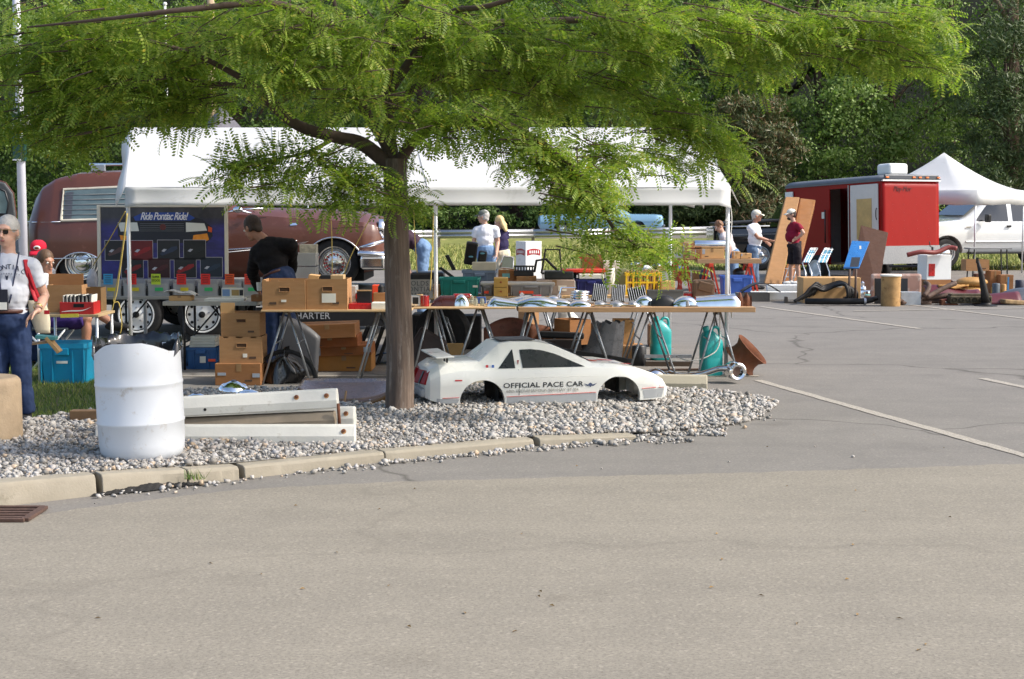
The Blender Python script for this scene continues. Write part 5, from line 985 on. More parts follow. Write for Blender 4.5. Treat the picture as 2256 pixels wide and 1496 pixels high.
# brown decklid lying upside down behind the stops
dl = thing('car_decklid', 'brown car decklid lying on the gravel left of the tree', 'car panel', (at(762, 868, 13.0).x, 13.05, .07)); rows = []; bw = 1.66/2; BR = rgb('brown_lacquer', 112, 92, 84, rough=.28, var=.12, coat=.6)
for k in range(7):
    v = k/6; row = []
    for i in range(25):
        u = -1 + 2*i/24; hw = bw*.5*(1 - .02*v); sag = (1 - abs(u)**2.6); row.append(Vector((u*hw, .30*v, .135 + .05*v - .115*sag*(1 - v)**.8)))
    rows.append(row)
mk('panel', MB().grid(rows), BR, dl, solid=.012, smooth=True)
rows = [[Vector((-.415 + .83*i/24*1.0, -.012 + .03*k, .135 - .115*(1 - abs(-1 + 2*i/24)**2.6) - .075*k*(1 - abs(-1 + 2*i/24)**6))) for i in range(25)] for k in range(2)]
mk('edge_flange', MB().grid(rows), rgb('olive_brown', 96, 72, 40, rough=.35, coat=.4), dl, solid=.01, smooth=True); mk('prop_stick', MB().tube([(-.02, -.03, 0), (0, -.02, .12)], .01, 6), WOOD, dl)
for x_ in (-.25, .2): mk('bolt', MB().ball((x_, -.02, .04), .008, 6, 4), STEEL, dl)
# cartons under the left tables
carton('brown carton with a slot, topmost of the three stacked', 487, 690, 572, 742, 15.15, .36, CARD, z=None, open_=True, slot=True); carton('battered carton in the middle of the three stacked', 483, 742, 576, 801, 15.1, .36, CARD, slot=True, open_=True, note=(.6, .3, .1, .14), notch=True, rz=.02)
carton('carton patched with grey tape at the foot of the stack', 474, 801, 574, 858, 15.05, .38, CARD2, slot=False, tapes=((.15, .52, .18, .13, TAPE), (.9, .46, .16, .18, TAPE)), z=0)
single('folder', 'tan folder standing in the topmost stacked carton', 'folder', MB().box((0, 0, .06), (.14, .01, .12)), CARD3, (at(501, 690, 15.25).x, 15.27, at(501, 694, 15.25).z))
tote('blue tote under the grey folding table', 403, 766, 482, 816, 16.55, rgb('tote_blue', 44, 92, 146, rough=.45), d=.45, z=0, full=rgb('tote_contents', 60, 56, 50), marks=((.55, .45, .16, .3, PAPER), (.8, .42, .2, .12, ORANGE_LABEL)))
for i in range(4): x, z_, w_, h = rect(420 + i, 758 - i*6, 476 + (i % 2)*2, 764 - i*6, 16.7); single('white_folder', ['white flat box lowest in the pile above the blue tote', 'white flat box second from the bottom above the blue tote', 'white flat box second from the top above the blue tote', 'white flat box topmost above the blue tote'][i], 'box', MB().box((0, 0, h/2), (w_, .25, h*.92)), PAPER, (x, 16.75, z_), bevel=.003, group='white flat boxes above the blue tote')
lb = [('long brown carton topmost under the trestle table', 652, 715, 783, 746, CARD2, 16.2), ('long rust-brown carton second under the trestle table', 658, 741, 788, 766, rgb('cardboard_rust', 138, 78, 36, rough=.88), 16.25), ('long carton with grey taped ends under the trestle table', 694, 762, 818, 784, rgb('cardboard_dark', 146, 88, 44, rough=.88), 16.3), ('long pale carton lowest under the trestle table', 694, 781, 818, 818, rgb('cardboard_tan', 172, 118, 58, rough=.88), 16.35)]
for i, (lab, x0, y0, x1, y1, m, Y) in enumerate(lb): carton(lab, x0, y0, x1, y1, Y, .5, m, tapes=(((.93, .55, .13, .5, TAPE), (.04, .5, .12, .8, TAPE)) if i == 2 else ()), z=(0 if i == 3 else None), tilt=-.035 if i < 3 else 0)
bag = MB(); rows = []
for k in range(9):
    v = k/8; rows.append([Vector(((.24*math.sin(math.pi*min(1, v*1.0 + .25))**.6*(1 - .35*v) + .02*math.sin(a*9 + v*5) + .012*math.sin(a*17))*math.cos(a) + .08*v - .05, (.2*(1 - .3*v) + .02*math.sin(a*7 + v*4))*math.sin(a), .34*v + .02*math.sin(a*5))) for a in np.linspace(0, 2*math.pi, 48, endpoint=False)])
single('rubbish_bag', 'shiny black plastic bag slumped under the trestle table', 'bag', bag.grid(rows, closed=True), BAG, (at(625, 850, 15.3).x, 15.35, 0), smooth=True)
single('car_fender', 'grey curved car panel leaning behind the black plastic bag', 'car panel', MB().grid([[Vector((.42*u + .02*v, .1*v, .62*v*(1 - .35*u*u))) for u in np.linspace(0, 1, 9)] for v in np.linspace(0, 1, 7)]), rgb('panel_grey', 62, 62, 64, rough=.5), (at(612, 840, 15.9).x, 15.85, 0.0), solid=.012, smooth=True)
single('black_hose', 'black rubber hose coiled beside the plastic bag', 'hose', MB().tube(smoothline([Vector((.30*math.cos(a) - .05, .02*a, .02 + .30*math.sin(a))) for a in np.linspace(.1, 2.6, 9)], 4), .022, 8), RUBBER, (at(640, 850, 15.2).x, 15.2, 0), smooth=True)
# ---- goods on the grey folding table
zt = TZ
carton('flat carton under a plastic sleeve on the grey folding table', 372, 652, 420, 668, 16.5, .2, CARD3, z=zt); single('sleeve', 'crumpled clear plastic sleeve on the flat carton', 'bag', MB().grid([[Vector((.34*u - .15, .2*v, .012*math.sin(9*u) + .01*math.sin(7*v + 5*u) + (0 if u < .75 else -.14*(u - .75)))) for u in np.linspace(0, 1, 12)] for v in np.linspace(0, 1, 8)]), rgb('plastic_film', 214, 210, 200, rough=.3, var=.15), (at(392, 640, 16.5).x, 16.48, zt + .094), smooth=True, solid=.003)
single('paper_stack', 'stack of loose papers at the front of the grey folding table', 'papers', MB().box((0, 0, .012), (.42, .28, .024), rot=(0, 0, .05)), PAPER, (at(497, 664, 16.6).x, 16.62, zt), bevel=.002); x, z_, w_, h = rect(489, 639, 537, 660, 16.75)
pc = thing('picture_box', 'blister pack with small pictures standing on the papers', 'box', (x, 16.75, zt + .024)); mk('card', MB().box((0, 0, h/2), (w_, .03, h)), PAPER, pc, bevel=.003); mk('print', MB().box((-.07, -.016, h*.5), (.08, .003, h*.7)), rgb('print_blue', 120, 150, 190), pc); mk('print', MB().box((.03, -.016, h*.5), (.08, .003, h*.6)), rgb('print_tan', 170, 140, 84), pc); mk('print', MB().box((.095, -.016, h*.5), (.04, .003, h*.6)), BLACK, pc)
# ---- clear bins with coloured tags under the poster
CLEAR = rgb('clear_bin', 200, 200, 198, rough=.25, var=.08, alpha=.72); tags = [(222, 266, (70, 168, 214), 604, 'blue'), (272, 320, (240, 52, 44), 595, 'red'), (326, 372, (206, 232, 60), 602, 'yellow-green'), (382, 428, (242, 56, 46), 597, 'red'), (436, 480, (240, 50, 44), 598, 'red'), (490, 532, (236, 92, 38), 601, 'orange'), (536, 572, (240, 70, 48), 600, 'orange-red')]
labs = ['clear bin with a blue tag, first from the left', 'clear bin with a red tag, second from the left', 'clear bin with a yellow-green handwritten tag', 'clear bin with a red tag right of the yellow-green one', 'clear bin with a red tag, fifth from the left', 'clear bin with an orange tag', 'clear bin with an orange-red tag by the bending man']
for (x0, x1, c, ty, nm), lab in zip(tags, labs):
    x, z_, w_, h = rect(x0, 614, x1, 648, 17.45); root = thing('clear_bin', lab, 'storage bin', (x, 17.6, zt), group='clear bins with coloured tags'); h = .18; d = .3
    for sx in (-1, 1): mk('side_panel', MB().box((sx*(w_/2 - .004), 0, h/2), (.006, d, h)), CLEAR, root)
    mk('front_panel', MB().box((0, -d/2, h*.4), (w_ - .02, .006, h*.8), rot=(.12, 0, 0)), CLEAR, root); mk('back_panel', MB().box((0, d/2, h/2), (w_ - .02, .006, h)), CLEAR, root); mk('contents', MB().box((0, .0, h*.22), (w_ - .03, d - .05, h*.4)), rgb('small_parts', 120, 116, 112, rough=.7, var=.6, scale=60), root)
    tg = mk('tag', MB().box((-.02, -d/2 - .03, .19 + .0), (.105, .004, .12)), rgb('tag_' + nm.replace('-', '_'), *c, rough=.6, var=.05), root); mk('sticker', MB().box((.01, -d/2 - .02, h*.42), (.09, .004, .04)), [rgb('stk_yellow', 226, 206, 50), rgb('stk_green', 60, 190, 110)][len(lab) % 2], root); mk('bottle', MB().lathe([(.016, 0), (.016, .07), (.008, .09), (.008, .11)], (w_/2 + .012, -.12, 0), 10), BLACK, root, smooth=40)
    if nm == 'yellow-green':
        for k, s_ in enumerate(('SUPER', 'STOCK')): text(s_, .036, BLACK, tg, (-.02, -d/2 - .034, .215 - .04*k), (math.pi/2, 0, 0), sx=.8)
    else:
        for k in range(4): mk('ink_line', MB().box((-.02, -d/2 - .0335, .23 - .024*k), (.075 - .012*(k % 2), .002, .006)), rgb('ink', 60, 30, 30), tg)
# drawer cabinet behind the bending man's hip
x, z_, w_, h = rect(650, 556, 697, 640, 17.7); dc = thing('drawer_cabinet', 'clear plastic drawer cabinet right of the bending man', 'drawer cabinet', (x, 17.8, zt)); h = at(670, 556, 17.7).z - zt
for k in range(3): q = mk('drawer', MB().box((0, 0, h*(k + .5)/3), (w_*.96, .28, h/3 - .012)), CLEAR, dc, bevel=.006); mk('contents', MB().box((.0, -.10, h*(k + .3)/3), (w_*.7, .05, h*.1)), [rgb('toy_yellow', 190, 170, 60), RED, rgb('toy_teal', 70, 130, 130)][k], q)
mk('top_box', MB().box((.03, -.03, h + .04), (w_*.75, .2, .10)), rgb('model_kit', 196, 190, 170, var=.4, scale=20), dc, bevel=.003)
# ---- goods on the left trestle table
carton('brown file carton with hand slot, left of the front pair', 578, 617, 672, 683, 15.08, .40, CARD, z=zt, open_=True, slot=True, note=(.5, .3, .12, .08), notch=True); carton('brown file carton with a shipping label, right of the front pair', 675, 615, 765, 680, 15.1, .40, CARD, z=zt, open_=True, slot=True, note=(.55, .38, .34, .3))
for i, (x0, x1, m, lab) in enumerate(((680, 703, CARD3, 'tan book leaning in the labelled file carton'), (706, 730, BLACK, 'black book lying across the labelled file carton'), (728, 757, PLY, 'pale wooden box lid on the labelled file carton'))): x, z_, w_, h = rect(x0, 609, x1, 618, 15.2); single('book', lab, 'book', MB().box((0, 0, .022), (w_, .2, .045), rot=(0, .12*(i == 0), 0)), m, (x, 15.28, at(700, 616, 15.2).z), bevel=.004)
for args in (('small_case', 'small open black display case right of the file cartons', 'case', 786, 640, 818, 672, 15.25, .12, BLACK), ('cash_register', 'grey cash box with red keys behind the display case', 'cash box', 783, 622, 814, 643, 15.5, .2, rgb('case_grey', 86, 84, 88)), ('red_tray', 'flat red tray at the edge right of the file cartons', 'tray', 768, 669, 845, 676, 15.15, .3, RED), ('wood_holder', 'small wooden holder with a dark bottle beside the trunk', 'holder', 822, 645, 855, 668, 15.3, .12, CARD2), ('paper_pad', 'white pad lying at the trestle edge beside the trunk', 'papers', 818, 667, 868, 673, 15.12, .2, PAPER), ('white_carton', 'pale plastic carton behind the cash box', 'box', 766, 630, 784, 672, 15.5, .25, CLEAR), ('toy_block', 'red-orange parts box behind the wooden holder', 'box', 820, 628, 838, 650, 15.55, .1, ORANGE_LABEL)):
    o, w_, h, d = solidbox(*args, z=zt)
    if args[0] == 'cash_register':
        for k in range(3): mk('key', MB().box((-.05 + .05*k, -.1, h*.6), (.035, .01, .05)), RED, o)
        o.location.z = zt + .05
    if args[0] == 'small_case': mk('rim', MB().box((0, -.06, h), (w_, .02, .012)), PLY, o)
    if args[0] == 'wood_holder': mk('bottle', MB().lathe([(.03, 0), (.03, .06), (.012, .08)], (0, -.02, h), 12), BLACK, o, smooth=40)
carton('low carton with a cup beside the left file carton', 553, 650, 580, 673, 16.4, .2, CARD2, z=zt); single('paper_cup', 'white paper cup on the low carton', 'cup', MB().lathe([(.028, 0), (.035, .09), (.033, .09), (.026, .004)], n=16), PAPER, (at(572, 640, 16.5).x, 16.5, zt + .11), smooth=40)
# ================================================================= THE PACE CAR SHELL
SH = rgb('shell_white', 234, 233, 224, rough=.3, var=.04, scale=2, coat=.4, dirt=(C(206, 200, 184), .66, 3)); SX = lambda px: (px - 925)/238; SZ_ = lambda py: (884 - py)/244
def sst(px, b_, s_, t_, wb, wt): return (SX(px), SZ_(b_), SZ_(s_), SZ_(t_), wb, wt)
class Wedge(Loft):
    def half(s, x):
        zb, zs, zt, wb, wt = (s._i(x, k) for k in range(1, 6)); h = zs - zb; u = zt - zs
        return [(wb*.965, zb), (wb*.975, zb + h*.22), (wb*.995, zb + h*.56), (wb*1.0, zb + h*.62), (wb*.985, zb + h*.93), (wb*.965, zs), (wb*.95 + (wt - wb*.95)*.5, zs + u*.5), (wt*1.02, zs + u*.93), (wt*.97, zt - u*.012), (wt*.5, zt), (0, zt + .003)]
CS = Wedge([sst(927, 868, 835, 822, .30, .22), sst(935, 872, 825, 804, .36, .27), sst(955, 878, 815, 792, .40, .30), sst(1000, 882, 806, 789, .415, .31), sst(1040, 883, 805, 788, .42, .31), sst(1062, 884, 805, 770, .42, .28), sst(1085, 884, 804, 750, .42, .26), sst(1110, 884, 804, 746, .42, .26), sst(1160, 884, 804, 747, .42, .26), sst(1200, 884, 804, 754, .42, .265), sst(1250, 884, 804, 778, .42, .29), sst(1285, 884, 805, 797, .42, .33), sst(1330, 884, 808, 800, .415, .34), sst(1380, 884, 817, 809, .41, .34), sst(1420, 882, 833, 824, .40, .33), sst(1442, 879, 845, 838, .385, .31), sst(1450, 872, 855, 850, .35, .28)])
s0 = at(1187, 884, 13.75); psi = math.radians(13); shell = thing('pace_car_shell', 'white half-size pace car body shell sitting on the gravel', 'car shell', (at(1187, 884, 13.4).x, 13.56, .066), psi); shell.scale = (.975, .975, .93)
xo = SX(1187); 
def shift(me_or_mb): me_or_mb.v = [(a - xo, b_, c) for a, b_, c in me_or_mb.v]; return me_or_mb
bd = mk('body', shift(CS.body(.05)), SH, shell, smooth=True); ra, fa = SX(1043) - xo, SX(1339) - xo
boolean_cut(bd, [MB().lathe([(.2, -.7), (.2, .7)], (ra, 0, .03), 36, (0, 1, 0), capped=True), MB().lathe([(.2, -.7), (.2, .7)], (fa, 0, .035), 36, (0, 1, 0), capped=True), MB().box((SX(1187) - xo, 0, .06), (1.86, .70, .40))])
for p in bd.data.polygons: p.use_smooth = True
try: bd.data.set_sharp_from_angle(angle=math.radians(20))
except Exception: pass
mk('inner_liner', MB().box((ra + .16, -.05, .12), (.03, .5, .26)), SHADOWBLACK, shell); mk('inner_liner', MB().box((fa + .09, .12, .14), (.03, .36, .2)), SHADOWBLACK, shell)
PG = rgb('shell_window', 46, 50, 54, rough=.3, var=.2)
def P2(pts): return [(SX(a), SZ_(b_)) for a, b_ in pts]
mk('side_window', shift(CS.panel((P2([(1129, 803), (1264, 803)]), P2([(1127, 764), (1150, 763), (1175, 766), (1205, 775), (1240, 792), (1262, 802)])), .005, n=15)), PG, shell, smooth=True); mk('quarter_window', shift(CS.panel((P2([(1077, 803), (1113, 803)]), P2([(1110, 764), (1112, 763)])), .005)), PG, shell, smooth=True)
mk('side_window', shift(CS.panel((P2([(1129, 803), (1264, 803)]), P2([(1127, 764), (1150, 763), (1175, 766), (1205, 775), (1240, 792), (1262, 802)])), .005, 1, n=15)), PG, shell, smooth=True)
mk('rear_window', MB().grid([[Vector((SX(1066) - xo, y_, SZ_(774) + .012)) for y_ in (-.2, 0, .2)], [Vector((SX(1086) - xo, y_, SZ_(752) + .006)) for y_ in (-.2, 0, .2)]]), PG, shell, solid=.004); mk('windshield', MB().grid([[Vector((SX(1203) - xo, y_, SZ_(755) + .012)) for y_ in (-.22, 0, .22)], [Vector((SX(1283) - xo, y_*1.2, SZ_(796) + .012)) for y_ in (-.22, 0, .22)]]), PG, shell, solid=.004)
mk('sunroof', MB().box((SX(1130) - xo, 0, SZ_(746) + .005), (.32, .36, .006)), BLACK, shell)
RS = rgb('stripe_red', 196, 40, 44, rough=.4); GS = rgb('sill_grey', 172, 174, 174, rough=.4, var=.06)
for (a, b_, z0, z1) in ((930, 994, 868, 866), (1094, 1288, 867, 862), (1390, 1421, 857, 855), (1428, 1442, 855, 855)):
    mk('red_stripe', shift(CS.strip(P2([(a, z0), ((a + b_)/2, (z0 + z1)/2), (b_, z1)]), .0055, .001, flat=.5)), RS, shell)
for (a, b_) in ((1095, 1289),): mk('grey_sill', shift(CS.panel((P2([(a, 882), (b_, 882)]), P2([(a, 869), (b_, 864)])), .002)), GS, shell)
mk('grey_sill', shift(CS.panel((P2([(948, 877), (991, 881)]), P2([(948, 868), (994, 870)])), .002)), GS, shell); mk('grey_sill', shift(CS.panel((P2([(1396, 880), (1436, 878)]), P2([(1392, 861), (1440, 858)])), .002)), GS, shell)
mk('side_marker', shift(CS.panel((P2([(985, 829), (1000, 829)]), P2([(985, 826), (1000, 826)])), .003)), RS, shell); mk('crease', shift(CS.strip(P2([(960, 826), (1100, 826), (1280, 824), (1400, 832)]), .003, -.001)), SH, shell)
TL = rgb('tail_red', 150, 8, 10, rough=.45, coat=0, spec=.2)
for sg in (-1, 1): q = mk('tail_light', MB().box((SX(931) - xo - .02, sg*.185, SZ_(824) + .0), (.03, .24, .13), rot=(0, .42, -sg*.25)), TL, shell, bevel=.006); mk('light_bar', MB().box((SX(931) - xo - .034, sg*.20, SZ_(824)), (.012, .03, .12), rot=(0, .42, -sg*.25)), BLACK, q)
mk('rear_bumper', MB().box((SX(930) - xo - .02, 0, SZ_(858)), (.06, .58, .08)), GS, shell, bevel=.02)
sp = mk('spoiler', MB().box((SX(965) - xo, 0, SZ_(776)), (.16, .78, .016), rot=(0, -.06, 0)), SH, shell, bevel=.007)
for yy_ in (-.32, -.2, .2, .32): mk('spoiler_post', MB().box((SX(972) - xo, yy_, SZ_(783)), (.012, .03, .05)), BLACK, sp)
ys = -(CS.y(SX(1190), SZ_(842)) + .0015)
text('OFFICIAL PACE CAR', .064, rgb('decal_black', 44, 46, 48), shell, (SX(1173) - xo, ys, SZ_(842)), (math.pi/2, 0, 0), sx=1.2, space=1.05, depth=.001, offset=.0012); text("68th INDIANAPOLIS 500 MAY 27 '84", .04, rgb('decal_faint', 168, 166, 158), shell, (SX(1171) - xo, ys, SZ_(854.5)), (math.pi/2, 0, 0), sx=1.0, space=1.05, depth=.001)
mk('wing_emblem', MB().prism([(-.06, .012), (-.02, .0), (-.012, .012), (.0, .018), (.012, .012), (.02, .0), (.06, .012), (.03, -.012), (.008, -.012), (.0, -.024), (-.008, -.012), (-.03, -.012)], (SX(1275) - xo, ys + .001, SZ_(844)), (1, 0, 0), (0, 0, 1), .002), rgb('emblem_blue', 70, 82, 110), shell)
yb = -(CS.y(SX(1060), SZ_(799)) + .003)
for dx_, m in ((-.026, rgb('decal_red', 190, 50, 56)), (.0, rgb('decal_white', 222, 222, 226)), (.026, rgb('decal_blue', 52, 96, 168))): mk('sponsor_decal', MB().box((SX(1060) - xo + dx_, -CS.y(SX(1060) + dx_, SZ_(800)) - .003, SZ_(800)), (.022, .003, .042), rot=(-.05, 0, 0)), m, shell)
mk('arrow_emblem', MB().prism([(-.009, .03), (.009, .03), (0, -.015)], (SX(1120) - xo, -CS.y(SX(1120), SZ_(793)) - .004, SZ_(793)), (1, 0, 0), (0, 0, 1), .003), TL, shell)
for (a, b_, yy_, m, w_, l_) in ((1295, 798, -.12, rgb('decal_orange', 232, 90, 60), .10, .07), (1330, 799, -.02, RS, .16, .05), (1350, 801, .1, rgb('decal_navy', 60, 70, 110), .12, .04), (1345, 801, -.16, rgb('decal_violet', 150, 150, 180), .10, .03), (1375, 805, -.1, RS, .10, .03)): mk('hood_decal', MB().box((SX(a) - xo, yy_, CS._i(SX(a), 3) + .007), (w_, l_, .002), rot=(0, .10, .3)), m, shell)
for pts in ([(1120, 806), (1121, 840), (1121, 864)], [(1428, 828), (1431, 850), (1426, 876)]): mk('seam', shift(CS.strip(P2(pts), .0022, .0005)), rgb('seam_shadow', 92, 90, 84, rough=.9), shell)
# wheel stop behind the shell and long timber
wheel_stop('grey wheel stop behind the nose of the car shell', (at(1160, 868, 15.0).x, 14.95, 0), (at(1558, 864, 14.75).x, 14.75, 0), STOPG, w_=.2, h=.135); wheel_stop('grey wheel stop behind the rear of the car shell', (at(905, 868, 15.0).x, 14.95, 0), (at(1150, 868, 15.0).x, 14.95, 0), STOPG, w_=.2, h=.135)
# ================================================================= GOODS UNDER THE TENT
PD = 17.35
tote('teal tote with a white scrape under the tent', 966, 613, 1058, 652, PD, rgb('tote_teal', 14, 128, 118, rough=.45), d=.42, z=TZ, full=rgb('tote_dark', 40, 44, 44), marks=((.88, .55, .12, .12, PAPER),))
for x0, x1, lab in ((1058, 1092, 'low grey bin with an orange sticker right of the teal tote'), (1118, 1222, 'long grey lidded bin right of the yellow drawers')): tote(lab, x0, 628, x1, 652, PD + .05, rgb('bin_grey', 142, 142, 144, rough=.4), d=.4, z=TZ, lid=rgb('bin_lid', 186, 184, 178, rough=.4), marks=((.4, .35, .3, .25, ORANGE_LABEL),))
for k, lab in ((0, 'lower of the two yellow card-file drawers'), (1, 'upper of the two yellow card-file drawers')):
    x, z_, w_, h = rect(1088, 612, 1119, 652, PD - .05); h = (at(1100, 612, PD).z - TZ)/2; q = thing('card_file', lab, 'drawer box', (x, PD + .1, TZ + k*h), group='yellow card-file drawers'); mk('body', MB().box((0, 0, h/2), (w_, .3, h - .004)), rgb('drawer_yellow', 206, 164, 84, rough=.7), q, bevel=.004); mk('knob', MB().ball((0, -.155, h*.55), .011, 8, 5), rgb('knob_brown', 176, 92, 50), q, smooth=True)
tote('blue-grey tote behind the teal one', 1017, 596, 1096, 641, 18.3, rgb('tote_bluegrey', 122, 140, 164, rough=.45), d=.4, z=TZ, full=rgb('tote_dark', 40, 44, 44))
zz = at(1060, 597, 18.3).z
solidbox('record_case', 'cream fabric case on the blue-grey tote', 'case', 1040, 578, 1093, 597, 18.35, .25, rgb('case_cream', 196, 190, 170), z=zz + .003)
for i, (x0, x1, lab) in enumerate(((1024, 1050, 'black lamp housing on the left of the cream case'), (1053, 1072, 'black lamp housing behind the cream case'))): x, z_, w_, h = rect(x0, 566, x1, 580, 18.5); q = thing('lamp_housing', lab, 'car part', (x, 18.62, zz + .10 - .1*(i == 0))); mk('shell', MB().box((0, 0, (.2 if i == 0 else .06)), (w_, .08, .28 if i == 0 else .14), rot=(.2, .15, 0)), BLACK, q, bevel=.02); mk('lens', MB().ball((0, -.06, .16 if i == 0 else .1), (.03, .01, .012), 8, 5), rgb('lens_teal', 90, 150, 170), q)
carton('small brown box with a teal label beside the blue-grey tote', 1098, 595, 1140, 622, 18.0, .2, CARD2, z=at(1110, 622, 18.0).z, note=(.4, .55, .4, .36, rgb('teal_label', 110, 170, 172)))
carton('plain brown box the small ones stand on beside the yellow drawers', 1096, 622, 1182, 646, 17.95, .3, CARD, z=TZ)
x, z_, w_, h = rect(1101, 565, 1131, 593, 18.05); q = thing('vent_window', 'small chrome framed vent window standing on a box', 'car part', (x, 18.1, at(1110, 594, 18.05).z + .004), rot=(-.15, .1, .2)); mk('frame', MB().tube([(-w_/2, 0, .01), (w_/2, 0, .01), (w_/2*.9, 0, h), (-w_/2*.6, 0, h), (-w_/2, 0, .01)], .012, 6), CHROME, q, smooth=True); mk('pane', MB().prism([(-w_/2, .01), (w_/2, .01), (w_/2*.9, h), (-w_/2*.6, h)], (0, 0, 0), (1, 0, 0), (0, 0, 1), .004), rgb('old_glass', 150, 160, 150, rough=.1), q)
carton('flat brown box under the black basket', 1138, 609, 1182, 626, 17.9, .25, CARD, z=at(1150, 624, 17.95).z)
x, z_, w_, h = rect(1132, 588, 1176, 610, 17.95); q = thing('plastic_basket', 'black slatted plastic basket right of the small window', 'basket', (x, 18.05, at(1150, 609, 17.95).z + .002)); mk('tray', MB().box((0, 0, h*.3), (w_, .22, h*.55)), BLACK, q, bevel=.006)
for k in range(7): mk('slat', MB().box((-w_/2 + w_*(k + .5)/7, -.11, h*.78), (w_/14, .012, h*.44)), BLACK, q)
mk('rim', MB().box((0, -.11, h), (w_*1.02, .02, .02)), BLACK, q)
carton('beige storage tote with a paper label', 1182, 617, 1266, 650, 17.6, .4, rgb('beige_plastic', 172, 152, 136, rough=.5), z=TZ, note=(.68, .45, .22, .36), name='beige_bin'); solidbox('black_case', 'black zip case on the beige tote', 'case', 1200, 598, 1264, 618, 17.7, .25, rgb('case_black', 30, 34, 34, rough=.7), z=at(1220, 617, 17.6).z + .003, bev=.015); solidbox('small_carton', 'greenish small box beside the black zip case', 'box', 1263, 600, 1270, 616, 17.9, .15, rgb('box_teal', 30, 90, 84), z=at(1220, 617, 17.6).z + .003)
tote('navy tote under the white box and red tray', 1268, 616, 1338, 650, 17.6, rgb('tote_navy', 32, 38, 104, rough=.45), d=.4, z=TZ); solidbox('white_box', 'white flat box on the navy tote', 'box', 1276, 604, 1330, 617, 17.65, .3, PAPER, z=at(1300, 616, 17.6).z + .004); solidbox('red_case', 'red folder box behind the white flat box', 'box', 1262, 600, 1332, 606, 17.9, .3, RED, z=at(1300, 606, 17.9).z)
x, z_, w_, h = rect(1240, 592, 1336, 601, 17.75); single('red_tray', 'long orange-red tray across the top of the totes', 'tray', MB().box((0, 0, 0), (w_, .3, .035)), rgb('tray_red', 206, 58, 36, rough=.4), (x, 17.9, at(1280, 597, 17.75).z), bevel=.006)
carton('brown carton behind the orange-red tray', 1282, 562, 1328, 596, 18.3, .3, CARD, z=at(1300, 600, 18.3).z, open_=True); single('red_strip', 'thin red strip leaning on the brown carton', 'strip', MB().box((0, 0, 0), (.3, .015, .02), rot=(0, .55, 0)), rgb('strip_red', 190, 70, 50), (at(1296, 578, 18.2).x, 18.2, at(1296, 578, 18.2).z))
solidbox('green_card', 'greenish card panel leaning beside the yellow crate', 'panel', 1337, 592, 1380, 640, 17.9, .05, rgb('card_green', 138, 144, 112, rough=.8), z=TZ); carton('dented box of white cards behind the greenish panel', 1330, 575, 1365, 596, 18.2, .2, PAPER, z=at(1350, 598, 18.2).z)
# yellow crate of folders
x, z_, w_, h = rect(1380, 601, 1457, 640, 17.65); h = at(1400, 601, 17.65).z - TZ; cr = thing('folder_crate', 'yellow plastic crate packed with manila folders', 'crate', (x, 17.85, TZ)); YEL = rgb('crate_yellow', 232, 190, 30, rough=.45); d = .36
for sy in (-1, 1):
    for zz_ in (.02, h*.55, h - .02): mk('rail', MB().box((0, sy*d/2, zz_), (w_, .012, .035 if zz_ != h*.55 else .02)), YEL, cr, bevel=.003)
    for k in range(6): mk('bar', MB().box((-w_/2 + w_*k/5, sy*d/2, h/2), (.022, .014, h)), YEL, cr, bevel=.003)
for sx in (-1, 1):
    for zz_ in (.02, h - .02): mk('rail', MB().box((sx*w_/2, 0, zz_), (.012, d, .035)), YEL, cr, bevel=.003)
mk('base', MB().box((0, 0, .006), (w_, d, .01)), YEL, cr)
for k in range(16): xx = -w_/2 + .03 + (w_ - .06)*k/15; q = single('folder', ('manila folder at the left end of the yellow crate' if k == 0 else 'red-brown folder in the yellow crate' if k == 3 else 'manila folder at the right end of the yellow crate' if k == 15 else 'manila folder standing in the yellow crate'), 'folder', MB().box((0, 0, .13), (.011, .26, .26 + .02*math.sin(k*2.3)), rot=(0, .12*math.sin(k*1.7), 0)), [CARD3, rgb('manila', 206, 178, 130, rough=.85), rgb('folder_red', 130, 60, 56)][0 if k % 3 else (2 if k == 3 else 1)], (x + xx, 17.85, TZ + .012), group='folders in the yellow crate')
# popcorn style display box with red banner (mascot omitted)
x, z_, w_, h = rect(1137, 531, 1193, 590, 22); q = thing('display_box', 'white display box with an arched red banner', 'box', (x, 22.2, 0), .55); WB = rgb('gloss_white', 226, 226, 224, rough=.3, var=.03); zb = .55; s_ = .27; hh = at(1160, 532, 22).z - zb
mk('body', MB().box((0, 0, zb + hh/2), (s_, s_, hh)), WB, q, bevel=.004); mk('stand', MB().box((0, 0, zb/2), (s_*.8, s_*.8, zb)), CARD, q)
BN = rgb('banner_red', 158, 26, 36, rough=.4)
for rot_, off in ((0, (0, -s_/2 - .002)), (-math.pi/2, (-s_/2 - .002, 0))):
    c_, sn = math.cos(rot_), math.sin(rot_); u = Vector((c_, sn, 0)); poly = [(-.11 + .22*i/8, .045 + .02*math.sin(math.pi*i/8)) for i in range(9)] + [(.11 - .22*i/8, -.035 + .02*math.sin(math.pi*(8 - i)/8)) for i in range(9)]
    bn = mk('banner', MB().prism(poly, (off[0], off[1], zb + hh*.76), u, (0, 0, 1), .003), BN, q)
    for i in range(5): mk('banner_mark', MB().prism([(-.075 + .035*i, -.005), (-.055 + .035*i, -.005), (-.057 + .035*i, .035), (-.073 + .035*i, .035)], Vector((off[0], off[1], zb + hh*.765)) + u.cross(Vector((0, 0, 1)))*.004, u, (0, 0, 1), .002), WB, bn)
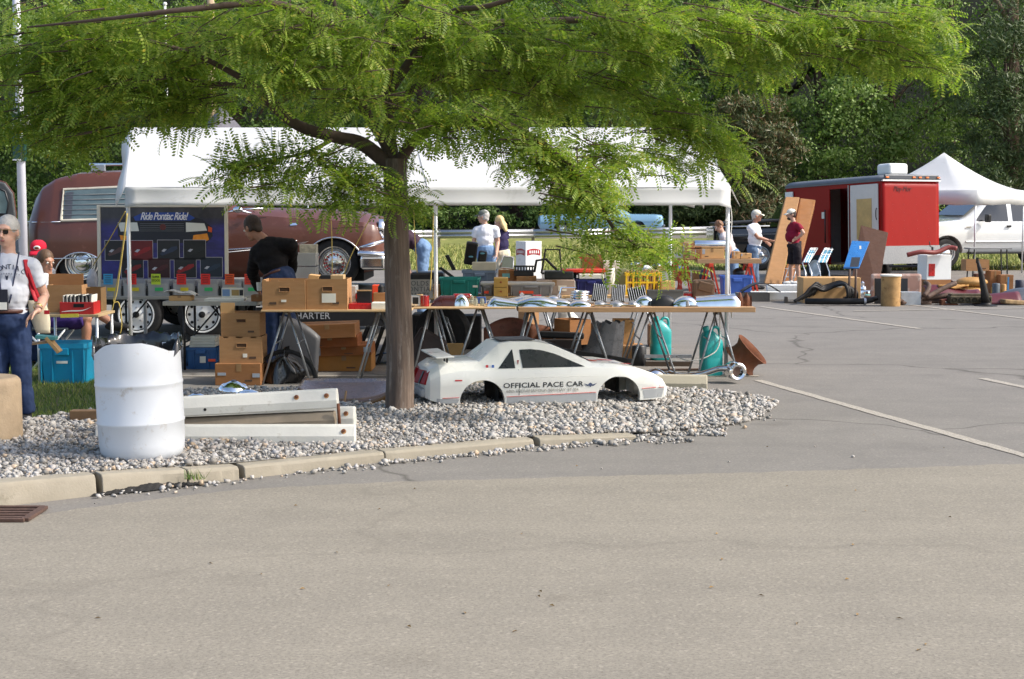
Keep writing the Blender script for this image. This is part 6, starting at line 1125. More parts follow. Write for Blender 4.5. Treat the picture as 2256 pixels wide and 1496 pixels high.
# dark car panels, window frames, cloth at the rear
for args in (('dashboard', 'long black dashboard lying behind the middle tent pole', 'car part', 904, 575, 978, 612, 18.9, .35, BLACK), ('door_trim', 'maroon and cream door panel behind the dashboard', 'car part', 902, 560, 965, 585, 19.4, .2, rgb('maroon_vinyl', 96, 62, 62))): o, w_, h, d = solidbox(*args, z=TZ, bev=.03)
mk('stripe', MB().box((0, -.102, h*.35), (w_*.98, .006, h*.25)), rgb('cream_vinyl', 214, 190, 160), o)
for i, (pts, Y, lab) in enumerate((([(980, 563), (988, 561), (1005, 594), (996, 596)], 18.7, 'black strip panel leaning left of the cream case'), ([(965, 590), (972, 588), (1002, 610), (994, 612)], 17.9, 'black trim strip leaning behind the teal tote'))):
    P = [at(a, b_, Y) for a, b_ in pts]; c = sum(P, Vector())/4; single('trim_strip', lab, 'car part', MB().prism([((p - c).x, (p - c).z) for p in P], (0, 0, 0), (1, 0, 0), (0, 0, 1), -.04), BLACK, c, bevel=.006)
P = [at(a, b_, 18.4) for a, b_ in ((1177, 600), (1182, 574), (1203, 571), (1230, 598))]; c = P[0]; single('window_frame', 'black bent car window frame standing among the totes', 'car part', MB().tube([p - c for p in P], .016, 8), BLACK, c, smooth=True)
single('white_cloth', 'crumpled white cloth left of the blue-grey tote', 'cloth', MB().grid([[Vector((.28*u, .25*v, .10*math.exp(-((u - .6)**2 + (v - .5)**2)*8) + .02*math.sin(11*u + 7*v) + .015*math.sin(17*v))) for u in np.linspace(0, 1, 14)] for v in np.linspace(0, 1, 12)]), rgb('cloth_white', 222, 222, 224, rough=.9), (at(972, 612, 18.2).x, 18.8, TZ + .03), smooth=True, solid=.004)
x, z_, w_, h = rect(880, 609, 946, 652, 16.4); q = thing('cardboard_sign', 'grey hand-lettered card sign right of the trunk', 'sign', (x, 17.0, TZ), rot=(-.1, 0, 0)); w_, h = w_*17/16.4, h; mk('card', MB().box((0, 0, h/2), (w_, .012, h)), rgb('grey_card', 152, 150, 144, rough=.9), q)
for k, s_ in enumerate(('OLDS', 'PONTIAC', 'PARTS')): text(s_, .075, rgb('pencil', 80, 80, 84), q, (.02, -.008, h*.78 - k*.065), (math.pi/2, 0, 0), sx=.95, space=1.15)
mk('prop', MB().box((0, .1, h*.4), (.02, .2, .02)), WOOD, q)
# ---- chrome and lenses along the front edge of the tables
ze = TZ + .001; LENS = rgb('lens_red', 150, 12, 16, rough=.12, coat=1, var=.2)
def lump(name, label, cat, x0, x1, y0, m, Y=15.62, d=.12, seg=10, shape=None, z=ze, sm=True, group=None):
    """smooth bulged piece of trim lying on the table"""
    xa, xb = at(x0, 660, Y).x, at(x1, 660, Y).x; h = at(x0, y0, Y).z - z; rows = []; L_ = xb - xa
    for i in range(seg + 1):
        u = i/seg; p = (shape or (lambda u: math.sin(math.pi*(.06 + .88*u))**.5))(u); rows.append([Vector((L_*(u - .5), d/2*math.cos(a)*(.6 + .4*p), max(.0, h*p*(math.sin(a)**.7 if math.sin(a) > 0 else 0)))) for a in np.linspace(0, math.pi, 11)])
    q = MB().grid(rows); n = 11; q.f += [tuple(range(n)), tuple(seg*n + i for i in range(n))[::-1]]; q.mi += [0, 0]
    return single(name, label, cat, q, m, ((xa + xb)/2, Y + .04, z), smooth=40, group=group)
q, w_, h, d = solidbox('square_lamp', 'white square lamp bezel beside the locust trunk', 'lamp', 905, 650, 926, 664, 15.6, .06, CHROME, z=ze); mk('lens', MB().box((0, -.032, h*.5), (w_*.6, .01, h*.6)), BLACK, q)
single('tail_lens', 'tall red tail-lamp lens beside the lamp bezel', 'lens', MB().lathe([(.044, 0), (.046, .04), (.042, .09), (.044, .11), (.001, .115)], n=20), LENS, (at(936, 668, 15.6).x, 15.6, ze), smooth=40)
single('tail_lens', 'long red tail-lamp lens in front of the teal tote', 'lens', MB().box((0, 0, .025), (.19, .06, .05)), LENS, (at(1018, 652, 15.9).x, 15.95, ze + .06), bevel=.018, seg=4); single('wood_block', 'small timber riser under the long red lens', 'wood block', MB().box((0, 0, .03), (.14, .08, .058)), PLY, (at(1018, 652, 15.9).x, 15.95, ze))
lump('fender_skirt', 'maroon curved trim shell on the trestle edge', 'car part', 948, 1002, 651, rgb('maroon_dark', 74, 34, 32, rough=.3, coat=.5), 15.6, .1, shape=lambda u: min(1, (u*2.4)**.5)*.98)
lump('lamp_pod', 'chrome lamp pod right of the maroon shell', 'car part', 1000, 1032, 648, CHROME, 15.6, .12)
for i, (x0, x1, y0, sh, lab) in enumerate(((1074, 1142, 650, lambda u: (1 - .55*u)*min(1, (u*5 + .05)**.5), 'big chrome bumper guard, leftmost on the timber-edged table'), (1108, 1180, 646, lambda u: .45 + .55*u*min(1, ((1 - u)*4)**.5), 'chrome bumper end lying behind the big guard'), (1140, 1226, 652, lambda u: math.sin(math.pi*(.1 + .8*u))**.6, 'long chrome bumper wing in the middle of the table'), (1200, 1262, 657, None, 'low chrome trim strip left of the chrome rings'), (1255, 1300, 660, None, 'low chrome trim in front of the chrome rings'))): lump('chrome_trim', lab, 'car part', x0, x1, y0, CHROME, 15.6 + .12*(i % 2), .2, shape=sh, group='chrome trim on the long table')
for k in range(5): single('trim_ring', ['lowest', 'second lowest', 'middle', 'second highest', 'topmost'][k] + ' chrome ring in the stack on the table', 'ring', MB().lathe([(.092, 0), (.098, .008), (.092, .02), (.066, .024), (.058, .012), (.06, 0)], n=28), CHROME, (at(1277, 655, 15.9).x + .006*math.sin(k*2), 15.85, ze + .02 + .0255*k), smooth=45, group='stacked chrome rings')
single('wood_block', 'wooden shim under the stacked chrome rings', 'wood block', MB().box((0, 0, .009), (.2, .18, .018)), PLY, (at(1277, 655, 15.9).x, 15.85, ze))
for x0, y0, lab, m in ((1062, 652, 'small clear glass jar on the trestle edge', rgb('jar_glass', 170, 170, 150, rough=.1, alpha=.6)), (1048, 655, 'second small glass jar beside the first', MC.get('jar_glass') or rgb('jar_glass', 170, 170, 150)), (1186, 640, 'little red lens standing behind the chrome guards', LENS)): single('jar', lab, 'jar' if 'jar' in lab else 'lens', MB().lathe([(.022, 0), (.024, .05), (.016, .065), (.017, .075), (.001, .076)], n=14), MC['jar_glass'] if 'jar' in lab else m, (at(x0, 660, 15.7).x, 15.7 + .1*('red' in lab), ze), smooth=40)
# louvred chrome grilles
for (x0, x1, y0, y1, mm, lab, ang) in ((1303, 1337, 627, 655, STEEL, 'louvred chrome grille, leftmost of three on the table', .15), (1346, 1377, 628, 657, STEEL, 'louvred chrome grille in the middle of three', .1), (1388, 1428, 632, 658, CHROME, 'striped black and chrome grille, rightmost of three', -.2)):
    x, z_, w_, h = rect(x0, y0, x1, y1, 15.9); h = at(x0, y0, 15.9).z - ze - .03; q = thing('grille', lab, 'grille', (x, 15.95, ze + .028), rot=(-.35, ang, 0), group='louvred grilles on the table'); mk('back', MB().box((0, .012, h/2), (w_, .01, h)), BLACK, q)
    for k in range(8): mk('fin', MB().box((-w_/2 + w_*(k + .5)/8, -.012, h/2), (w_/20, .05, h*1.04)), mm, q, bevel=.003)
for x0, x1, lab in ((1310, 1345, 'steel bracket under the leftmost grille'), (1345, 1385, 'chrome strip under the middle grille'), (1386, 1412, 'chrome strip under the rightmost grille')): lump('bracket', lab, 'car part', x0, x1, 662, STEEL, 15.58, .2, shape=lambda u: .7 + .3*math.sin(u*5))
q, w_, h, d = solidbox('parts_tray', 'grey parts tray behind the black trim pieces', 'tray', 1428, 640, 1506, 658, 16.05, .2, rgb('tray_grey', 92, 94, 92, rough=.6), z=ze); mk('rim', MB().box((0, -.1, h), (w_ + .01, .015, .02)), MC['tray_grey'], q)
lump('black_trim', 'black moulded trim piece on the long table', 'car part', 1434, 1490, 650, BLACK, 15.65, .16); lump('mirror_shell', 'chrome mirror shell right of the black trim', 'mirror', 1484, 1538, 652, CHROME, 15.6, .16); lump('visor', 'chrome bumper corner near the right end of the table', 'car part', 1533, 1630, 646, CHROME, 15.62, .2, shape=lambda u: .75 + .25*u if u < .92 else .55); lump('rusty_hub', 'rusty brake part at the right end of the table', 'car part', 1624, 1656, 643, RUST, 15.65, .14, shape=lambda u: .6 + .4*math.sin(u*7)**2)
for x0, x1, lab in ((1400, 1440, 'chrome strip lying left of the black trim piece'), (1200, 1240, 'chrome headlamp rim behind the bumper wing')): lump('chrome_trim', lab, 'car part', x0, x1, 651, CHROME, 15.75, .12)
q, w_, h, d = solidbox('leather_bag', 'slumped brown leather bag behind the chrome corner', 'bag', 1527, 617, 1575, 652, 16.1, .15, rgb('leather', 118, 92, 70, rough=.7, var=.3), z=ze, bev=.03); mk('flap', MB().box((.02, -.08, h*.7), (w_*.7, .02, h*.4), rot=(.1, .25, 0)), MC['leather'], q, bevel=.008); single('red_bin', 'small red basket behind the parts tray', 'basket', MB().box((0, 0, .05), (.12, .12, .1)), RED, (at(1512, 650, 16.2).x, 16.2, ze), bevel=.01)
# ---- under the long table
for (x0, y0, x1, y1, Y, d_, m_, lab) in ((908, 692, 965, 770, 18.5, .4, rgb('tarp_black', 22, 22, 24, rough=.5, var=.4), 'black tarp covered box right of the trunk under the tables'), (968, 696, 1060, 782, 18.9, .4, rgb('crate_black', 30, 29, 30, rough=.7, var=.3), 'big black crate under the trestle tables'), (1430, 742, 1470, 790, 19.2, .3, CARD2, 'brown carton far back under the long table')): solidbox('dark_crate' if 'arton' not in lab else 'cardboard_box', lab, 'box', x0, y0, x1, y1, Y, d_, m_, z=0, bev=.02)
carton('brown carton lying under the long table', 1235, 705, 1290, 760, 17.2, .35, CARD2, z=None, rz=.5, open_=True); carton('open brown carton at the right under the long table', 1352, 705, 1398, 765, 17.9, .3, CARD3, z=at(1370, 785, 17.9).z, open_=True); carton('flat brown carton the open one stands on', 1325, 762, 1420, 800, 17.7, .35, CARD, z=0)
single('rusty_fender', 'rusty maroon fender standing under the trestle table', 'car panel', MB().grid([[Vector((.62*u, .12*math.sin(math.pi*u)*v, .48*v*(1 - .25*(2*u - 1)**2))) for u in np.linspace(0, 1, 14)] for v in np.linspace(0, 1, 8)]), rgb('rusty_maroon', 128, 80, 66, rough=.75, var=.35, scale=5, dirt=(C(90, 58, 44), .5, 2)), (at(1066, 770, 17.6).x, 17.6, 0), solid=.012, smooth=True)
single('rusty_fender', 'rusty orange-brown panel right of the standing fender', 'car panel', MB().grid([[Vector((.55*u, .1*math.sin(math.pi*u)*v, .42*v*(1 - .5*u*u))) for u in np.linspace(0, 1, 12)] for v in np.linspace(0, 1, 7)]), RUST, (at(1165, 770, 17.5).x, 17.45, 0), solid=.012, smooth=True)
single('car_hood', 'white curved fender end seen between the table legs', 'car panel', MB().grid([[Vector((.5*u, .1*v, .55*math.sin(math.pi*.5*(1 - u))*v + .02)) for u in np.linspace(0, 1, 12)] for v in np.linspace(0, 1, 6)]), WHITE, (at(1230, 780, 18.4).x, 18.4, 0), solid=.015, smooth=True)
rows = [[Vector((.30*math.cos(a)*(1 - .4*v) + .014*math.sin(a*11) + .15*v, .2*math.sin(a)*(1 - .3*v), .45*v + .02*math.sin(a*9 + v*6))) for a in np.linspace(0, 2*math.pi, 40, endpoint=False)] for v in np.linspace(0, 1, 9)]
single('rubbish_bag', 'grey plastic bag slumped under the long table', 'bag', MB().grid(rows, closed=True), rgb('grey_bag', 70, 72, 76, rough=.3, var=.4, scale=10), (at(1310, 790, 17.4).x, 17.4, 0), smooth=True)
single('bumper_cover', 'long black bumper cover lying behind the car shell', 'car part', MB().grid([[Vector((1.0*u - .5, .14*v + .05*math.sin(math.pi*u), (.05 + .17*math.sin(math.pi*v*.7))*(1 - .25*u) + .10*(1 - u))) for u in np.linspace(0, 1, 12)] for v in np.linspace(0, 1, 8)]), rgb('grey_black', 46, 46, 44, rough=.7), (at(1290, 800, 15.9).x, 15.85, .0), solid=.012, smooth=True); single('bumper_beam', 'black bumper beam above the long black cover', 'car part', MB().box((0, 0, 0), (.48, .1, .07), rot=(0, .04, 0)), BLACK, (at(1238, 740, 16.4).x, 16.5, at(1238, 740, 16.4).z), bevel=.02); single('bumper_support', 'dark crate holding the black bumper beam', 'crate', MB().box((0, 0, .16), (.4, .2, .32)), rgb('crate_dark', 54, 44, 36), (at(1240, 740, 16.4).x, 16.55, 0))
for k, lab in enumerate(('brass radiator grille piece under the trestle table', 'chrome louvred panel under the trestle table')): single('radiator_core', lab, 'car part', MB().box((0, 0, .13), (.2, .06, .26), rot=(-.2, 0, 0)), [rgb('brass', 150, 120, 70, rough=.5), STEEL][k], (at(1000 + 125*k, 780, 16.6).x, 16.8, .0), bevel=.01)
single('vinyl_cushion', 'dark red and black car seat part behind the shell tail', 'car part', MB().box((0, 0, .25), (.32, .12, .5), rot=(-.1, .55, 0)), rgb('dark_vinyl', 44, 30, 28, rough=.6), (at(930, 800, 15.6).x, 15.6, .0), bevel=.03); single('tyre', 'car tyre leaning under the trestle table beside the trunk', 'tyre', MB().lathe([(.2, -.09), (.29, -.1), (.32, -.06), (.32, .06), (.29, .1), (.2, .09)], (0, 0, .32), 32, (.2, 1, 0)), TYRE, (at(975, 790, 17.4).x, 17.5, 0), smooth=40)
for k in range(4): single('grille_bar', ['dark louvred rack leftmost behind the long cartons', 'dark louvred rack second behind the long cartons', 'dark louvred rack third behind the long cartons', 'dark louvred rack rightmost behind the long cartons'][k], 'rack', MB().box((0, 0, .22), (.03, .3, .44), rot=(0, .35, 0)), RUBBER, (at(795 + 17*k, 780, 17.0).x, 17.1, 0), group='dark louvred racks')
single('timber', 'long rough timber lying behind the nose of the car shell', 'timber', MB().box((0, 0, .03), (.75, .1, .06), rot=(0, .03, .02)), rgb('rough_timber', 156, 120, 76, rough=.9, var=.3, scale=8), (at(1375, 806, 15.75).x, 15.9, .0)); single('steel_bar', 'long dark steel bar between the table legs', 'bar', MB().box((0, 0, 0), (.52, .03, .035)), STEEL, (at(1470, 785, 17.0).x, 16.9, at(1470, 785, 16.9).z - 0)); single('block', 'wooden block propping the dark steel bar', 'wood block', MB().box((0, 0, .025), (.5, .06, .05)), rgb('dark_timber', 70, 56, 42), (at(1470, 785, 17.0).x, 16.9, 0))
# hanging water jugs used as tent weights
JT = rgb('jug_teal', 20, 150, 148, rough=.35, var=.12, coat=.2)
def jug(label, x0, y0, x1, y1, Y, top):
    x, z_, w_, h = rect(x0, y0, x1, y1, Y); z_ = max(z_, .0); q = thing('water_jug', label, 'jug', (x, Y, z_), .3, group='teal water jugs tied to the tent frame'); a, b_ = w_/2*.97, w_/2*.75; rows = []
    def ring(sx, zz, ox=0): return [Vector((ox + a*sx*math.copysign(abs(math.cos(t))**.55, math.cos(t)), b_*sx*math.copysign(abs(math.sin(t))**.55, math.sin(t)), zz)) for t in np.linspace(0, 2*math.pi, 28, endpoint=False)]
    for sx, f, ox in ((.9, 0, 0), (1, .03, 0), (1, .35, 0), (.985, .37, 0), (1, .39, 0), (1, .66, 0), (.96, .71, 0), (.72, .83, -.02), (.48, .90, -.03), (.34, .93, -.03)): rows.append(ring(sx, h*f, ox))
    m = MB().grid(rows, closed=True); m.f += [tuple(range(28))[::-1], tuple(9*28 + i for i in range(28))]; m.mi += [0, 0]; mk('body', m, JT, q, smooth=40)
    mk('handle', MB().tube(smoothline([(.0, 0, h*.90), (.03, 0, h*.985), (.085, 0, h*.95), (.095, 0, h*.80), (.08, 0, h*.72)], 4), .016, 8), JT, q, smooth=True); mk('spout', MB().lathe([(.034, 0), (.034, .04), (.028, .045), (.001, .046)], (-.055, 0, h*.92), 16, (-.3, 0, 1)), JT, q, smooth=40)
    tp = Vector((x, Y, top)); single('tie_cord', 'cord from which the ' + label.split(' under')[0].split(' by')[0] + ' hangs', 'cord', MB().tube([Vector((0, 0, 0)), Vector((.005, 0, (top - z_ - h)*.5)), Vector((0, 0, top - z_ - h))], .005, 5), rgb('dark_cord', 70, 66, 60), (x + .03, Y, z_ + h*.97))
jug('teal jug hanging nearer the middle of the long table', 1432, 699, 1479, 792, 17.6, TZ - .02); jug('teal jug hanging lower by the right tent pole', 1541, 722, 1592, 830, 15.95, TZ - .04)
# chrome bumper, small chrome horn, rusty rim
bx = at(1560, 838, 15.3); q = thing('chrome_bumper', 'long curved chrome bumper lying on the asphalt', 'car part', (bx.x, 15.3, 0)); Lb = lambda px, py, dy=0: at(px, py, 15.3 + dy) - Vector((bx.x, 15.3, 0))
mk('blade', MB().tube(smoothline([Lb(1474, 822, .35), Lb(1500, 828, .25), Lb(1545, 824, .12), Lb(1585, 812, .03), Lb(1612, 812, -.02)], 6), [.05]*20 + [.055, .06, .065, .07, .075], 12, flat=.6), CHROME, q, smooth=True)
mk('pod', MB().lathe([(.072, .12), (.09, .08), (.092, .0), (.09, -.07), (.075, -.08), (.055, -.07), (.045, -.03)], Lb(1620, 817, -.05), 28, (-.25, 1, .05)), CHROME, q, smooth=45); mk('pod_core', MB().lathe([(.05, 0), (.001, .004)], Lb(1621, 817, -.12), 20, (-.25, 1, .05)), rgb('rust_chrome', 90, 72, 64, rough=.5, metal=.5), q)
lump('chrome_horn', 'small chrome bumper end between shell nose and bumper', 'car part', 1418, 1474, 812, CHROME, 15.2, .25, z=.0)
q = thing('scrap_hoop', 'rusty steel wheel rim leaning under the table end', 'wheel rim', (at(1643, 790, 16.0).x, 16.0, .205), rot=(0, 0, 0)); mk('barrel', MB().lathe([(.195, -.10), (.205, -.095), (.190, -.075), (.172, -.06), (.158, -.02), (.158, .03), (.174, .055), (.188, .08), (.206, .095), (.2, .102), (.17, .07), (.15, .0), (.17, -.07), (.195, -.10)], n=40, axis=(.68, -.2, .68)), rgb('rusty_steel', 112, 66, 40, rough=.85, var=.3, scale=10, bmp=.4), q, smooth=50); mk('disc', MB().lathe([(.152, .0), (.12, .02), (.07, .05), (.04, .05), (.04, .0)], n=40, axis=(.68, -.2, .68)), MC['rusty_steel'], q, smooth=45)
cord([at(1586, 690, 15.9), at(1584, 760, 15.85), at(1560, 785, 15.8), at(1520, 795, 15.8), at(1490, 785, 15.9)], 'pale cord looping low between the table legs', m=MC['white_cord'])
# ================================================================= BENCH TABLE AT THE LEFT WITH THE RED CRATE
q = thing('card_table', 'low metal-framed stall table at the left with boxes on it', 'table', (at(140, 700, 14.6).x, 14.75, 0)); LX = lambda px, Y=14.4: at(px, 700, Y).x - q.location.x; zt2 = at(140, 694, 14.4).z
mk('top', MB().box((LX(145), 0, zt2 - .012), (LX(212) - LX(74), .6, .024)), rgb('board_tan', 176, 152, 112, rough=.8), q, bevel=.003)
for px in (78, 208):
    for yy_ in (-.27, .27): mk('leg', MB().tube([(LX(px), yy_, zt2 - .02), (LX(px), yy_, .06)], .014, 8), POLE, q, smooth=True)
zl = at(140, 853, 14.4).z
for yy_ in (-.27, .27): mk('rail', MB().tube([(LX(74), yy_, zl), (LX(210), yy_, zl)], .013, 8), POLE, q, smooth=True)
for px in (78, 208): mk('rail', MB().tube([(LX(px), -.27, zl), (LX(px), .27, zl)], .013, 8), POLE, q, smooth=True)
o = mk('price_strip', MB().box((LX(150), -.305, zt2 - .01), (.17, .004, .035), rot=(0, -.03, 0)), rgb('strip_yellow', 226, 206, 70), q)
tote('turquoise lidded tote on the low rail of the stall table', 82, 757, 191, 852, 14.45, rgb('tote_turquoise', 14, 140, 178, rough=.4), d=.42, z=zl + .013, full=rgb('tote_dark', 40, 44, 44), marks=((.5, .55, .22, .06, PAPER),))
x, z_, w_, h = rect(131, 664, 207, 690, 14.5); rc_ = thing('red_crate', 'red drink crate with a white swoosh and hand slot', 'crate', (x, 14.62, zt2), .03); w_, h, d = w_*.97, .115, .26; RC = rgb('crate_red', 178, 30, 28, rough=.5)
for sy in (-1, 1): mk('long_side', MB().box((0, sy*d/2, h/2), (w_, .014, h)), RC, rc_, bevel=.003)
for sx in (-1, 1): mk('end_side', MB().box((sx*(w_/2 - .007), 0, h/2), (.014, d - .014, h)), RC, rc_, bevel=.003)
mk('bottom', MB().box((0, 0, .006), (w_ - .03, d - .015, .01)), RC, rc_); mk('hand_slot', MB().box((.02, -d/2 - .0075, h*.72), (.10, .004, .032)), SHADOWBLACK, rc_, bevel=.0015)
wv = [(-.14 + .28*i/16, -.022 + .03*(i/16)**2*1.6 + .008*math.sin(i/16*6)) for i in range(17)]; mk('swoosh', MB().prism(wv + [(a, b_ - .012*math.sin(math.pi*(.1 + .9*i/16))) for i, (a, b_) in list(enumerate(wv))[::-1]], (0, -d/2 - .008, h*.42), (1, 0, 0), (0, 0, 1), .002), WHITE, rc_)
for k in range(22): tagged = single('record_card', 'thin card standing in the red drink crate', 'card', MB().box((0, 0, .09), (.009, .2, .15 + .012*math.sin(k*3.1)), rot=(0, .1*math.sin(k*1.9), 0)), [PAPER, BLACK, rgb('card_grey', 120, 118, 112)][k % 3], (x - w_/2 + .03 + (w_ - .06)*k/21, 14.62, zt2 + .012), group='cards packed in the red crate')
carton('open brown carton behind the red crate', 105, 628, 180, 690, 14.75, .2, CARD, z=zt2, open_=True); single('carton_flap', 'raised carton lid behind the red crate', 'box', MB().box((0, 0, .08), (.34, .006, .16), rot=(-.15, 0, 0)), CARD2, (at(143, 640, 14.9).x, 14.94, at(143, 640, 14.9).z), bevel=.002); carton('small tan box of clutter at the right of the red crate', 186, 634, 222, 668, 14.9, .2, rgb('olive_card', 110, 84, 50, rough=.9), z=zt2, open_=True)
single('plastic_bag', 'clear plastic bag hung from the tent rope', 'bag', MB().grid([[Vector((.055*math.cos(a)*(.3 + .7*math.sin(math.pi*v*.8)) + .01*math.sin(5*a), .05*math.sin(a)*(.3 + .7*math.sin(math.pi*v*.8)), -.22*v)) for a in np.linspace(0, 2*math.pi, 18)] for v in np.linspace(0, 1, 9)]), rgb('bag_film', 196, 196, 204, rough=.2, alpha=.55), at(203, 592, 16.8), smooth=True)
pl = thing('plank_shelf', 'board with books leaning at the left edge by the man', 'shelf', at(60, 758, 13.6)); pl.rotation_euler = (0, -.11, 0); mk('board', MB().box((-.08, 0, 0), (.6, .2, .018)), WOOD, pl, bevel=.002); mk('support', MB().tube([(-.3, 0, -.01), (-.32, .05, -.62)], .014, 6), POLE, pl)
for k, (px, py, m, lab) in enumerate(((103, 746, rgb('book_teal', 84, 150, 144), 'teal book lying on the plank shelf'), (118, 762, CARD3, 'tan booklet hanging over the plank shelf end'))): single('book', lab, 'book', MB().box((0, 0, 0), (.17, .14, .03), rot=(0, .1 if not k else .9, .1)), m, at(px, py, 13.55) + Vector((0, 0, .012)), bevel=.003)
# ================================================================= FAR RIGHT: SAWHORSE TABLE AND PARTS ON THE ASPHALT
ORG = rgb('sawhorse_orange', 206, 62, 34, rough=.5, var=.12); YS = 31.0
st_ = thing('sawhorse_table', 'plank table on orange sawhorses near the black pickup', 'table', (at(1590, 640, YS).x, YS + .3, 0)); SXL = lambda px: at(px, 600, YS).x - st_.location.x; zs = at(1600, 570, YS).z
mk('plank', MB().box((SXL(1606), -.1, zs - .05), (SXL(1676) - SXL(1536), .5, .09)), WOOD, st_, bevel=.004); mk('plank', MB().box((SXL(1530), .3, zs - .03), (SXL(1600) - SXL(1486), .35, .03)), WOOD, st_, bevel=.004)
for px in (1566, 1652):
    hs = mk('sawhorse', MB().box((SXL(px), -.05, zs - .13), (.09, .62, .07)), ORG, st_, bevel=.006)
    for sx in (-1, 1):
        for sy in (-.28, .2): mk('leg', MB().tube([(SXL(px) + sx*.03, sy, zs - .12), (SXL(px) + sx*.17, sy*1.15, 0)], .026, 4), ORG, hs)
for px in (1494, 1516):
    hs = mk('sawhorse', MB().box((SXL(px), .3, zs - .08), (.07, .5, .06)), ORG, st_, bevel=.006)
    for sx in (-1, 1):
        for sy in (.08, .5): mk('leg', MB().tube([(SXL(px) + sx*.02, sy, zs - .1), (SXL(px) + sx*.13, sy, 0)], .022, 4), ORG, hs)
boxes = [(1506, 533, 1596, 548, 31.7, CARD, 'long carton at the back of the sawhorse table'), (1545, 548, 1596, 568, 31.1, CARD3, 'pale carton at the front of the sawhorse table'), (1519, 550, 1531, 572, 31.0, CARD, 'small carton at the left of the sawhorse table'), (1531, 549, 1545, 572, 31.05, CARD2, 'second small carton from the left on the sawhorse table'), (1505, 535, 1518, 575, 31.4, CARD, 'tall narrow carton at the left end of the sawhorse table'), (1616, 554, 1631, 566, 31.1, CARD3, 'little tan carton right of the tent pole'), (1632, 558, 1656, 566, 31.1, CARD3, 'flat tan carton at the right of the sawhorse table'), (1488, 558, 1504, 574, 31.5, PAPER, 'white taped carton at the far left of the sawhorse table')]
for x0, y0, x1, y1, Y, m, lab in boxes: carton(lab, x0, y0, x1, y1, Y, .25, m, z=zs if y1 > 560 else at(1550, 548, 31.5).z, tapes=((.1, .7, .12, .5, TAPE),))
carton('carton under the long one at the back of the sawhorse table', 1508, 548, 1594, 568, 31.75, .25, CARD2, z=zs)
single('chrome_muffler', 'shiny cylindrical muffler lying on the cartons', 'muffler', MB().lathe([(.02, -.33), (.075, -.32), (.085, -.30), (.085, .30), (.075, .32), (.02, .33)], (0, 0, .085), 20, (1, 0, 0)), CHROME, (at(1565, 540, 31.2).x, 31.2, at(1565, 548, 31.2).z), smooth=40)
tote('bright blue tote under the sawhorse table', 1590, 608, 1660, 648, 30.2, rgb('tote_brightblue', 66, 100, 176, rough=.45), d=.5, z=0, full=rgb('tote_dark', 40, 44, 44)); 
for x0, y0, x1, y1, Y, m, lab, cat in ((1540, 592, 1568, 625, 32.2, rgb('part_dark', 46, 50, 60), 'dark helmet-shaped part under the sawhorse table', 'car part'), (1614, 590, 1640, 612, 31.2, BLACK, 'black steering part in the blue tote', 'car part'), (1480, 596, 1520, 618, 33.0, CARD2, 'rusty box of parts under the left sawhorses', 'box'), (1525, 596, 1550, 630, 32.6, CARD, 'open carton under the sawhorse table', 'box')):
    x, z_, w_, h = rect(x0, y0, x1, y1, Y); single('scrap_part', lab, cat, MB().ball((0, 0, h/2), (w_/2, .2, h/2), 14, 9) if cat == 'car part' else MB().box((0, 0, h/2), (w_, .3, h)), m, (x, Y, max(0, z_)), smooth=cat == 'car part', bevel=0 if cat == 'car part' else .01)
# tall cartons leaning on the trailer, ladder, chairs, panels
def slab3(name, label, cat, pts, Y, dY, th, m, **k):
    """four-cornered panel leaning back: lower corners at Y, upper at Y + dY"""
    ys = [Y, Y, Y + dY, Y + dY]; P = [at(a, b_, yv) for (a, b_), yv in zip(pts, ys)]; c = (P[0] + P[1])/2; n = (P[1] - P[0]).cross(P[3] - P[0]).normalized()*th; q = MB(); a = [p - c for p in P]; b_ = [p + n*(-1 if n.y < 0 else 1) for p in a]
    q.add(a + b_, [(3, 2, 1, 0), (4, 5, 6, 7), (0, 1, 5, 4), (1, 2, 6, 5), (2, 3, 7, 6), (3, 0, 4, 7)]); return single(name, label, cat, q, m, c, **k)
slab3('tall_carton', 'tall brown carton leaning on the trailer, left of two', 'box', ((1684, 624), (1722, 628), (1762, 434), (1731, 433)), 34.8, 1.6, .35, CARD, bevel=.02); slab3('tall_carton', 'tall torn-topped brown carton leaning, right of two', 'box', ((1724, 625), (1752, 622), (1797, 440), (1763, 436)), 35.1, 1.5, .35, CARD2, bevel=.02)
q = thing('step_ladder', 'small aluminium step ladder behind the maroon-shirt man', 'ladder', at(1737, 628, 34.6)); q.location.z = 0; J = lambda px, py, Y: at(px, py, Y) - q.location
for a, b_ in (((1725, 628), (1742, 578)), ((1745, 628), (1757, 580))): mk('rail', MB().tube([J(*a, 34.6), J(*b_, 34.8)], .014, 6), POLE, q, smooth=True)
for py in (592, 610): mk('tread', MB().box(J(1741, py, 34.7), (.22, .1, .02)), POLE, q)
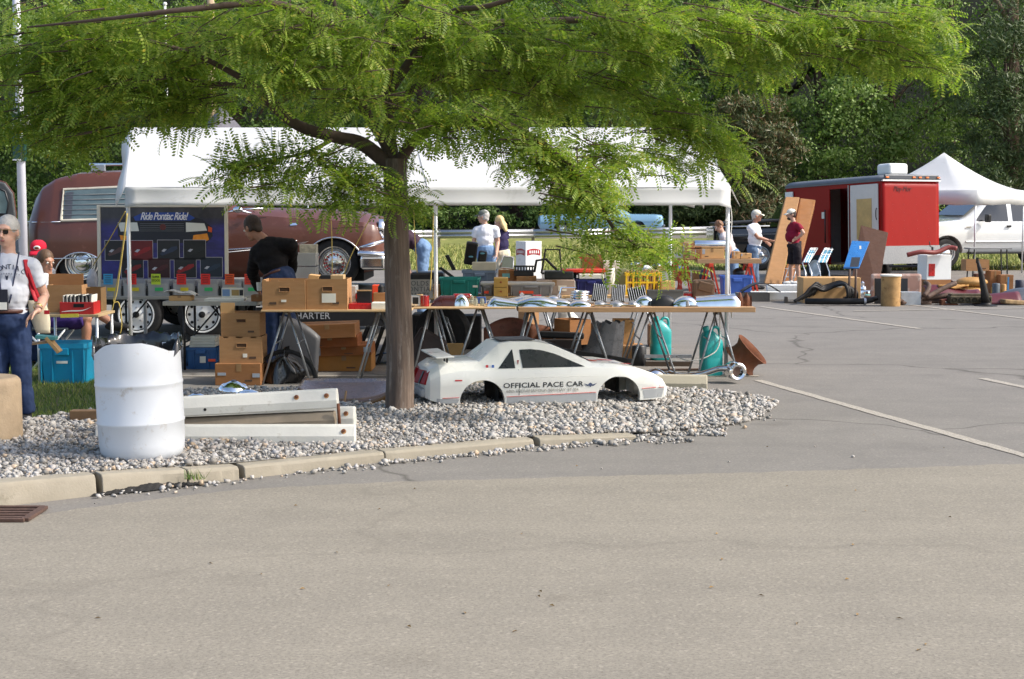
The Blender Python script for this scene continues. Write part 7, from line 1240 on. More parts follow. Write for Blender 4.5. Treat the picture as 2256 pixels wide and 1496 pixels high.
for i, (pts, lab) in enumerate((([(1768, 580), (1781, 580), (1801, 547), (1786, 547)], 'blue and white webbed lawn chair, left of two'), ([(1800, 580), (1820, 580), (1833, 547), (1817, 547)], 'blue and white webbed lawn chair, right of two'))):
    c = at(pts[0][0], 625, 33.4); q = thing('lawn_chair', lab, 'chair', (c.x, 33.4, 0), group='folding lawn chairs by the trailer'); P = [at(a, b_, yv) - q.location for (a, b_), yv in zip(pts, (33.4, 33.4, 33.8, 33.8))]; mk('frame', MB().tube([P[0], P[3], P[2], P[1]], .014, 6), POLE, q, smooth=True); u = P[1] - P[0]; v = P[3] - P[0]
    for k in range(5): mk('webbing', MB().box((0, 0, 0), (.03, .006, v.length), rot=None).add([], []), rgb('web_blue', 84, 160, 190) if k % 2 else rgb('web_white', 214, 218, 214), q, loc=P[0] + u*(k + .5)/5 + v*.5 + Vector((0, -.004*k, 0)), rot=(-math.atan2(v.y, v.z), math.atan2(v.x, v.z), 0))
    for k in range(6): mk('webbing', MB().box((0, 0, 0), (u.length, .004, .024)), rgb('web_white', 214, 218, 214) if k % 2 else rgb('web_blue', 84, 160, 190), q, loc=P[0] + u*.5 + v*(k + .5)/6 + Vector((0, -.026, 0)), rot=(-math.atan2(v.y, v.z), 0, 0))
    for s_ in (0, 1): mk('leg', MB().tube([P[s_], Vector((P[s_].x, P[s_].y - .35, .35)), Vector((P[s_].x + .02, P[s_].y - .4, 0))], .013, 6), POLE, q, smooth=True)
slab3('brown_board', 'large brown board with rounded corner leaning on the trailer', 'board', ((1872, 640), (1934, 640), (1957, 512), (1897, 496)), 32.4, 2.0, .03, rgb('brown_board', 70, 46, 33, rough=.7, spec=.2), bevel=.01)
bp_ = slab3('blue_panel', 'blue car panel with a grey window leaning on the board', 'car panel', ((1858, 590), (1893, 590), (1916, 532), (1877, 530)), 32.2, .9, .03, rgb('panel_blue', 20, 100, 164, rough=.3, coat=.5), bevel=.006); mk('inset', MB().prism([(.02, .0), (.2, .0), (.24, .2), (.06, .2)], (-.06, -.03, .02), (1, 0, 0), (0, .1, 1), .01), rgb('inset_grey', 70, 74, 82), bp_); mk('sticker', MB().box((.22, .18, .42), (.04, .01, .07), rot=(-.3, 0, 0)), PAPER, bp_)
bc = carton('large tan carton standing in front of the lawn chairs', 1769, 592, 1897, 648, 28.0, .6, CARD3, z=0, note=(.62, .72, .12, .2)); 
solidbox('metal_cabinet', 'pinkish worn metal fender behind the tan drum', 'car panel', 1920, 582, 2032, 640, 28.9, .12, rgb('worn_pink', 164, 126, 110, rough=.6, var=.25, scale=3, dirt=(C(196, 184, 172), .5, 1.5)), z=0, bev=.04); q, w_, h, d = solidbox('black_board', 'black panel with a white tag left of the tan drum', 'car panel', 1928, 584, 2002, 640, 27.8, .06, BLACK, z=0, rot=(-.08, 0, 0)); mk('tag', MB().box((-.05, -.035, h*.9), (.05, .004, .08)), PAPER, q)
q = thing('fibre_drum', 'torn cardboard drum with a white lid', 'drum', (at(1962, 660, 27.2).x, 27.2, 0)); hd_ = at(1962, 606, 27.2).z; mk('body', MB().lathe([(.165, 0), (.17, .02), (.168, hd_*.5), (.172, hd_)], n=28), rgb('torn_card', 176, 138, 88, rough=.9, var=.4, scale=4, dirt=(C(120, 86, 52), .55, 1.5)), q, smooth=40); mk('lid', MB().lathe([(.185, hd_ - .02), (.19, hd_), (.18, hd_ + .012), (.001, hd_ + .014)], n=28), PAPER, q, smooth=40)
solidbox('clear_tub', 'translucent plastic tub right of the torn drum', 'tub', 1985, 626, 2030, 655, 27.4, .3, rgb('tub_clear', 176, 184, 190, rough=.3, alpha=.8), z=0); q, w_, h, d = solidbox('white_case', 'white and red printed carton in front of the trailer', 'box', 2035, 562, 2094, 612, 29.6, .4, WHITE, z=.35, rz=.2); mk('print', MB().box((-w_*.3, -.205, h*.4), (w_*.25, .01, h*.5)), RED, q); mk('base', MB().box((0, 0, -.175), (w_, .4, .35)), CARD2, q)
single('red_seat_frame', 'dull red bent seat frame lying on the printed carton', 'car part', MB().tube(smoothline([(-.45, 0, 0), (-.2, -.05, .06), (.1, 0, .05), (.35, .05, .14), (.5, 0, .12)], 5), .045, 8), rgb('dull_red', 134, 60, 52, rough=.5), at(2050, 562, 29.5), smooth=True)
# dark header pipes and long exhaust pipe
PIPE = rgb('pipe_dark', 40, 38, 36, rough=.6, metal=.5, var=.4, scale=12); PIPER = rgb('pipe_rusty', 86, 66, 54, rough=.8, var=.4, scale=10)
hd_ = thing('exhaust_headers', 'tangle of black exhaust header pipes on the asphalt', 'car part', gp(1815, 668)); O = hd_.location
for k in range(6):
    y0 = 27.5 + .1*k; pts = [at(1750 + 8*k, 664 - 3*k, y0), at(1772 + 6*k, 650 - 2*k, y0 + .05), at(1790 + 4*k, 632 - (k % 3)*4, y0 + .1), at(1815, 640 - 3*k, y0 + .2), at(1840 + 3*k, 630 - (k % 4)*3, y0 + .2), at(1862 + 4*k, 628 + 2*k, y0), at(1868 + 4*k, 650, y0 - .05), at(1860 + 5*k, 662, y0)]; mk('pipe', MB().tube([p - O for p in smoothline(pts, 5)], .03, 8), PIPE, hd_, smooth=True)
q = thing('exhaust_pipe', 'long straight dark exhaust pipe nearest on the asphalt', 'exhaust pipe', gp(1850, 673)); mk('tube', MB().tube([at(1774, 664, 27.3) - q.location, at(1900, 664, 27.3) - q.location, at(1920, 661, 27.3) - q.location, at(1931, 657, 27.35) - q.location], [.055, .055, .05, .045], 14), PIPE, q, smooth=True); mk('clamp', MB().lathe([(.062, -.02), (.062, .02)], at(1905, 664, 27.3) - q.location, 14, (1, 0, 0)), STEEL, q)
for k, (px, lab) in enumerate(((1870, 'rusty pipe standing upright, left of two by the tan carton'), (1884, 'rusty pipe standing upright, right of two by the tan carton'))): single('upright_pipe', lab, 'pipe', MB().tube([(0, 0, 0), (.01, .02, at(px, 593, 27.6).z)], .022, 8), PIPER, (at(px, 660, 27.6).x, 27.6, 0), smooth=True, group='rusty upright pipes')
q = thing('exhaust_manifold', 'rusty branched exhaust manifold on the asphalt', 'car part', gp(2020, 668))
for pts, r in (([(1975, 664), (2005, 660), (2040, 656), (2098, 650)], .05), ([(1970, 652), (1990, 654), (2020, 662), (2072, 664)], .04), ([(1985, 668), (2010, 666), (2050, 668)], .045), ([(2042, 655), (2060, 645), (2085, 632), (2105, 624)], .045), ([(2036, 652), (2044, 640), (2046, 628), (2038, 622)], .045)): mk('pipe', MB().tube([p - q.location for p in smoothline([at(a, b_, 27.4 + .1*i) for i, (a, b_) in enumerate(pts)], 4)], r, 9), PIPER, q, smooth=True)
tr_ = rgb('maroon_trim', 86, 24, 34, rough=.45, var=.2)
rows = [[Vector((1.0*u, .4*v, .28*math.sin(math.pi*v*.6)*(1 - .2*u) + .03*math.sin(6*u))) for u in np.linspace(0, 1, 14)] for v in np.linspace(0, 1, 8)]; single('dash_shell', 'torn maroon dashboard shell lying among the pipes', 'car part', MB().grid(rows), tr_, (at(2045, 655, 27.9).x, 27.9, .02), solid=.02, smooth=True); rows = [[Vector((.9*u, .35*v, .2*math.sin(math.pi*v*.6)*(.6 + .4*u))) for u in np.linspace(0, 1, 12)] for v in np.linspace(0, 1, 8)]; single('console_shell', 'maroon console shell right of the jack stand', 'car part', MB().grid(rows), tr_, (at(2150, 665, 27.3).x, 27.5, .02), solid=.02, smooth=True)
single('foam_slab', 'torn yellow foam on the maroon dashboard', 'foam', MB().grid([[Vector((.55*u, .2*v, .03*math.sin(8*u + 5*v) + .03)) for u in np.linspace(0, 1, 10)] for v in np.linspace(0, 1, 5)]), rgb('foam', 190, 140, 76, rough=.95, var=.3), (at(2068, 640, 28.1).x, 28.1, .26), solid=.03, smooth=True)
q = thing('engine_block', 'greasy cylinder head casting on the asphalt', 'car part', (at(2135, 664, 27.5).x, 27.5, 0)); EB = rgb('greasy_iron', 96, 86, 66, rough=.7, metal=.4, var=.5, scale=15); mk('casting', MB().box((0, 0, .1), (.75, .25, .14)), EB, q, bevel=.02); mk('deck', MB().box((0, 0, .185), (.7, .2, .03)), EB, q, bevel=.006)
for k in range(6): mk('port', MB().lathe([(.04, 0), (.04, .03)], (-.3 + .12*k, -.125, .1), 10, (0, -1, 0)), SHADOWBLACK, q)
q = thing('floor_jack', 'black upright jack stand with a round foot', 'jack stand', (at(2172, 662, 27.2).x, 27.2, 0)); zj = at(2172, 566, 27.2).z; mk('column', MB().tube([(0, 0, 0), (-.03, 0, .25), (-.1, .02, .6), (-.17, .02, zj - .03)], [.085, .065, .045, .02], 14), PIPE, q, smooth=True); mk('foot', MB().lathe([(.2, 0), (.2, .012), (.1, .03), (.085, .06)], n=24), PIPE, q, smooth=40); mk('handle', MB().box((-.17, 0, zj - .06), (.04, .05, .1)), PIPE, q, bevel=.008)
for i, (x0, y0, x1, y1, Y, m, lab, nm) in enumerate(((2128, 572, 2180, 597, 31.0, CARD, 'open brown carton in the heap by the pop-up tent', 'carton'), (2182, 570, 2206, 622, 30.8, CARD2, 'tall brown carton in the heap by the pop-up tent', 'carton'), (2204, 578, 2234, 622, 30.6, rgb('card_darkbrown', 138, 94, 56, rough=.9), 'brown carton with a blue stripe at the right edge', 'carton'))): c_ = carton(lab, x0, y0, x1, y1, Y, .35, m, z=0 if y1 > 610 else at(2150, 597, 31).z, open_=(i == 0), tapes=(((.6, .5, .12, .8, rgb('blue_stripe', 60, 130, 180)),) if i == 2 else ()))
for k, (px, py, r_, lab) in enumerate(((2140, 606, .26, 'rolled tan seat cushion, lower of the two under the carton'), (2148, 595, .24, 'rolled tan seat cushion, upper of the two under the carton'))): single('car_cushion', lab, 'cushion', MB().ball((0, 0, .09), (r_*1.3, .25, .10), 18, 10), rgb('tan_vinyl', 176, 132, 72, rough=.55, var=.25), (at(px, 620, 30.4).x, 30.6, .0 + .17*k), smooth=True)
for x0, x1, y0, m, lab, nm in ((2186, 2204, 592, rgb('slate_drum', 74, 84, 92), 'slate grey canister beside the tan roll', 'canister'), (2206, 2218, 594, rgb('tan_roll', 190, 140, 78), 'upright tan roll right of the grey canister', 'roll')): x, z_, w_, h = rect(x0, y0, x1, 625, 29.5); single(nm, lab, nm, MB().lathe([(w_/2, 0), (w_/2, h*.95), (w_*.42, h), (.001, h + .005)], n=20), m, (x, 29.5, 0), smooth=40)
q = thing('folding_table', 'folding table with black legs under the pop-up tent', 'table', (at(2195, 560, 33).x, 33.6, 0)); mk('top', MB().box((0, 0, at(2195, 549, 33).z), (.9, .5, .03)), rgb('table_grey2', 150, 148, 142), q)
for sx in (-.35, .35):
    for sy in (-.2, .2): mk('leg', MB().tube([(sx, sy, at(2195, 549, 33).z), (sx*1.1, sy, 0)], .015, 6), BLACK, q)
rows = [[Vector((.75*u, .4*v, .22*math.sin(math.pi*v*.7)*(1 - .4*(2*u - 1)**2) + .05*v)) for u in np.linspace(0, 1, 12)] for v in np.linspace(0, 1, 8)]; single('grey_fender', 'dark grey fender lying at the right edge', 'car panel', MB().grid(rows), rgb('fender_grey', 72, 76, 84, rough=.4, coat=.3), (at(2225, 660, 28).x, 28.1, .0), solid=.015, smooth=True); single('rusty_bracket', 'flat rusty bracket lying at the right edge of the asphalt', 'car part', MB().box((0, 0, .05), (.5, .2, .08), rot=(0, .08, .2)), rgb('tan_rust', 150, 124, 88, rough=.85, var=.5, scale=14), (at(2240, 664, 27.4).x, 27.5, 0), bevel=.02)
# white boards and black sheet left of the pipes
for k, (x0, x1, py, lab) in enumerate(((1655, 1790, 662, 'lower white board lying on the asphalt'), (1640, 1774, 642, 'upper white board stacked behind the lower one'))): a, b_ = gp(x0, py), gp(x1, py); q = single('white_board', lab, 'board', MB().box((0, 0, .07 + .12*k), (b_.x - a.x, .12, .14)), WHITE, ((a.x + b_.x)/2, a.y + .1 if not k else gp(1655, 662).y + .32, .02), rot=(.1, 0, 0), bevel=.004, group='white boards on the asphalt')
single('black_sheet', 'black curved sheet lying behind the white boards', 'car panel', MB().grid([[Vector((.7*u, .4*v, .16*math.sin(math.pi*u) + .02)) for u in np.linspace(0, 1, 12)] for v in np.linspace(0, 1, 5)]), BLACK, (at(1640, 645, 28.2).x, 28.4, .16), solid=.012, smooth=True); single('sheet_block', 'rough crate under the black curved sheet', 'crate', MB().box((0, 0, .08), (.6, .3, .16)), rgb('grey_crate', 90, 84, 76), (at(1665, 645, 28.2).x, 28.6, 0))
# litter of the flea market on the lawn between the tent poles
for k in range(9): px = 1400 + 12*k; p = gp(px, 590 + 4*(k % 3)); single('flea_item', ['chrome bowl', 'brown box', 'white plate', 'rusty lid', 'grey lamp', 'tan bag', 'white cup tray', 'brown panel', 'blue box'][k] + ' among the far goods beyond the tent', 'goods', MB().box((0, 0, .07), (.28, .3, .14)) if k % 2 else MB().ball((0, 0, .08), (.16, .16, .08), 12, 7), [CHROME, CARD, WHITE, RUST, STEEL, CARD3, PAPER, CARD2, rgb('tote_brightblue', 66, 100, 176)][k], (p.x, p.y, .01), smooth=not k % 2, group='far goods laid out beyond the tent')
# ================================================================= PEOPLE
class Blob(MB):
    def ell(s, c, ax):                                    # ellipsoid with three axis vectors
        q = MB().ball((0, 0, 0), 1, 16, 10); M_ = Matrix((ax[0], ax[1], ax[2])).transposed(); c = Vector(c)
        return s.add([c + M_ @ Vector(v) for v in q.v], q.f)
    def limb(s, P, R, flat0=False, flat1=False):
        s.tube(P, R, 12)
        for i, p in enumerate(P):
            if (i == 0 and flat0) or (i == len(P) - 1 and flat1): continue
            s.ball(p, R[i], 12, 8)
        return s
def blob(name, b, m, parent, voxel=.011, sm=4, label=None):
    o = mk(name, b, m, parent, label=label); q = o.modifiers.new('remesh', 'REMESH'); q.mode = 'VOXEL'; q.voxel_size = voxel; q.use_smooth_shade = True
    q = o.modifiers.new('smooth', 'SMOOTH'); q.factor = .5; q.iterations = sm; return o
FOLD = bpy.data.textures.new('folds', 'CLOUDS'); FOLD.noise_scale = .09; FOLD.noise_depth = 2
def folds(o, k=.02):
    q = o.modifiers.new('folds', 'DISPLACE'); q.texture = FOLD; q.strength = k; q.mid_level = .5; q.texture_coords = 'LOCAL'; q = o.modifiers.new('soften', 'SMOOTH'); q.factor = .5; q.iterations = 1; return o
def cloth(name, r, g, b, var=.1, rough=.85): return rgb('cloth_' + name, r, g, b, rough=rough, var=var, scale=7, bmp=.5, bscale=9, spec=.2)
SKIN = rgb('skin', 194, 152, 130, rough=.5, var=.08, scale=10); SKIN2 = rgb('skin_tan', 170, 122, 98, rough=.5, var=.1, scale=10)
for m in (SKIN, SKIN2): m.node_tree.nodes['Principled BSDF'].inputs['Subsurface Weight'].default_value = .12; m.node_tree.nodes['Principled BSDF'].inputs['Subsurface Radius'].default_value = (.02, .008, .005)
def hand(b, w_, d, nrm, s=1.0, curl=.5, thumb=1):
    d = d.normalized(); nrm = (nrm - d*nrm.dot(d)).normalized(); sd = d.cross(nrm); p = w_ + d*.045*s
    b.ell(p, (d*.052*s, sd*.042*s, nrm*.017*s))
    for k, L_ in enumerate((.072, .082, .077, .06)):
        o = w_ + d*.082*s + sd*(-.030 + .020*k)*s; d1 = (d + nrm*curl*.5).normalized(); d2 = (d + nrm*curl*1.5).normalized(); q = [o, o + d1*L_*.5*s, o + d1*L_*.5*s + d2*L_*.5*s]
        b.limb(q, [.0095*s, .009*s, .0078*s])
    o = w_ + d*.025*s + sd*(-.036*thumb)*s; q = [o, o + (d*.6 - sd*.6*thumb + nrm*.3).normalized()*.035*s, o + (d*.9 - sd*.45*thumb + nrm*.5).normalized()*.07*s]; b.limb(q, [.012*s, .0105*s, .009*s])
def person(label, Y, base, J, f, shirt, pants, skin=SKIN, shoes=None, hf=None, hup=(0, 0, 1), sleeve=.55, shorts=False, belly=.0, s=1.0, hair=None, hairstyle='short', cap=None, voxel=.012, neckline=True, female=False, belt=None, untuck=False, curl=.4, hdirs=None):
    O = Vector((at(*base, Y).x, Y, 0)) if len(base) == 2 else Vector(base); root = thing('person', label, 'person', O)
    P = {k: at(v[0], v[1], Y + (v[2] if len(v) > 2 else 0)) - O for k, v in J.items()}
    f = Vector((f[0], f[1], 0)).normalized(); hf = Vector(hf).normalized() if hf else f; lat = (P['sR'] - P['sL']).normalized(); sp = (P['neck'] - P['pel']); SL = sp.length; sp = sp.normalized(); lat = (lat - sp*lat.dot(sp)).normalized(); dep = lat.cross(sp)*s; lt = lat*s; C_ = lambda t, o=0: P['pel'] + sp*SL*t + f*o
    hw = max(.13, (P['sR'] - P['sL']).length/2)
    def torso(b, g=0.0, top=True):
        b.ell(C_(.70), (lat*(hw*.92 + g), dep.normalized()*(.115*s + g), sp*(SL*.36))); b.ell(C_(.42, belly*.6), (lat*(.15*s + g + belly*.3), dep.normalized()*(.112*s + g + belly), sp*SL*.32)); b.ell(C_(.10, belly*.3), (lat*(.158*s + min(g, .0)), dep.normalized()*(.12*s + min(g, .0)), sp*SL*.22))
        if top:
            for k in ('sL', 'sR'): b.limb([C_(.88), P[k]], [.075*s + g, .062*s + g])
    b = Blob(); torso(b, -.006)
    # head
    hu = Vector(hup).normalized(); hu = (hu - hf*hu.dot(hf)).normalized(); hr = hf.cross(hu); hc = P['head']
    b.limb([C_(.92), P['neck'] + sp*.02, hc - hu*.05*s - hf*.01], [.06*s, .054*s, .052*s]); b.ell(hc + hu*.02*s - hf*.012*s, (hr*.076*s, hf*.096*s, hu*.098*s)); b.ell(hc - hu*.05*s + hf*.022*s, (hr*.058*s, hf*.068*s, hu*.068*s)); b.ell(hc - hu*.092*s + hf*.055*s, (hr*.03*s, hf*.03*s, hu*.022*s))
    b.limb([hc + hf*.088*s + hu*.018*s, hc + hf*.108*s - hu*.022*s], [.010*s, .016*s]); b.ell(hc + hf*.078*s + hu*.036*s, (hr*.055*s, hf*.018*s, hu*.012*s)); b.ell(hc + hf*.08*s - hu*.058*s, (hr*.026*s, hf*.014*s, hu*.012*s))
    for sg in (-1, 1): b.ell(hc + hr*sg*.079*s - hf*.008*s - hu*.005*s, (hr*.012*s, hf*.022*s, hu*.032*s))
    for a, e, w_ in (('sL', 'eL', 'wL'), ('sR', 'eR', 'wR')):
        if w_ in P:
            b.limb([P[a], P[a].lerp(P[e], .5), P[e], P[e].lerp(P[w_], .35), P[w_]], [.055*s, .047*s, .040*s, .041*s, .027*s]); dr = (hdirs or {}).get(w_); d = Vector(dr) if dr else (P[w_] - P[e])
            hand(b, P[w_], d, f.cross(d) if abs(f.cross(d.normalized()).length) > .3 else lat, s, curl, 1 if w_ == 'wL' else -1)
    for h_, k_, a_ in (('hL', 'kL', 'aL'), ('hR', 'kR', 'aR')):
        b.limb([P[h_], P[h_].lerp(P[k_], .5), P[k_], P[k_].lerp(P[a_], .3), P[a_]], [.085*s, .072*s, .054*s, .055*s, .036*s]); fd_ = (J.get('foot') and Vector(J['foot'])) or f
        b.ell(P[a_] + f*.06*s - Vector((0, 0, .03*s)), (f.cross(Vector((0, 0, 1)))*.04*s, f*.115*s, Vector((0, 0, .034*s))))
    body = blob('body', b, skin, root, min(voxel, .0105), 2)
    # shirt
    b = Blob(); torso(b, .012)
    if untuck: b.ell(C_(.02, belly*.3), (lat*(.172*s), dep.normalized()*(.135*s), sp*SL*.30))
    for a, e, w_ in (('sL', 'eL', 'wL'), ('sR', 'eR', 'wR')):
        if e in P:
            if sleeve <= 1: q = P[a].lerp(P[e], sleeve); b.limb([P[a], q], [.073*s, .072*s], flat1=True)
            else: b.limb([P[a], P[e], P[e].lerp(P[w_], .9)], [.074*s, .064*s, .046*s], flat1=True)
    sh = folds(blob('shirt', b, shirt, root, voxel, 5), .024)
    # trousers
    b = Blob(); b.ell(C_(.0), (lat*.175*s, dep.normalized()*(.136*s), sp*.15*s)); b.tube([C_(-.02), C_(.15, belly*.35)], [.163*s, .163*s + belly*.35], 20, flat=.78 + belly*1.6)
    for h_, k_, a_ in (('hL', 'kL', 'aL'), ('hR', 'kR', 'aR')):
        if shorts: b.limb([P[h_], P[h_].lerp(P[k_], .5), P[h_].lerp(P[k_], .92)], [.102*s, .1*s, .095*s], flat1=True)
        else: b.limb([P[h_], P[k_], P[a_].lerp(P[k_], .06)], [.102*s, .076*s, .07*s], flat1=True)
    folds(blob('shorts' if shorts else 'trousers', b, pants, root, voxel, 5), .03)
    if belt: b = Blob(); b.tube([C_(.13, belly*.35), C_(.19, belly*.35)], [.168*s + belly*.35]*2, 20, flat=.78 + belly*1.6); blob('belt', b, belt, root, .008, 1)
    for a_ in ('aL', 'aR'):
        b = Blob(); b.ell(P[a_] + f*.055*s - Vector((0, 0, .035*s)), (f.cross(Vector((0, 0, 1)))*.05*s, f*.135*s, Vector((0, 0, .048*s)))); b.ball(P[a_] - Vector((0, 0, .01)), .05*s); blob('shoe', b, shoes or RUBBER, root, .012, 2)
    # hair, cap, eyes
    if hair:
        b = Blob(); b.ell(hc + hu*.036*s - hf*.022*s, (hr*.087*s, hf*.098*s, hu*.102*s))
        if hairstyle == 'long':
            for t in np.linspace(-1, 1, 7): b.limb([hc + hu*.03 - hf*.05 + hr*t*.06, hc - hu*.09 - hf*(.08 - .03*abs(t)) + hr*t*.09, hc - hu*.2 - hf*.06 + hr*t*.10], [.04, .042, .025])
        if hairstyle == 'curly':
            for k in range(26): a, c = rng.uniform(0, 6.28), rng.uniform(-.4, 1); v = hr*math.cos(a)*math.sqrt(max(0, 1 - c*c)) - hf*abs(math.sin(a))*math.sqrt(max(0, 1 - c*c)) + hu*c; b.ball(hc + hu*.03 - hf*.01 + v*.088*s, .026*s, 8, 6)
        if hairstyle == 'short':
            for sg in (-1, 1): b.ell(hc + hr*sg*.07*s - hf*.035*s - hu*.01*s, (hr*.014*s, hf*.04*s, hu*.045*s))
            b.ell(hc - hf*.075*s - hu*.03*s, (hr*.06*s, hf*.03*s, hu*.05*s))
        hm = blob('hair', b, hair, root, .009, 2)
    if cap:
        b = Blob(); b.ell(hc + hu*.062*s - hf*.008*s, (hr*.088*s, hf*.104*s, hu*.075*s)); b.ell(hc + hu*.048*s - hf*.008*s, (hr*.089*s, hf*.105*s, hu*.02*s)); cp = blob('cap', b, cap, root, .008, 2); q = MB(); rows = []
        for k in range(5):
            u = k/4; rows.append([hc + hu*(.044 - .028*u*u - .012*(t*t))*s + hf*(.085 + .085*u*math.sqrt(max(0, 1 - .55*t*t)))*s + hr*t*.076*s for t in np.linspace(-1, 1, 11)])
        mk('brim', q.grid(rows), cap, cp, solid=.006, smooth=True)
    for sg in (-1, 1):
        e = mk('eye', MB().ball(hc + hr*sg*.032*s + hf*.082*s + hu*.012*s, .0125*s, 10, 7), rgb('eye_white', 220, 214, 206, rough=.2), root, smooth=True); mk('iris', MB().ball(hc + hr*sg*.032*s + hf*.0925*s + hu*.012*s, .0055*s, 8, 6), rgb('iris_dark', 40, 30, 24, rough=.2), e, smooth=True)
    mk('mouth', MB().ball(hc + hf*.0915*s - hu*.058*s, (.02*s, .008*s, .006*s) if abs(hf.y) > .6 else (.008*s, .02*s, .006*s), 12, 6), rgb('lips', 150, 84, 76, rough=.45), root, smooth=True)
    return root, P, dict(hc=hc, hf=hf, hu=hu, hr=hr, O=O, shirt=sh)
JEANS = cloth('jeans', 40, 54, 84, .25); JEANSL = cloth('jeans_light', 112, 138, 170, .2); TEE = cloth('white_tee', 218, 218, 222, .05); GREYTEE = cloth('ash_tee', 196, 198, 204, .05)
HG = rgb('hair_grey', 176, 172, 166, rough=.6, var=.25, scale=40, bmp=.6, bscale=120); HBR = rgb('hair_brown', 92, 66, 44, rough=.6, var=.3, scale=40, bmp=.6, bscale=120); HBL = rgb('hair_blonde', 206, 176, 122, rough=.55, var=.25, scale=30, bmp=.6, bscale=100); HDK = rgb('hair_dark', 48, 34, 26, rough=.6, var=.3, scale=40, bmp=.6, bscale=120)
# ---- man at the left edge
MY = 11.75
man, P, I = person('grey-haired man in sunglasses and lettered grey tee at left edge', MY, (30, 935), dict(head=(16, 512), neck=(18, 562), pel=(16, 706), sL=(-38, 588, .02), sR=(68, 588, .02), eL=(-62, 650, .05), wL=(-50, 705, -.04), eR=(98, 652, .10), wR=(84, 684, -.10), hL=(-8, 722), hR=(40, 722), kL=(-2, 816, -.02), kR=(48, 816, -.02), aL=(4, 912, .02), aR=(57, 914, .02)), (.05, -1), GREYTEE, JEANS, SKIN, RUBBER, hf=(-.12, -1, -.05), sleeve=.62, belly=.025, hair=HG, voxel=.009, belt=rgb('leather_belt', 74, 40, 30, rough=.5), hdirs=dict(wR=(-.7, -.25, -.55)), curl=.8)
hc, hf, hu, hr = I['hc'], I['hf'], I['hu'], I['hr']
sg_ = mk('sunglasses', MB().tube([hc + hr*a + hf*(.103 - .5*a*a) + hu*.026 for a in np.linspace(-.075, .075, 9)], .0025, 6), rgb('gold_rim', 150, 120, 60, metal=.9, rough=.3), man, smooth=True)
for s_ in (-1, 1):
    o = hc + hr*s_*.033 + hf*.103 + hu*.012; mk('lens', MB().prism([(-.023, .012), (.023, .012), (.022, -.010), (.010, -.020), (-.012, -.020), (-.022, -.010)], o, hr, hu, .004), rgb('lens_black', 14, 14, 16, rough=.08), sg_, bevel=.002); mk('temple', MB().tube([hc + hr*s_*.058 + hf*.09 + hu*.024, hc + hr*s_*.085 + hf*.01 + hu*.015], .0022, 5), MC['gold_rim'], sg_)
bpy.context.view_layer.update(); DG = bpy.context.evaluated_depsgraph_get()
def on(ob, px, py, off=.006):
    """point on an object's front as seen along a photo pixel's sight line, lifted a little off it"""
    e = ob.evaluated_get(DG); a = cam.location.copy(); d = at(px, py, 10) - a; d.normalize(); inv = e.matrix_world.inverted(); la = inv @ a; ld = (inv.to_3x3() @ d).normalized(); ok, p, n, _ = e.ray_cast(la, ld)
    return (e.matrix_world @ p - d*off, (e.matrix_world.to_3x3() @ n).normalized()) if ok else (at(px, py, MY - .15), Vector((0, -1, 0)))
NAVY = rgb('print_navy', 44, 50, 70, rough=.8)
def on_shirt(name, ob, pts, r, m, parent, O, off=.006, flat=1): return mk(name, MB().tube([on(ob, a, b_, off)[0] - O for a, b_ in pts], r, 6, flat=flat), m, parent, smooth=True)
sh = I['shirt']; O = I['O']
for ch, px, py, rot in zip('PONTIAC', (-14, -5, 6, 16, 25, 31.5, 43, 52)[0:0] or (-10, 0, 10, 20, 29, 38, 51), (597, 592, 589, 588, 589, 592, 599), (.35, .2, .1, 0, -.1, -.25, -.45)):
    p, n = on(sh, px, py, .003); R_ = n.to_track_quat('Z', 'Y').to_euler(); R_ = (Matrix.Rotation(math.atan2(n.x, -n.y), 3, 'Z') @ Matrix.Rotation(math.pi/2 - math.asin(max(-1, min(1, n.z))), 3, 'X') @ Matrix.Rotation(rot, 3, 'Z')).to_euler(); text(ch, .052, NAVY, man, p - O, R_, sx=1.0, depth=.001, name='shirt_letter')
for i, ch in enumerate('UNIVERSITY'):
    px = -8 + i*5.6; p, n = on(sh, px, 603 + (px - 18)**2*.004, .003); R_ = (Matrix.Rotation(math.atan2(n.x, -n.y), 3, 'Z') @ Matrix.Rotation(math.pi/2 - math.asin(max(-1, min(1, n.z))), 3, 'X')).to_euler(); text(ch, .016, NAVY, man, p - O, R_, depth=.001, name='shirt_letter')
p, n = on(sh, 15, 612, .003); R_ = (Matrix.Rotation(math.atan2(n.x, -n.y), 3, 'Z') @ Matrix.Rotation(math.pi/2 - math.asin(max(-1, min(1, n.z))), 3, 'X')).to_euler(); mk('shirt_emblem', MB().prism([(-.013, .02), (0, .012), (.013, .02), (0, -.04)], (0, 0, 0), (1, 0, 0), (0, 1, 0), .001), NAVY, man, loc=p - O, rot=R_)
ln = on_shirt('lanyard', sh, [(42, 556), (36, 590), (30, 620), (24, 655), (20, 668)], .006, rgb('lanyard_navy', 38, 44, 76), man, O, .008, .5); on_shirt('lanyard', sh, [(0, 556), (-4, 590), (2, 640), (4, 668)], .006, MC['lanyard_navy'], man, O, .008, .5)
p, n = on(sh, 8, 655, .012); bd_ = mk('badge', MB().box((0, 0, 0), (.11, .008, .16)), rgb('badge_dark', 26, 26, 40, rough=.5), man, loc=p - O - Vector((.02, .01, .02)), bevel=.003); mk('badge_card', MB().box((0, -.006, -.045), (.095, .004, .055)), PAPER, bd_)
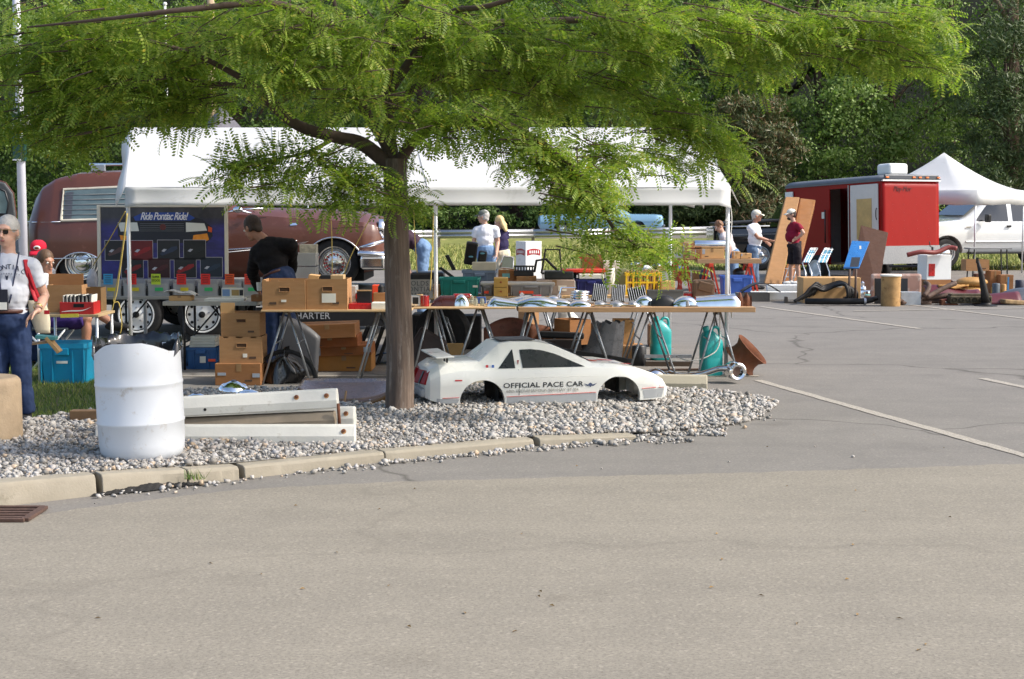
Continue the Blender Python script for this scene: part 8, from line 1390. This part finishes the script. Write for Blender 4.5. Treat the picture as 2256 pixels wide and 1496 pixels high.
# tote bag on the shoulder
tb = thing('tote_bag', 'cream canvas tote bag with a red strap on the man\'s arm', 'bag', at(92, 735, MY - .02)); TBM = rgb('canvas', 214, 202, 174, rough=.9, var=.08, scale=5, bmp=.4, bscale=30); O2 = tb.location.copy(); rows = []
for k in range(9):
    v = k/8; wv = .055 + .022*math.sin(math.pi*min(1, v*.95 + .1)); c = at(80 + 16*v - (0 if v < .6 else 2*(v - .6)), 662 + 72*v, MY + .02) - O2; rows.append([c + Vector((wv*math.cos(a), .035*math.sin(a)*(.4 + .6*math.sin(math.pi*(.1 + .8*v))), 0)) for a in np.linspace(0, 2*math.pi, 20, endpoint=False)])
q = MB().grid(rows, closed=True); q.f += [tuple(range(20)), tuple(8*20 + i for i in range(20))[::-1]]; q.mi += [0, 0]; mk('body', q, TBM, tb, smooth=True); STR = rgb('strap_red', 176, 24, 40, rough=.7)
mk('strap', MB().tube([p_ - O2 for p_ in smoothline([on(sh, 55, 572, .008)[0], on(sh, 60, 600, .010)[0], on(sh, 68, 630, .014)[0], at(80, 664, MY - .03)], 4)], .016, 6, flat=.35), STR, tb, smooth=True); mk('strap', MB().tube([p_ - O2 for p_ in smoothline([on(sh, 57, 572, .008)[0], on(sh, 66, 605, .008)[0], at(88, 664, MY + .05)], 4)], .014, 6, flat=.35), STR, tb, smooth=True); mk('print', MB().box(at(103, 688, MY - .03) - O2, (.04, .004, .03)), STR, tb)
p_ = P['wR'] + Vector((.0, 0, .025)); mk('wristwatch', MB().lathe([(.031, -.008), (.034, -.006), (.034, .006), (.031, .008)], p_, 16, (P['eR'] - P['wR'])), rgb('watch_gold', 190, 160, 90, metal=.9, rough=.3), man, smooth=True)
# ---- two seated people behind him
SY = 15.95
st2 = thing('folding_chair', 'folding chair under the seated person by the stall table', 'chair', (at(105, 800, SY).x, SY, 0)); sz = at(105, 718, SY).z
mk('seat', MB().box((.05, .0, sz - .02), (.45, .42, .03)), cloth('canvas_green', 60, 66, 70), st2, bevel=.01); mk('backrest', MB().box((-.18, .0, sz + .3), (.03, .42, .35)), MC['cloth_canvas_green'], st2, bevel=.01)
for sx in (-.17, .25):
    for sy in (-.2, .2): mk('leg', MB().tube([(sx, sy, sz - .02), (-sx*.8 + .1, sy, .08)], .012, 6), POLE, st2, smooth=True)
per, P, I = person('seated person in white shirt and purple shorts with crossed bare legs', SY, (105, 800), dict(head=(101, 578), neck=(104, 608), pel=(108, 704), sL=(96, 618, -.17), sR=(112, 618, .17), eL=(120, 660, -.22), wL=(150, 680, -.15), eR=(130, 660, .22), wR=(165, 682, .1), hL=(118, 708, -.09), hR=(118, 708, .09), kL=(192, 702, -.10), kR=(205, 682, .06), aL=(188, 775, -.10), aR=(246, 712, 0)), (1, -.1), TEE, cloth('purple', 62, 44, 104), SKIN2, RUBBER, hf=(.75, -.65, -.2), sleeve=.6, shorts=True, hair=HBR)
per2, P, I = person('seated person in a red cap behind the grey-haired man', SY + .6, (78, 800), dict(head=(85, 556), neck=(84, 588), pel=(80, 700), sL=(62, 602, .0), sR=(108, 602, .0), eL=(52, 650, -.05), wL=(70, 690, -.2), eR=(116, 650, -.05), wR=(100, 690, -.2), hL=(70, 706), hR=(92, 706), kL=(70, 716, -.42), kR=(96, 716, -.42), aL=(70, 800, -.42), aR=(96, 800, -.42)), (.1, -1), TEE, JEANS, SKIN2, RUBBER, hf=(.15, -1, -.25), sleeve=.6, hair=HDK, cap=cloth('cap_red', 206, 40, 62)); hc, hf, hu, hr = I['hc'], I['hf'], I['hu'], I['hr']
cp = [c for c in per2.children if c.name.startswith('cap')][0]; mk('cap_badge', MB().ball(hc + hu*.075 + hf*.092, (.038, .012, .024), 14, 8), WHITE, cp, smooth=True); mk('cap_emblem', MB().ball(hc + hu*.075 + hf*.098, (.026, .011, .015), 12, 7), rgb('emblem_brown', 110, 70, 30), cp, smooth=True)
single('folding_stool', 'stool under the seated person in a red cap', 'stool', MB().box((0, 0, .22), (.4, .4, .44)), rgb('stool_blue', 44, 70, 110), (at(80, 800, SY + .6).x, SY + .68, 0.02), bevel=.02)
# ---- man in the black sweater bending over the bins
person('balding man in a black sweater bending over the bins', 16.25, (615, 821), dict(head=(556, 503, .12), neck=(582, 530, .08), pel=(616, 616), sL=(566, 556, .06), sR=(640, 540, -.02), eL=(556, 600, .30), wL=(570, 640, .55), eR=(642, 592, .35), wR=(610, 636, .6), hL=(598, 622), hR=(634, 622), kL=(600, 715, -.02), kR=(636, 715, -.02), aL=(602, 806), aR=(638, 806)), (-.35, 1), cloth('black_sweater', 24, 22, 24, .3), JEANS, SKIN2, RUBBER, hf=(-.75, .55, -.45), sleeve=1.2, s=1.04, hair=HDK, belt=rgb('leather_belt', 74, 40, 30, rough=.5))
# ---- stooping person right of the trunk
person('person in plum shirt and pale jeans stooping behind the trunk', 24.0, (930, 703), dict(head=(868, 522), neck=(886, 516), pel=(930, 545), sL=(890, 528, -.14), sR=(892, 520, .16), eL=(892, 570, -.18), wL=(902, 600, -.15), eR=(896, 568, .18), wR=(903, 598, .15), hL=(934, 548, -.09), hR=(934, 548, .09), kL=(926, 622, -.1), kR=(930, 622, .1), aL=(930, 693, -.1), aR=(936, 693, .1)), (-1, 0), cloth('plum', 62, 44, 54), JEANSL, SKIN, RUBBER, hf=(-.8, 0, -.5), hup=(-.4, 0, 1), sleeve=.6, hair=HDK)
# ---- couple by the lawn
r_, P, I = person('man in white tee and grey cap with his back turned', 29.0, (1070, 660), dict(head=(1065, 478), neck=(1068, 496), pel=(1071, 552), sL=(1049, 508), sR=(1092, 506), eL=(1044, 530, .05), wL=(1046, 551, .0), eR=(1097, 532, .02), wR=(1093, 556, -.1), hL=(1060, 556), hR=(1082, 556), kL=(1060, 604), kR=(1082, 604), aL=(1060, 650), aR=(1083, 650)), (-.25, 1), TEE, JEANSL, SKIN, RUBBER, hf=(-.95, .3, 0), sleeve=.65, belly=.03, hair=HG, cap=cloth('cap_grey', 110, 114, 106))
r_, P, I = person('blonde woman in a navy top beside the white-tee man', 29.6, (1108, 658), dict(head=(1100, 489), neck=(1101, 507), pel=(1108, 560), sL=(1091, 516, -.06), sR=(1114, 515, .06), eL=(1096, 540, -.1), wL=(1093, 565, -.2), eR=(1116, 540, .05), wR=(1112, 562, .0), hL=(1102, 563), hR=(1114, 563), kL=(1102, 608), kR=(1114, 608), aL=(1102, 648), aR=(1114, 648)), (-.6, .4), cloth('navy', 48, 42, 74), cloth('cream', 204, 194, 170), SKIN, RUBBER, hf=(-.85, .1, -.35), sleeve=.45, s=.93, hair=HBL, hairstyle='long', shorts=True)
# ---- three people at the right
person('curly-haired woman leaning over the sawhorse table', 32.4, (1618, 638), dict(head=(1584, 499), neck=(1592, 514), pel=(1617, 560), sL=(1594, 524, -.15), sR=(1606, 520, .15), eL=(1606, 544, -.18), wL=(1607, 562, -.12), eR=(1612, 542, .18), wR=(1606, 560, .1), hL=(1617, 563, -.09), hR=(1617, 563, .09), kL=(1616, 598, -.09), kR=(1620, 598, .09), aL=(1618, 630, -.09), aR=(1622, 630, .09)), (-1, -.1), cloth('patterned', 206, 198, 198, .2), JEANSL, SKIN, RUBBER, hf=(-.8, -.25, -.55), hup=(-.4, 0, 1), sleeve=.5, s=.97, hair=rgb('hair_auburn', 128, 92, 64, rough=.6, var=.3, scale=40), hairstyle='curly')
r_, P, I = person('grey-haired man in a white visor and white tee holding out a hand', 32.6, (1660, 637), dict(head=(1667, 476), neck=(1663, 493), pel=(1661, 549), sL=(1652, 502, -.10), sR=(1668, 502, .16), eL=(1670, 523, -.16), wL=(1692, 529, -.12), eR=(1674, 522, .18), wR=(1686, 531, .12), hL=(1660, 553, -.09), hR=(1662, 553, .09), kL=(1656, 595, -.09), kR=(1664, 594, .09), aL=(1656, 630, -.09), aR=(1666, 630, .09)), (1, -.12), TEE, cloth('jeans_mid', 92, 110, 134, .2), SKIN2, RUBBER, hf=(1, -.15, 0), sleeve=.65, belly=.03, hair=HG, cap=cloth('visor_white', 224, 218, 200), untuck=True)
r_, P, I = person('bearded man in maroon tee and dark shorts with hand on hip', 34.2, (1750, 629), dict(head=(1743, 473), neck=(1748, 490), pel=(1751, 543), sL=(1742, 500, .12), sR=(1760, 499, -.16), eL=(1734, 518, .2), wL=(1738, 530, .0), eR=(1770, 513, -.26), wR=(1758, 524, -.2), hL=(1746, 547, .09), hR=(1756, 547, -.09), kL=(1743, 585, .1), kR=(1757, 585, -.1), aL=(1742, 620, .1), aR=(1760, 620, -.1)), (-1, -.2), cloth('maroon_tee', 130, 26, 48, .12), cloth('dark_shorts', 40, 34, 38), SKIN, WHITE, hf=(-1, -.15, -.1), sleeve=.6, belly=.05, shorts=True, hair=HDK, cap=cloth('cap_cream', 224, 218, 204), hdirs=dict(wR=(-.6, 0, -.3)))
b = Blob(); b.ell(I['hc'] - I['hu']*.075 + I['hf']*.05, (I['hr']*.05, I['hf']*.05, I['hu']*.045)); blob('beard', b, HDK, r_, .009, 2)
# ================================================================= SMALL CLUTTER
def scrap(kind, label, px, py, Y, size, m, z=None, rz=0.0, cat='car part', group=None, tilt=(0, 0)):
    p = gp(px, py) if Y is None else Vector((at(px, py, Y).x, Y, 0)); p.z = .0 if z is None else z; w_, d, h = size; q = MB(); sm = 40
    if kind == 'bracket': q.prism([(-w_/2, 0), (w_/2, 0), (w_/2, h*.25), (-w_/2 + w_*.25, h*.3), (-w_/2 + w_*.2, h), (-w_/2, h)], (0, d/2, 0), (1, 0, 0), (0, 0, 1), d)
    elif kind == 'hose': q.tube(smoothline([Vector((w_/2*math.cos(a)*(1 - .1*a), d/2*math.sin(a), h*.5 + .1*h*a)) for a in np.linspace(0, 5.2, 9)], 4), h/2, 8)
    elif kind == 'can': q.lathe([(w_/2*.96, 0), (w_/2, h*.03), (w_/2, h*.95), (w_/2*.9, h), (.001, h*1.0)], n=20)
    elif kind == 'ring': q.lathe([(w_/2, 0), (w_/2*1.04, h*.4), (w_/2*.97, h), (w_/2*.72, h*.9), (w_/2*.66, h*.3), (w_/2*.7, 0)], n=26)
    elif kind == 'sheet': q.grid([[Vector((w_*(u - .5), d*(v - .5), h*math.sin(math.pi*u)**.8*(1 - .3*v) + .012)) for u in np.linspace(0, 1, 12)] for v in np.linspace(0, 1, 6)])
    elif kind == 'bar': q.tube(smoothline([(-w_/2, 0, h/2), (-w_*.2, d*.2, h/2), (w_*.2, -d*.15, h*.7), (w_/2, 0, h/2)], 4), h/2, 8)
    elif kind == 'plug': q.lathe([(w_/2*.5, 0), (w_/2, h*.15), (w_/2*.9, h*.4), (w_/2*.5, h*.5), (w_/2*.55, h*.8), (.001, h)], n=16)
    elif kind == 'box': q.box((0, 0, h/2), (w_, d, h))
    elif kind == 'frame': q.tube([(-w_/2, 0, h*.06), (w_/2, 0, h*.06), (w_*.4, 0, h), (-w_*.3, 0, h), (-w_/2, 0, h*.06)], .014, 6)
    o = single('cardboard_box' if cat == 'box' else {'bracket': 'iron_bracket', 'hose': 'rubber_hose', 'can': 'paint_can', 'ring': 'trim_ring', 'sheet': 'metal_sheet', 'bar': 'bent_pipe', 'plug': 'car_lamp', 'frame': 'window_frame', 'box': 'parts_box'}[kind], label, cat, q, m, p, (tilt[0], tilt[1], rz), group, smooth=None if kind in ('box', 'bracket') else sm, bevel=.006 if kind in ('box', 'bracket') else 0, solid=.01 if kind == 'sheet' else 0)
    return o
GRM = rgb('grimy_metal', 88, 82, 74, rough=.6, metal=.5, var=.5, scale=14); MAR = MC['maroon_trim']; TANR = MC['tan_rust']; ZB = at(1300, 585, 28).z
for a in [
 ('bracket', 'grimy iron bracket left of the long exhaust pipe', 1742, 668, None, (.22, .12, .12), GRM), ('ring', 'chrome ring beside the upright rusty pipes', 1906, 652, None, (.3, .3, .1), CHROME), ('box', 'low pile of teal printed magazines by the drum', 1925, 655, None, (.3, .25, .05), rgb('magazine_teal', 120, 176, 160)), ('box', 'brown wooden tray under the teal magazines', 1930, 659, None, (.4, .22, .06), rgb('tray_wood', 110, 84, 58)),
 ('bar', 'short rusty pipe lying left of the drum', 1915, 664, None, (.45, .12, .06), PIPER), ('sheet', 'maroon bent trim sheet right of the clear tub', 2075, 640, None, (.8, .4, .24), MAR), ('sheet', 'dark maroon trim lying behind the jack stand', 2130, 634, None, (.6, .35, .2), MAR), ('bracket', 'greasy bracket right of the jack stand', 2210, 668, None, (.35, .2, .14), GRM), ('bar', 'rusty bent pipe in front of the cylinder head', 2105, 664, None, (.6, .14, .07), PIPER), ('can', 'dark paint can among the far right parts', 2246, 640, None, (.18, .18, .22), rgb('can_navy', 40, 44, 62)),
 ('ring', 'tan rusty ring at the right edge of the parts', 2225, 652, None, (.3, .3, .08), TANR), ('hose', 'black hose coiled in front of the tan cushions', 2150, 634, None, (.35, .3, .04), RUBBER), ('box', 'flat tan carton in front of the worn fender', 2008, 640, None, (.3, .2, .12), CARD3), ('plug', 'chrome lamp standing beside the tan carton', 1900, 640, None, (.16, .16, .2), CHROME), ('sheet', 'purple-brown torn sheet behind the worn fender', 2062, 622, None, (.7, .3, .22), rgb('torn_purple', 96, 40, 56)), ('box', 'dark battery box at the foot of the tall cartons', 1790, 628, None, (.3, .2, .2), BLACK),
 ('bar', 'dark tailpipe lying behind the exhaust headers', 1830, 656, None, (.9, .2, .07), PIPE), ('bracket', 'rusty seat bracket beside the rusty manifold', 2090, 672, None, (.3, .15, .1), RUST), ('box', 'small crate of rusty pieces by the pop-up tent pole', 2165, 620, None, (.4, .3, .18), RUST), ('can', 'yellow oil can on the asphalt by the jack stand', 2190, 655, None, (.1, .1, .2), rgb('can_yellow', 214, 176, 50)),
]:
    scrap(*a[:6], a[6])
zt_ = TZ + .001
for a in [
 ('ring', 'chrome headlamp ring left of the bumper wing', 1095, 660, 15.9, (.2, .2, .035), CHROME), ('plug', 'small chrome spot lamp behind the bumper wing', 1150, 650, 16.0, (.1, .1, .12), CHROME), ('plug', 'small chrome spot lamp left of the stacked rings', 1232, 650, 15.98, (.09, .09, .11), CHROME), ('frame', 'chrome window frame standing behind the stacked rings', 1250, 650, 16.1, (.2, .05, .16), CHROME), ('bar', 'chrome door handle lying at the timber edge', 1330, 664, 15.52, (.18, .03, .025), CHROME), ('bar', 'second chrome handle lying at the timber edge', 1385, 664, 15.52, (.15, .03, .022), CHROME), ('box', 'small red parts box among the chrome trim', 1183, 655, 16.05, (.09, .08, .09), RED), ('box', 'small yellow parts box behind the leftmost grille', 1322, 640, 16.1, (.12, .08, .12), rgb('parts_yellow', 216, 176, 60)), ('bar', 'long chrome strip along the back of the table', 1460, 652, 16.15, (.5, .03, .03), CHROME), ('ring', 'black headlamp ring right of the grilles', 1430, 660, 15.85, (.18, .18, .04), BLACK), ('plug', 'red-lensed lamp standing near the parts tray', 1512, 655, 15.8, (.08, .08, .1), LENS), ('bracket', 'steel bracket near the chrome corner', 1524, 660, 15.58, (.12, .1, .06), STEEL), ('can', 'small tan tin beside the locust trunk', 925, 660, 15.95, (.07, .07, .1), CARD3), ('box', 'stack of manila cards by the maroon trim shell', 975, 660, 15.95, (.14, .1, .06), CARD3), ('plug', 'clear lamp glass beside the long red lens', 1040, 660, 15.85, (.07, .07, .1), MC['jar_glass']), ('box', 'small blue parts box behind the clear lamp glass', 1060, 655, 16.05, (.1, .08, .07), rgb('parts_blue', 50, 80, 140)),
]:
    scrap(*a[:6], a[6], z=zt_)
for a in [
 ('box', 'brown card box at the back right of the yellow drawers', 1150, 640, 17.75, (.2, .2, .12), CARD2), ('frame', 'black quarter-window frame behind the beige tote', 1215, 590, 18.3, (.24, .05, .3), BLACK), ('box', 'tan card box right of the yellow crate', 1470, 640, 17.7, (.16, .2, .16), CARD3), ('can', 'white tin behind the greenish panel', 1345, 640, 17.8, (.1, .1, .3), PAPER), ('box', 'brown shoe box left of the teal tote', 952, 640, 17.6, (.2, .25, .12), CARD), ('hose', 'yellow coiled cord beside the card sign', 948, 640, 17.3, (.14, .1, .02), CORD),
]:
    scrap(*a[:6], a[6], z=TZ + .001 if a[4] < 18 else TZ + .2)
for a in [('box', 'flattened brown carton at the foot of the trestle legs', 1010, 800, 16.2, (.5, .3, .1), CARD2), ('bar', 'rusty pipe lying under the trestle table', 1110, 805, 16.0, (.7, .1, .05), PIPER), ('sheet', 'dull blue plastic sheet under the tables by the trunk', 850, 790, 17.2, (.4, .3, .12), rgb('sheet_blue', 50, 84, 130)), ('box', 'grey metal box behind the car shell', 1180, 800, 16.6, (.35, .3, .2), GRM), ('can', 'black can under the long table near the jug', 1408, 790, 17.0, (.16, .16, .22), BLACK), ('hose', 'grey wire loop on the asphalt between the table legs', 1500, 812, 15.9, (.16, .12, .012), STEEL), ('bar', 'thin rusty rod lying behind the chrome bumper', 1530, 800, 16.4, (.8, .06, .025), PIPER)]:
    scrap(*a[:6], a[6])
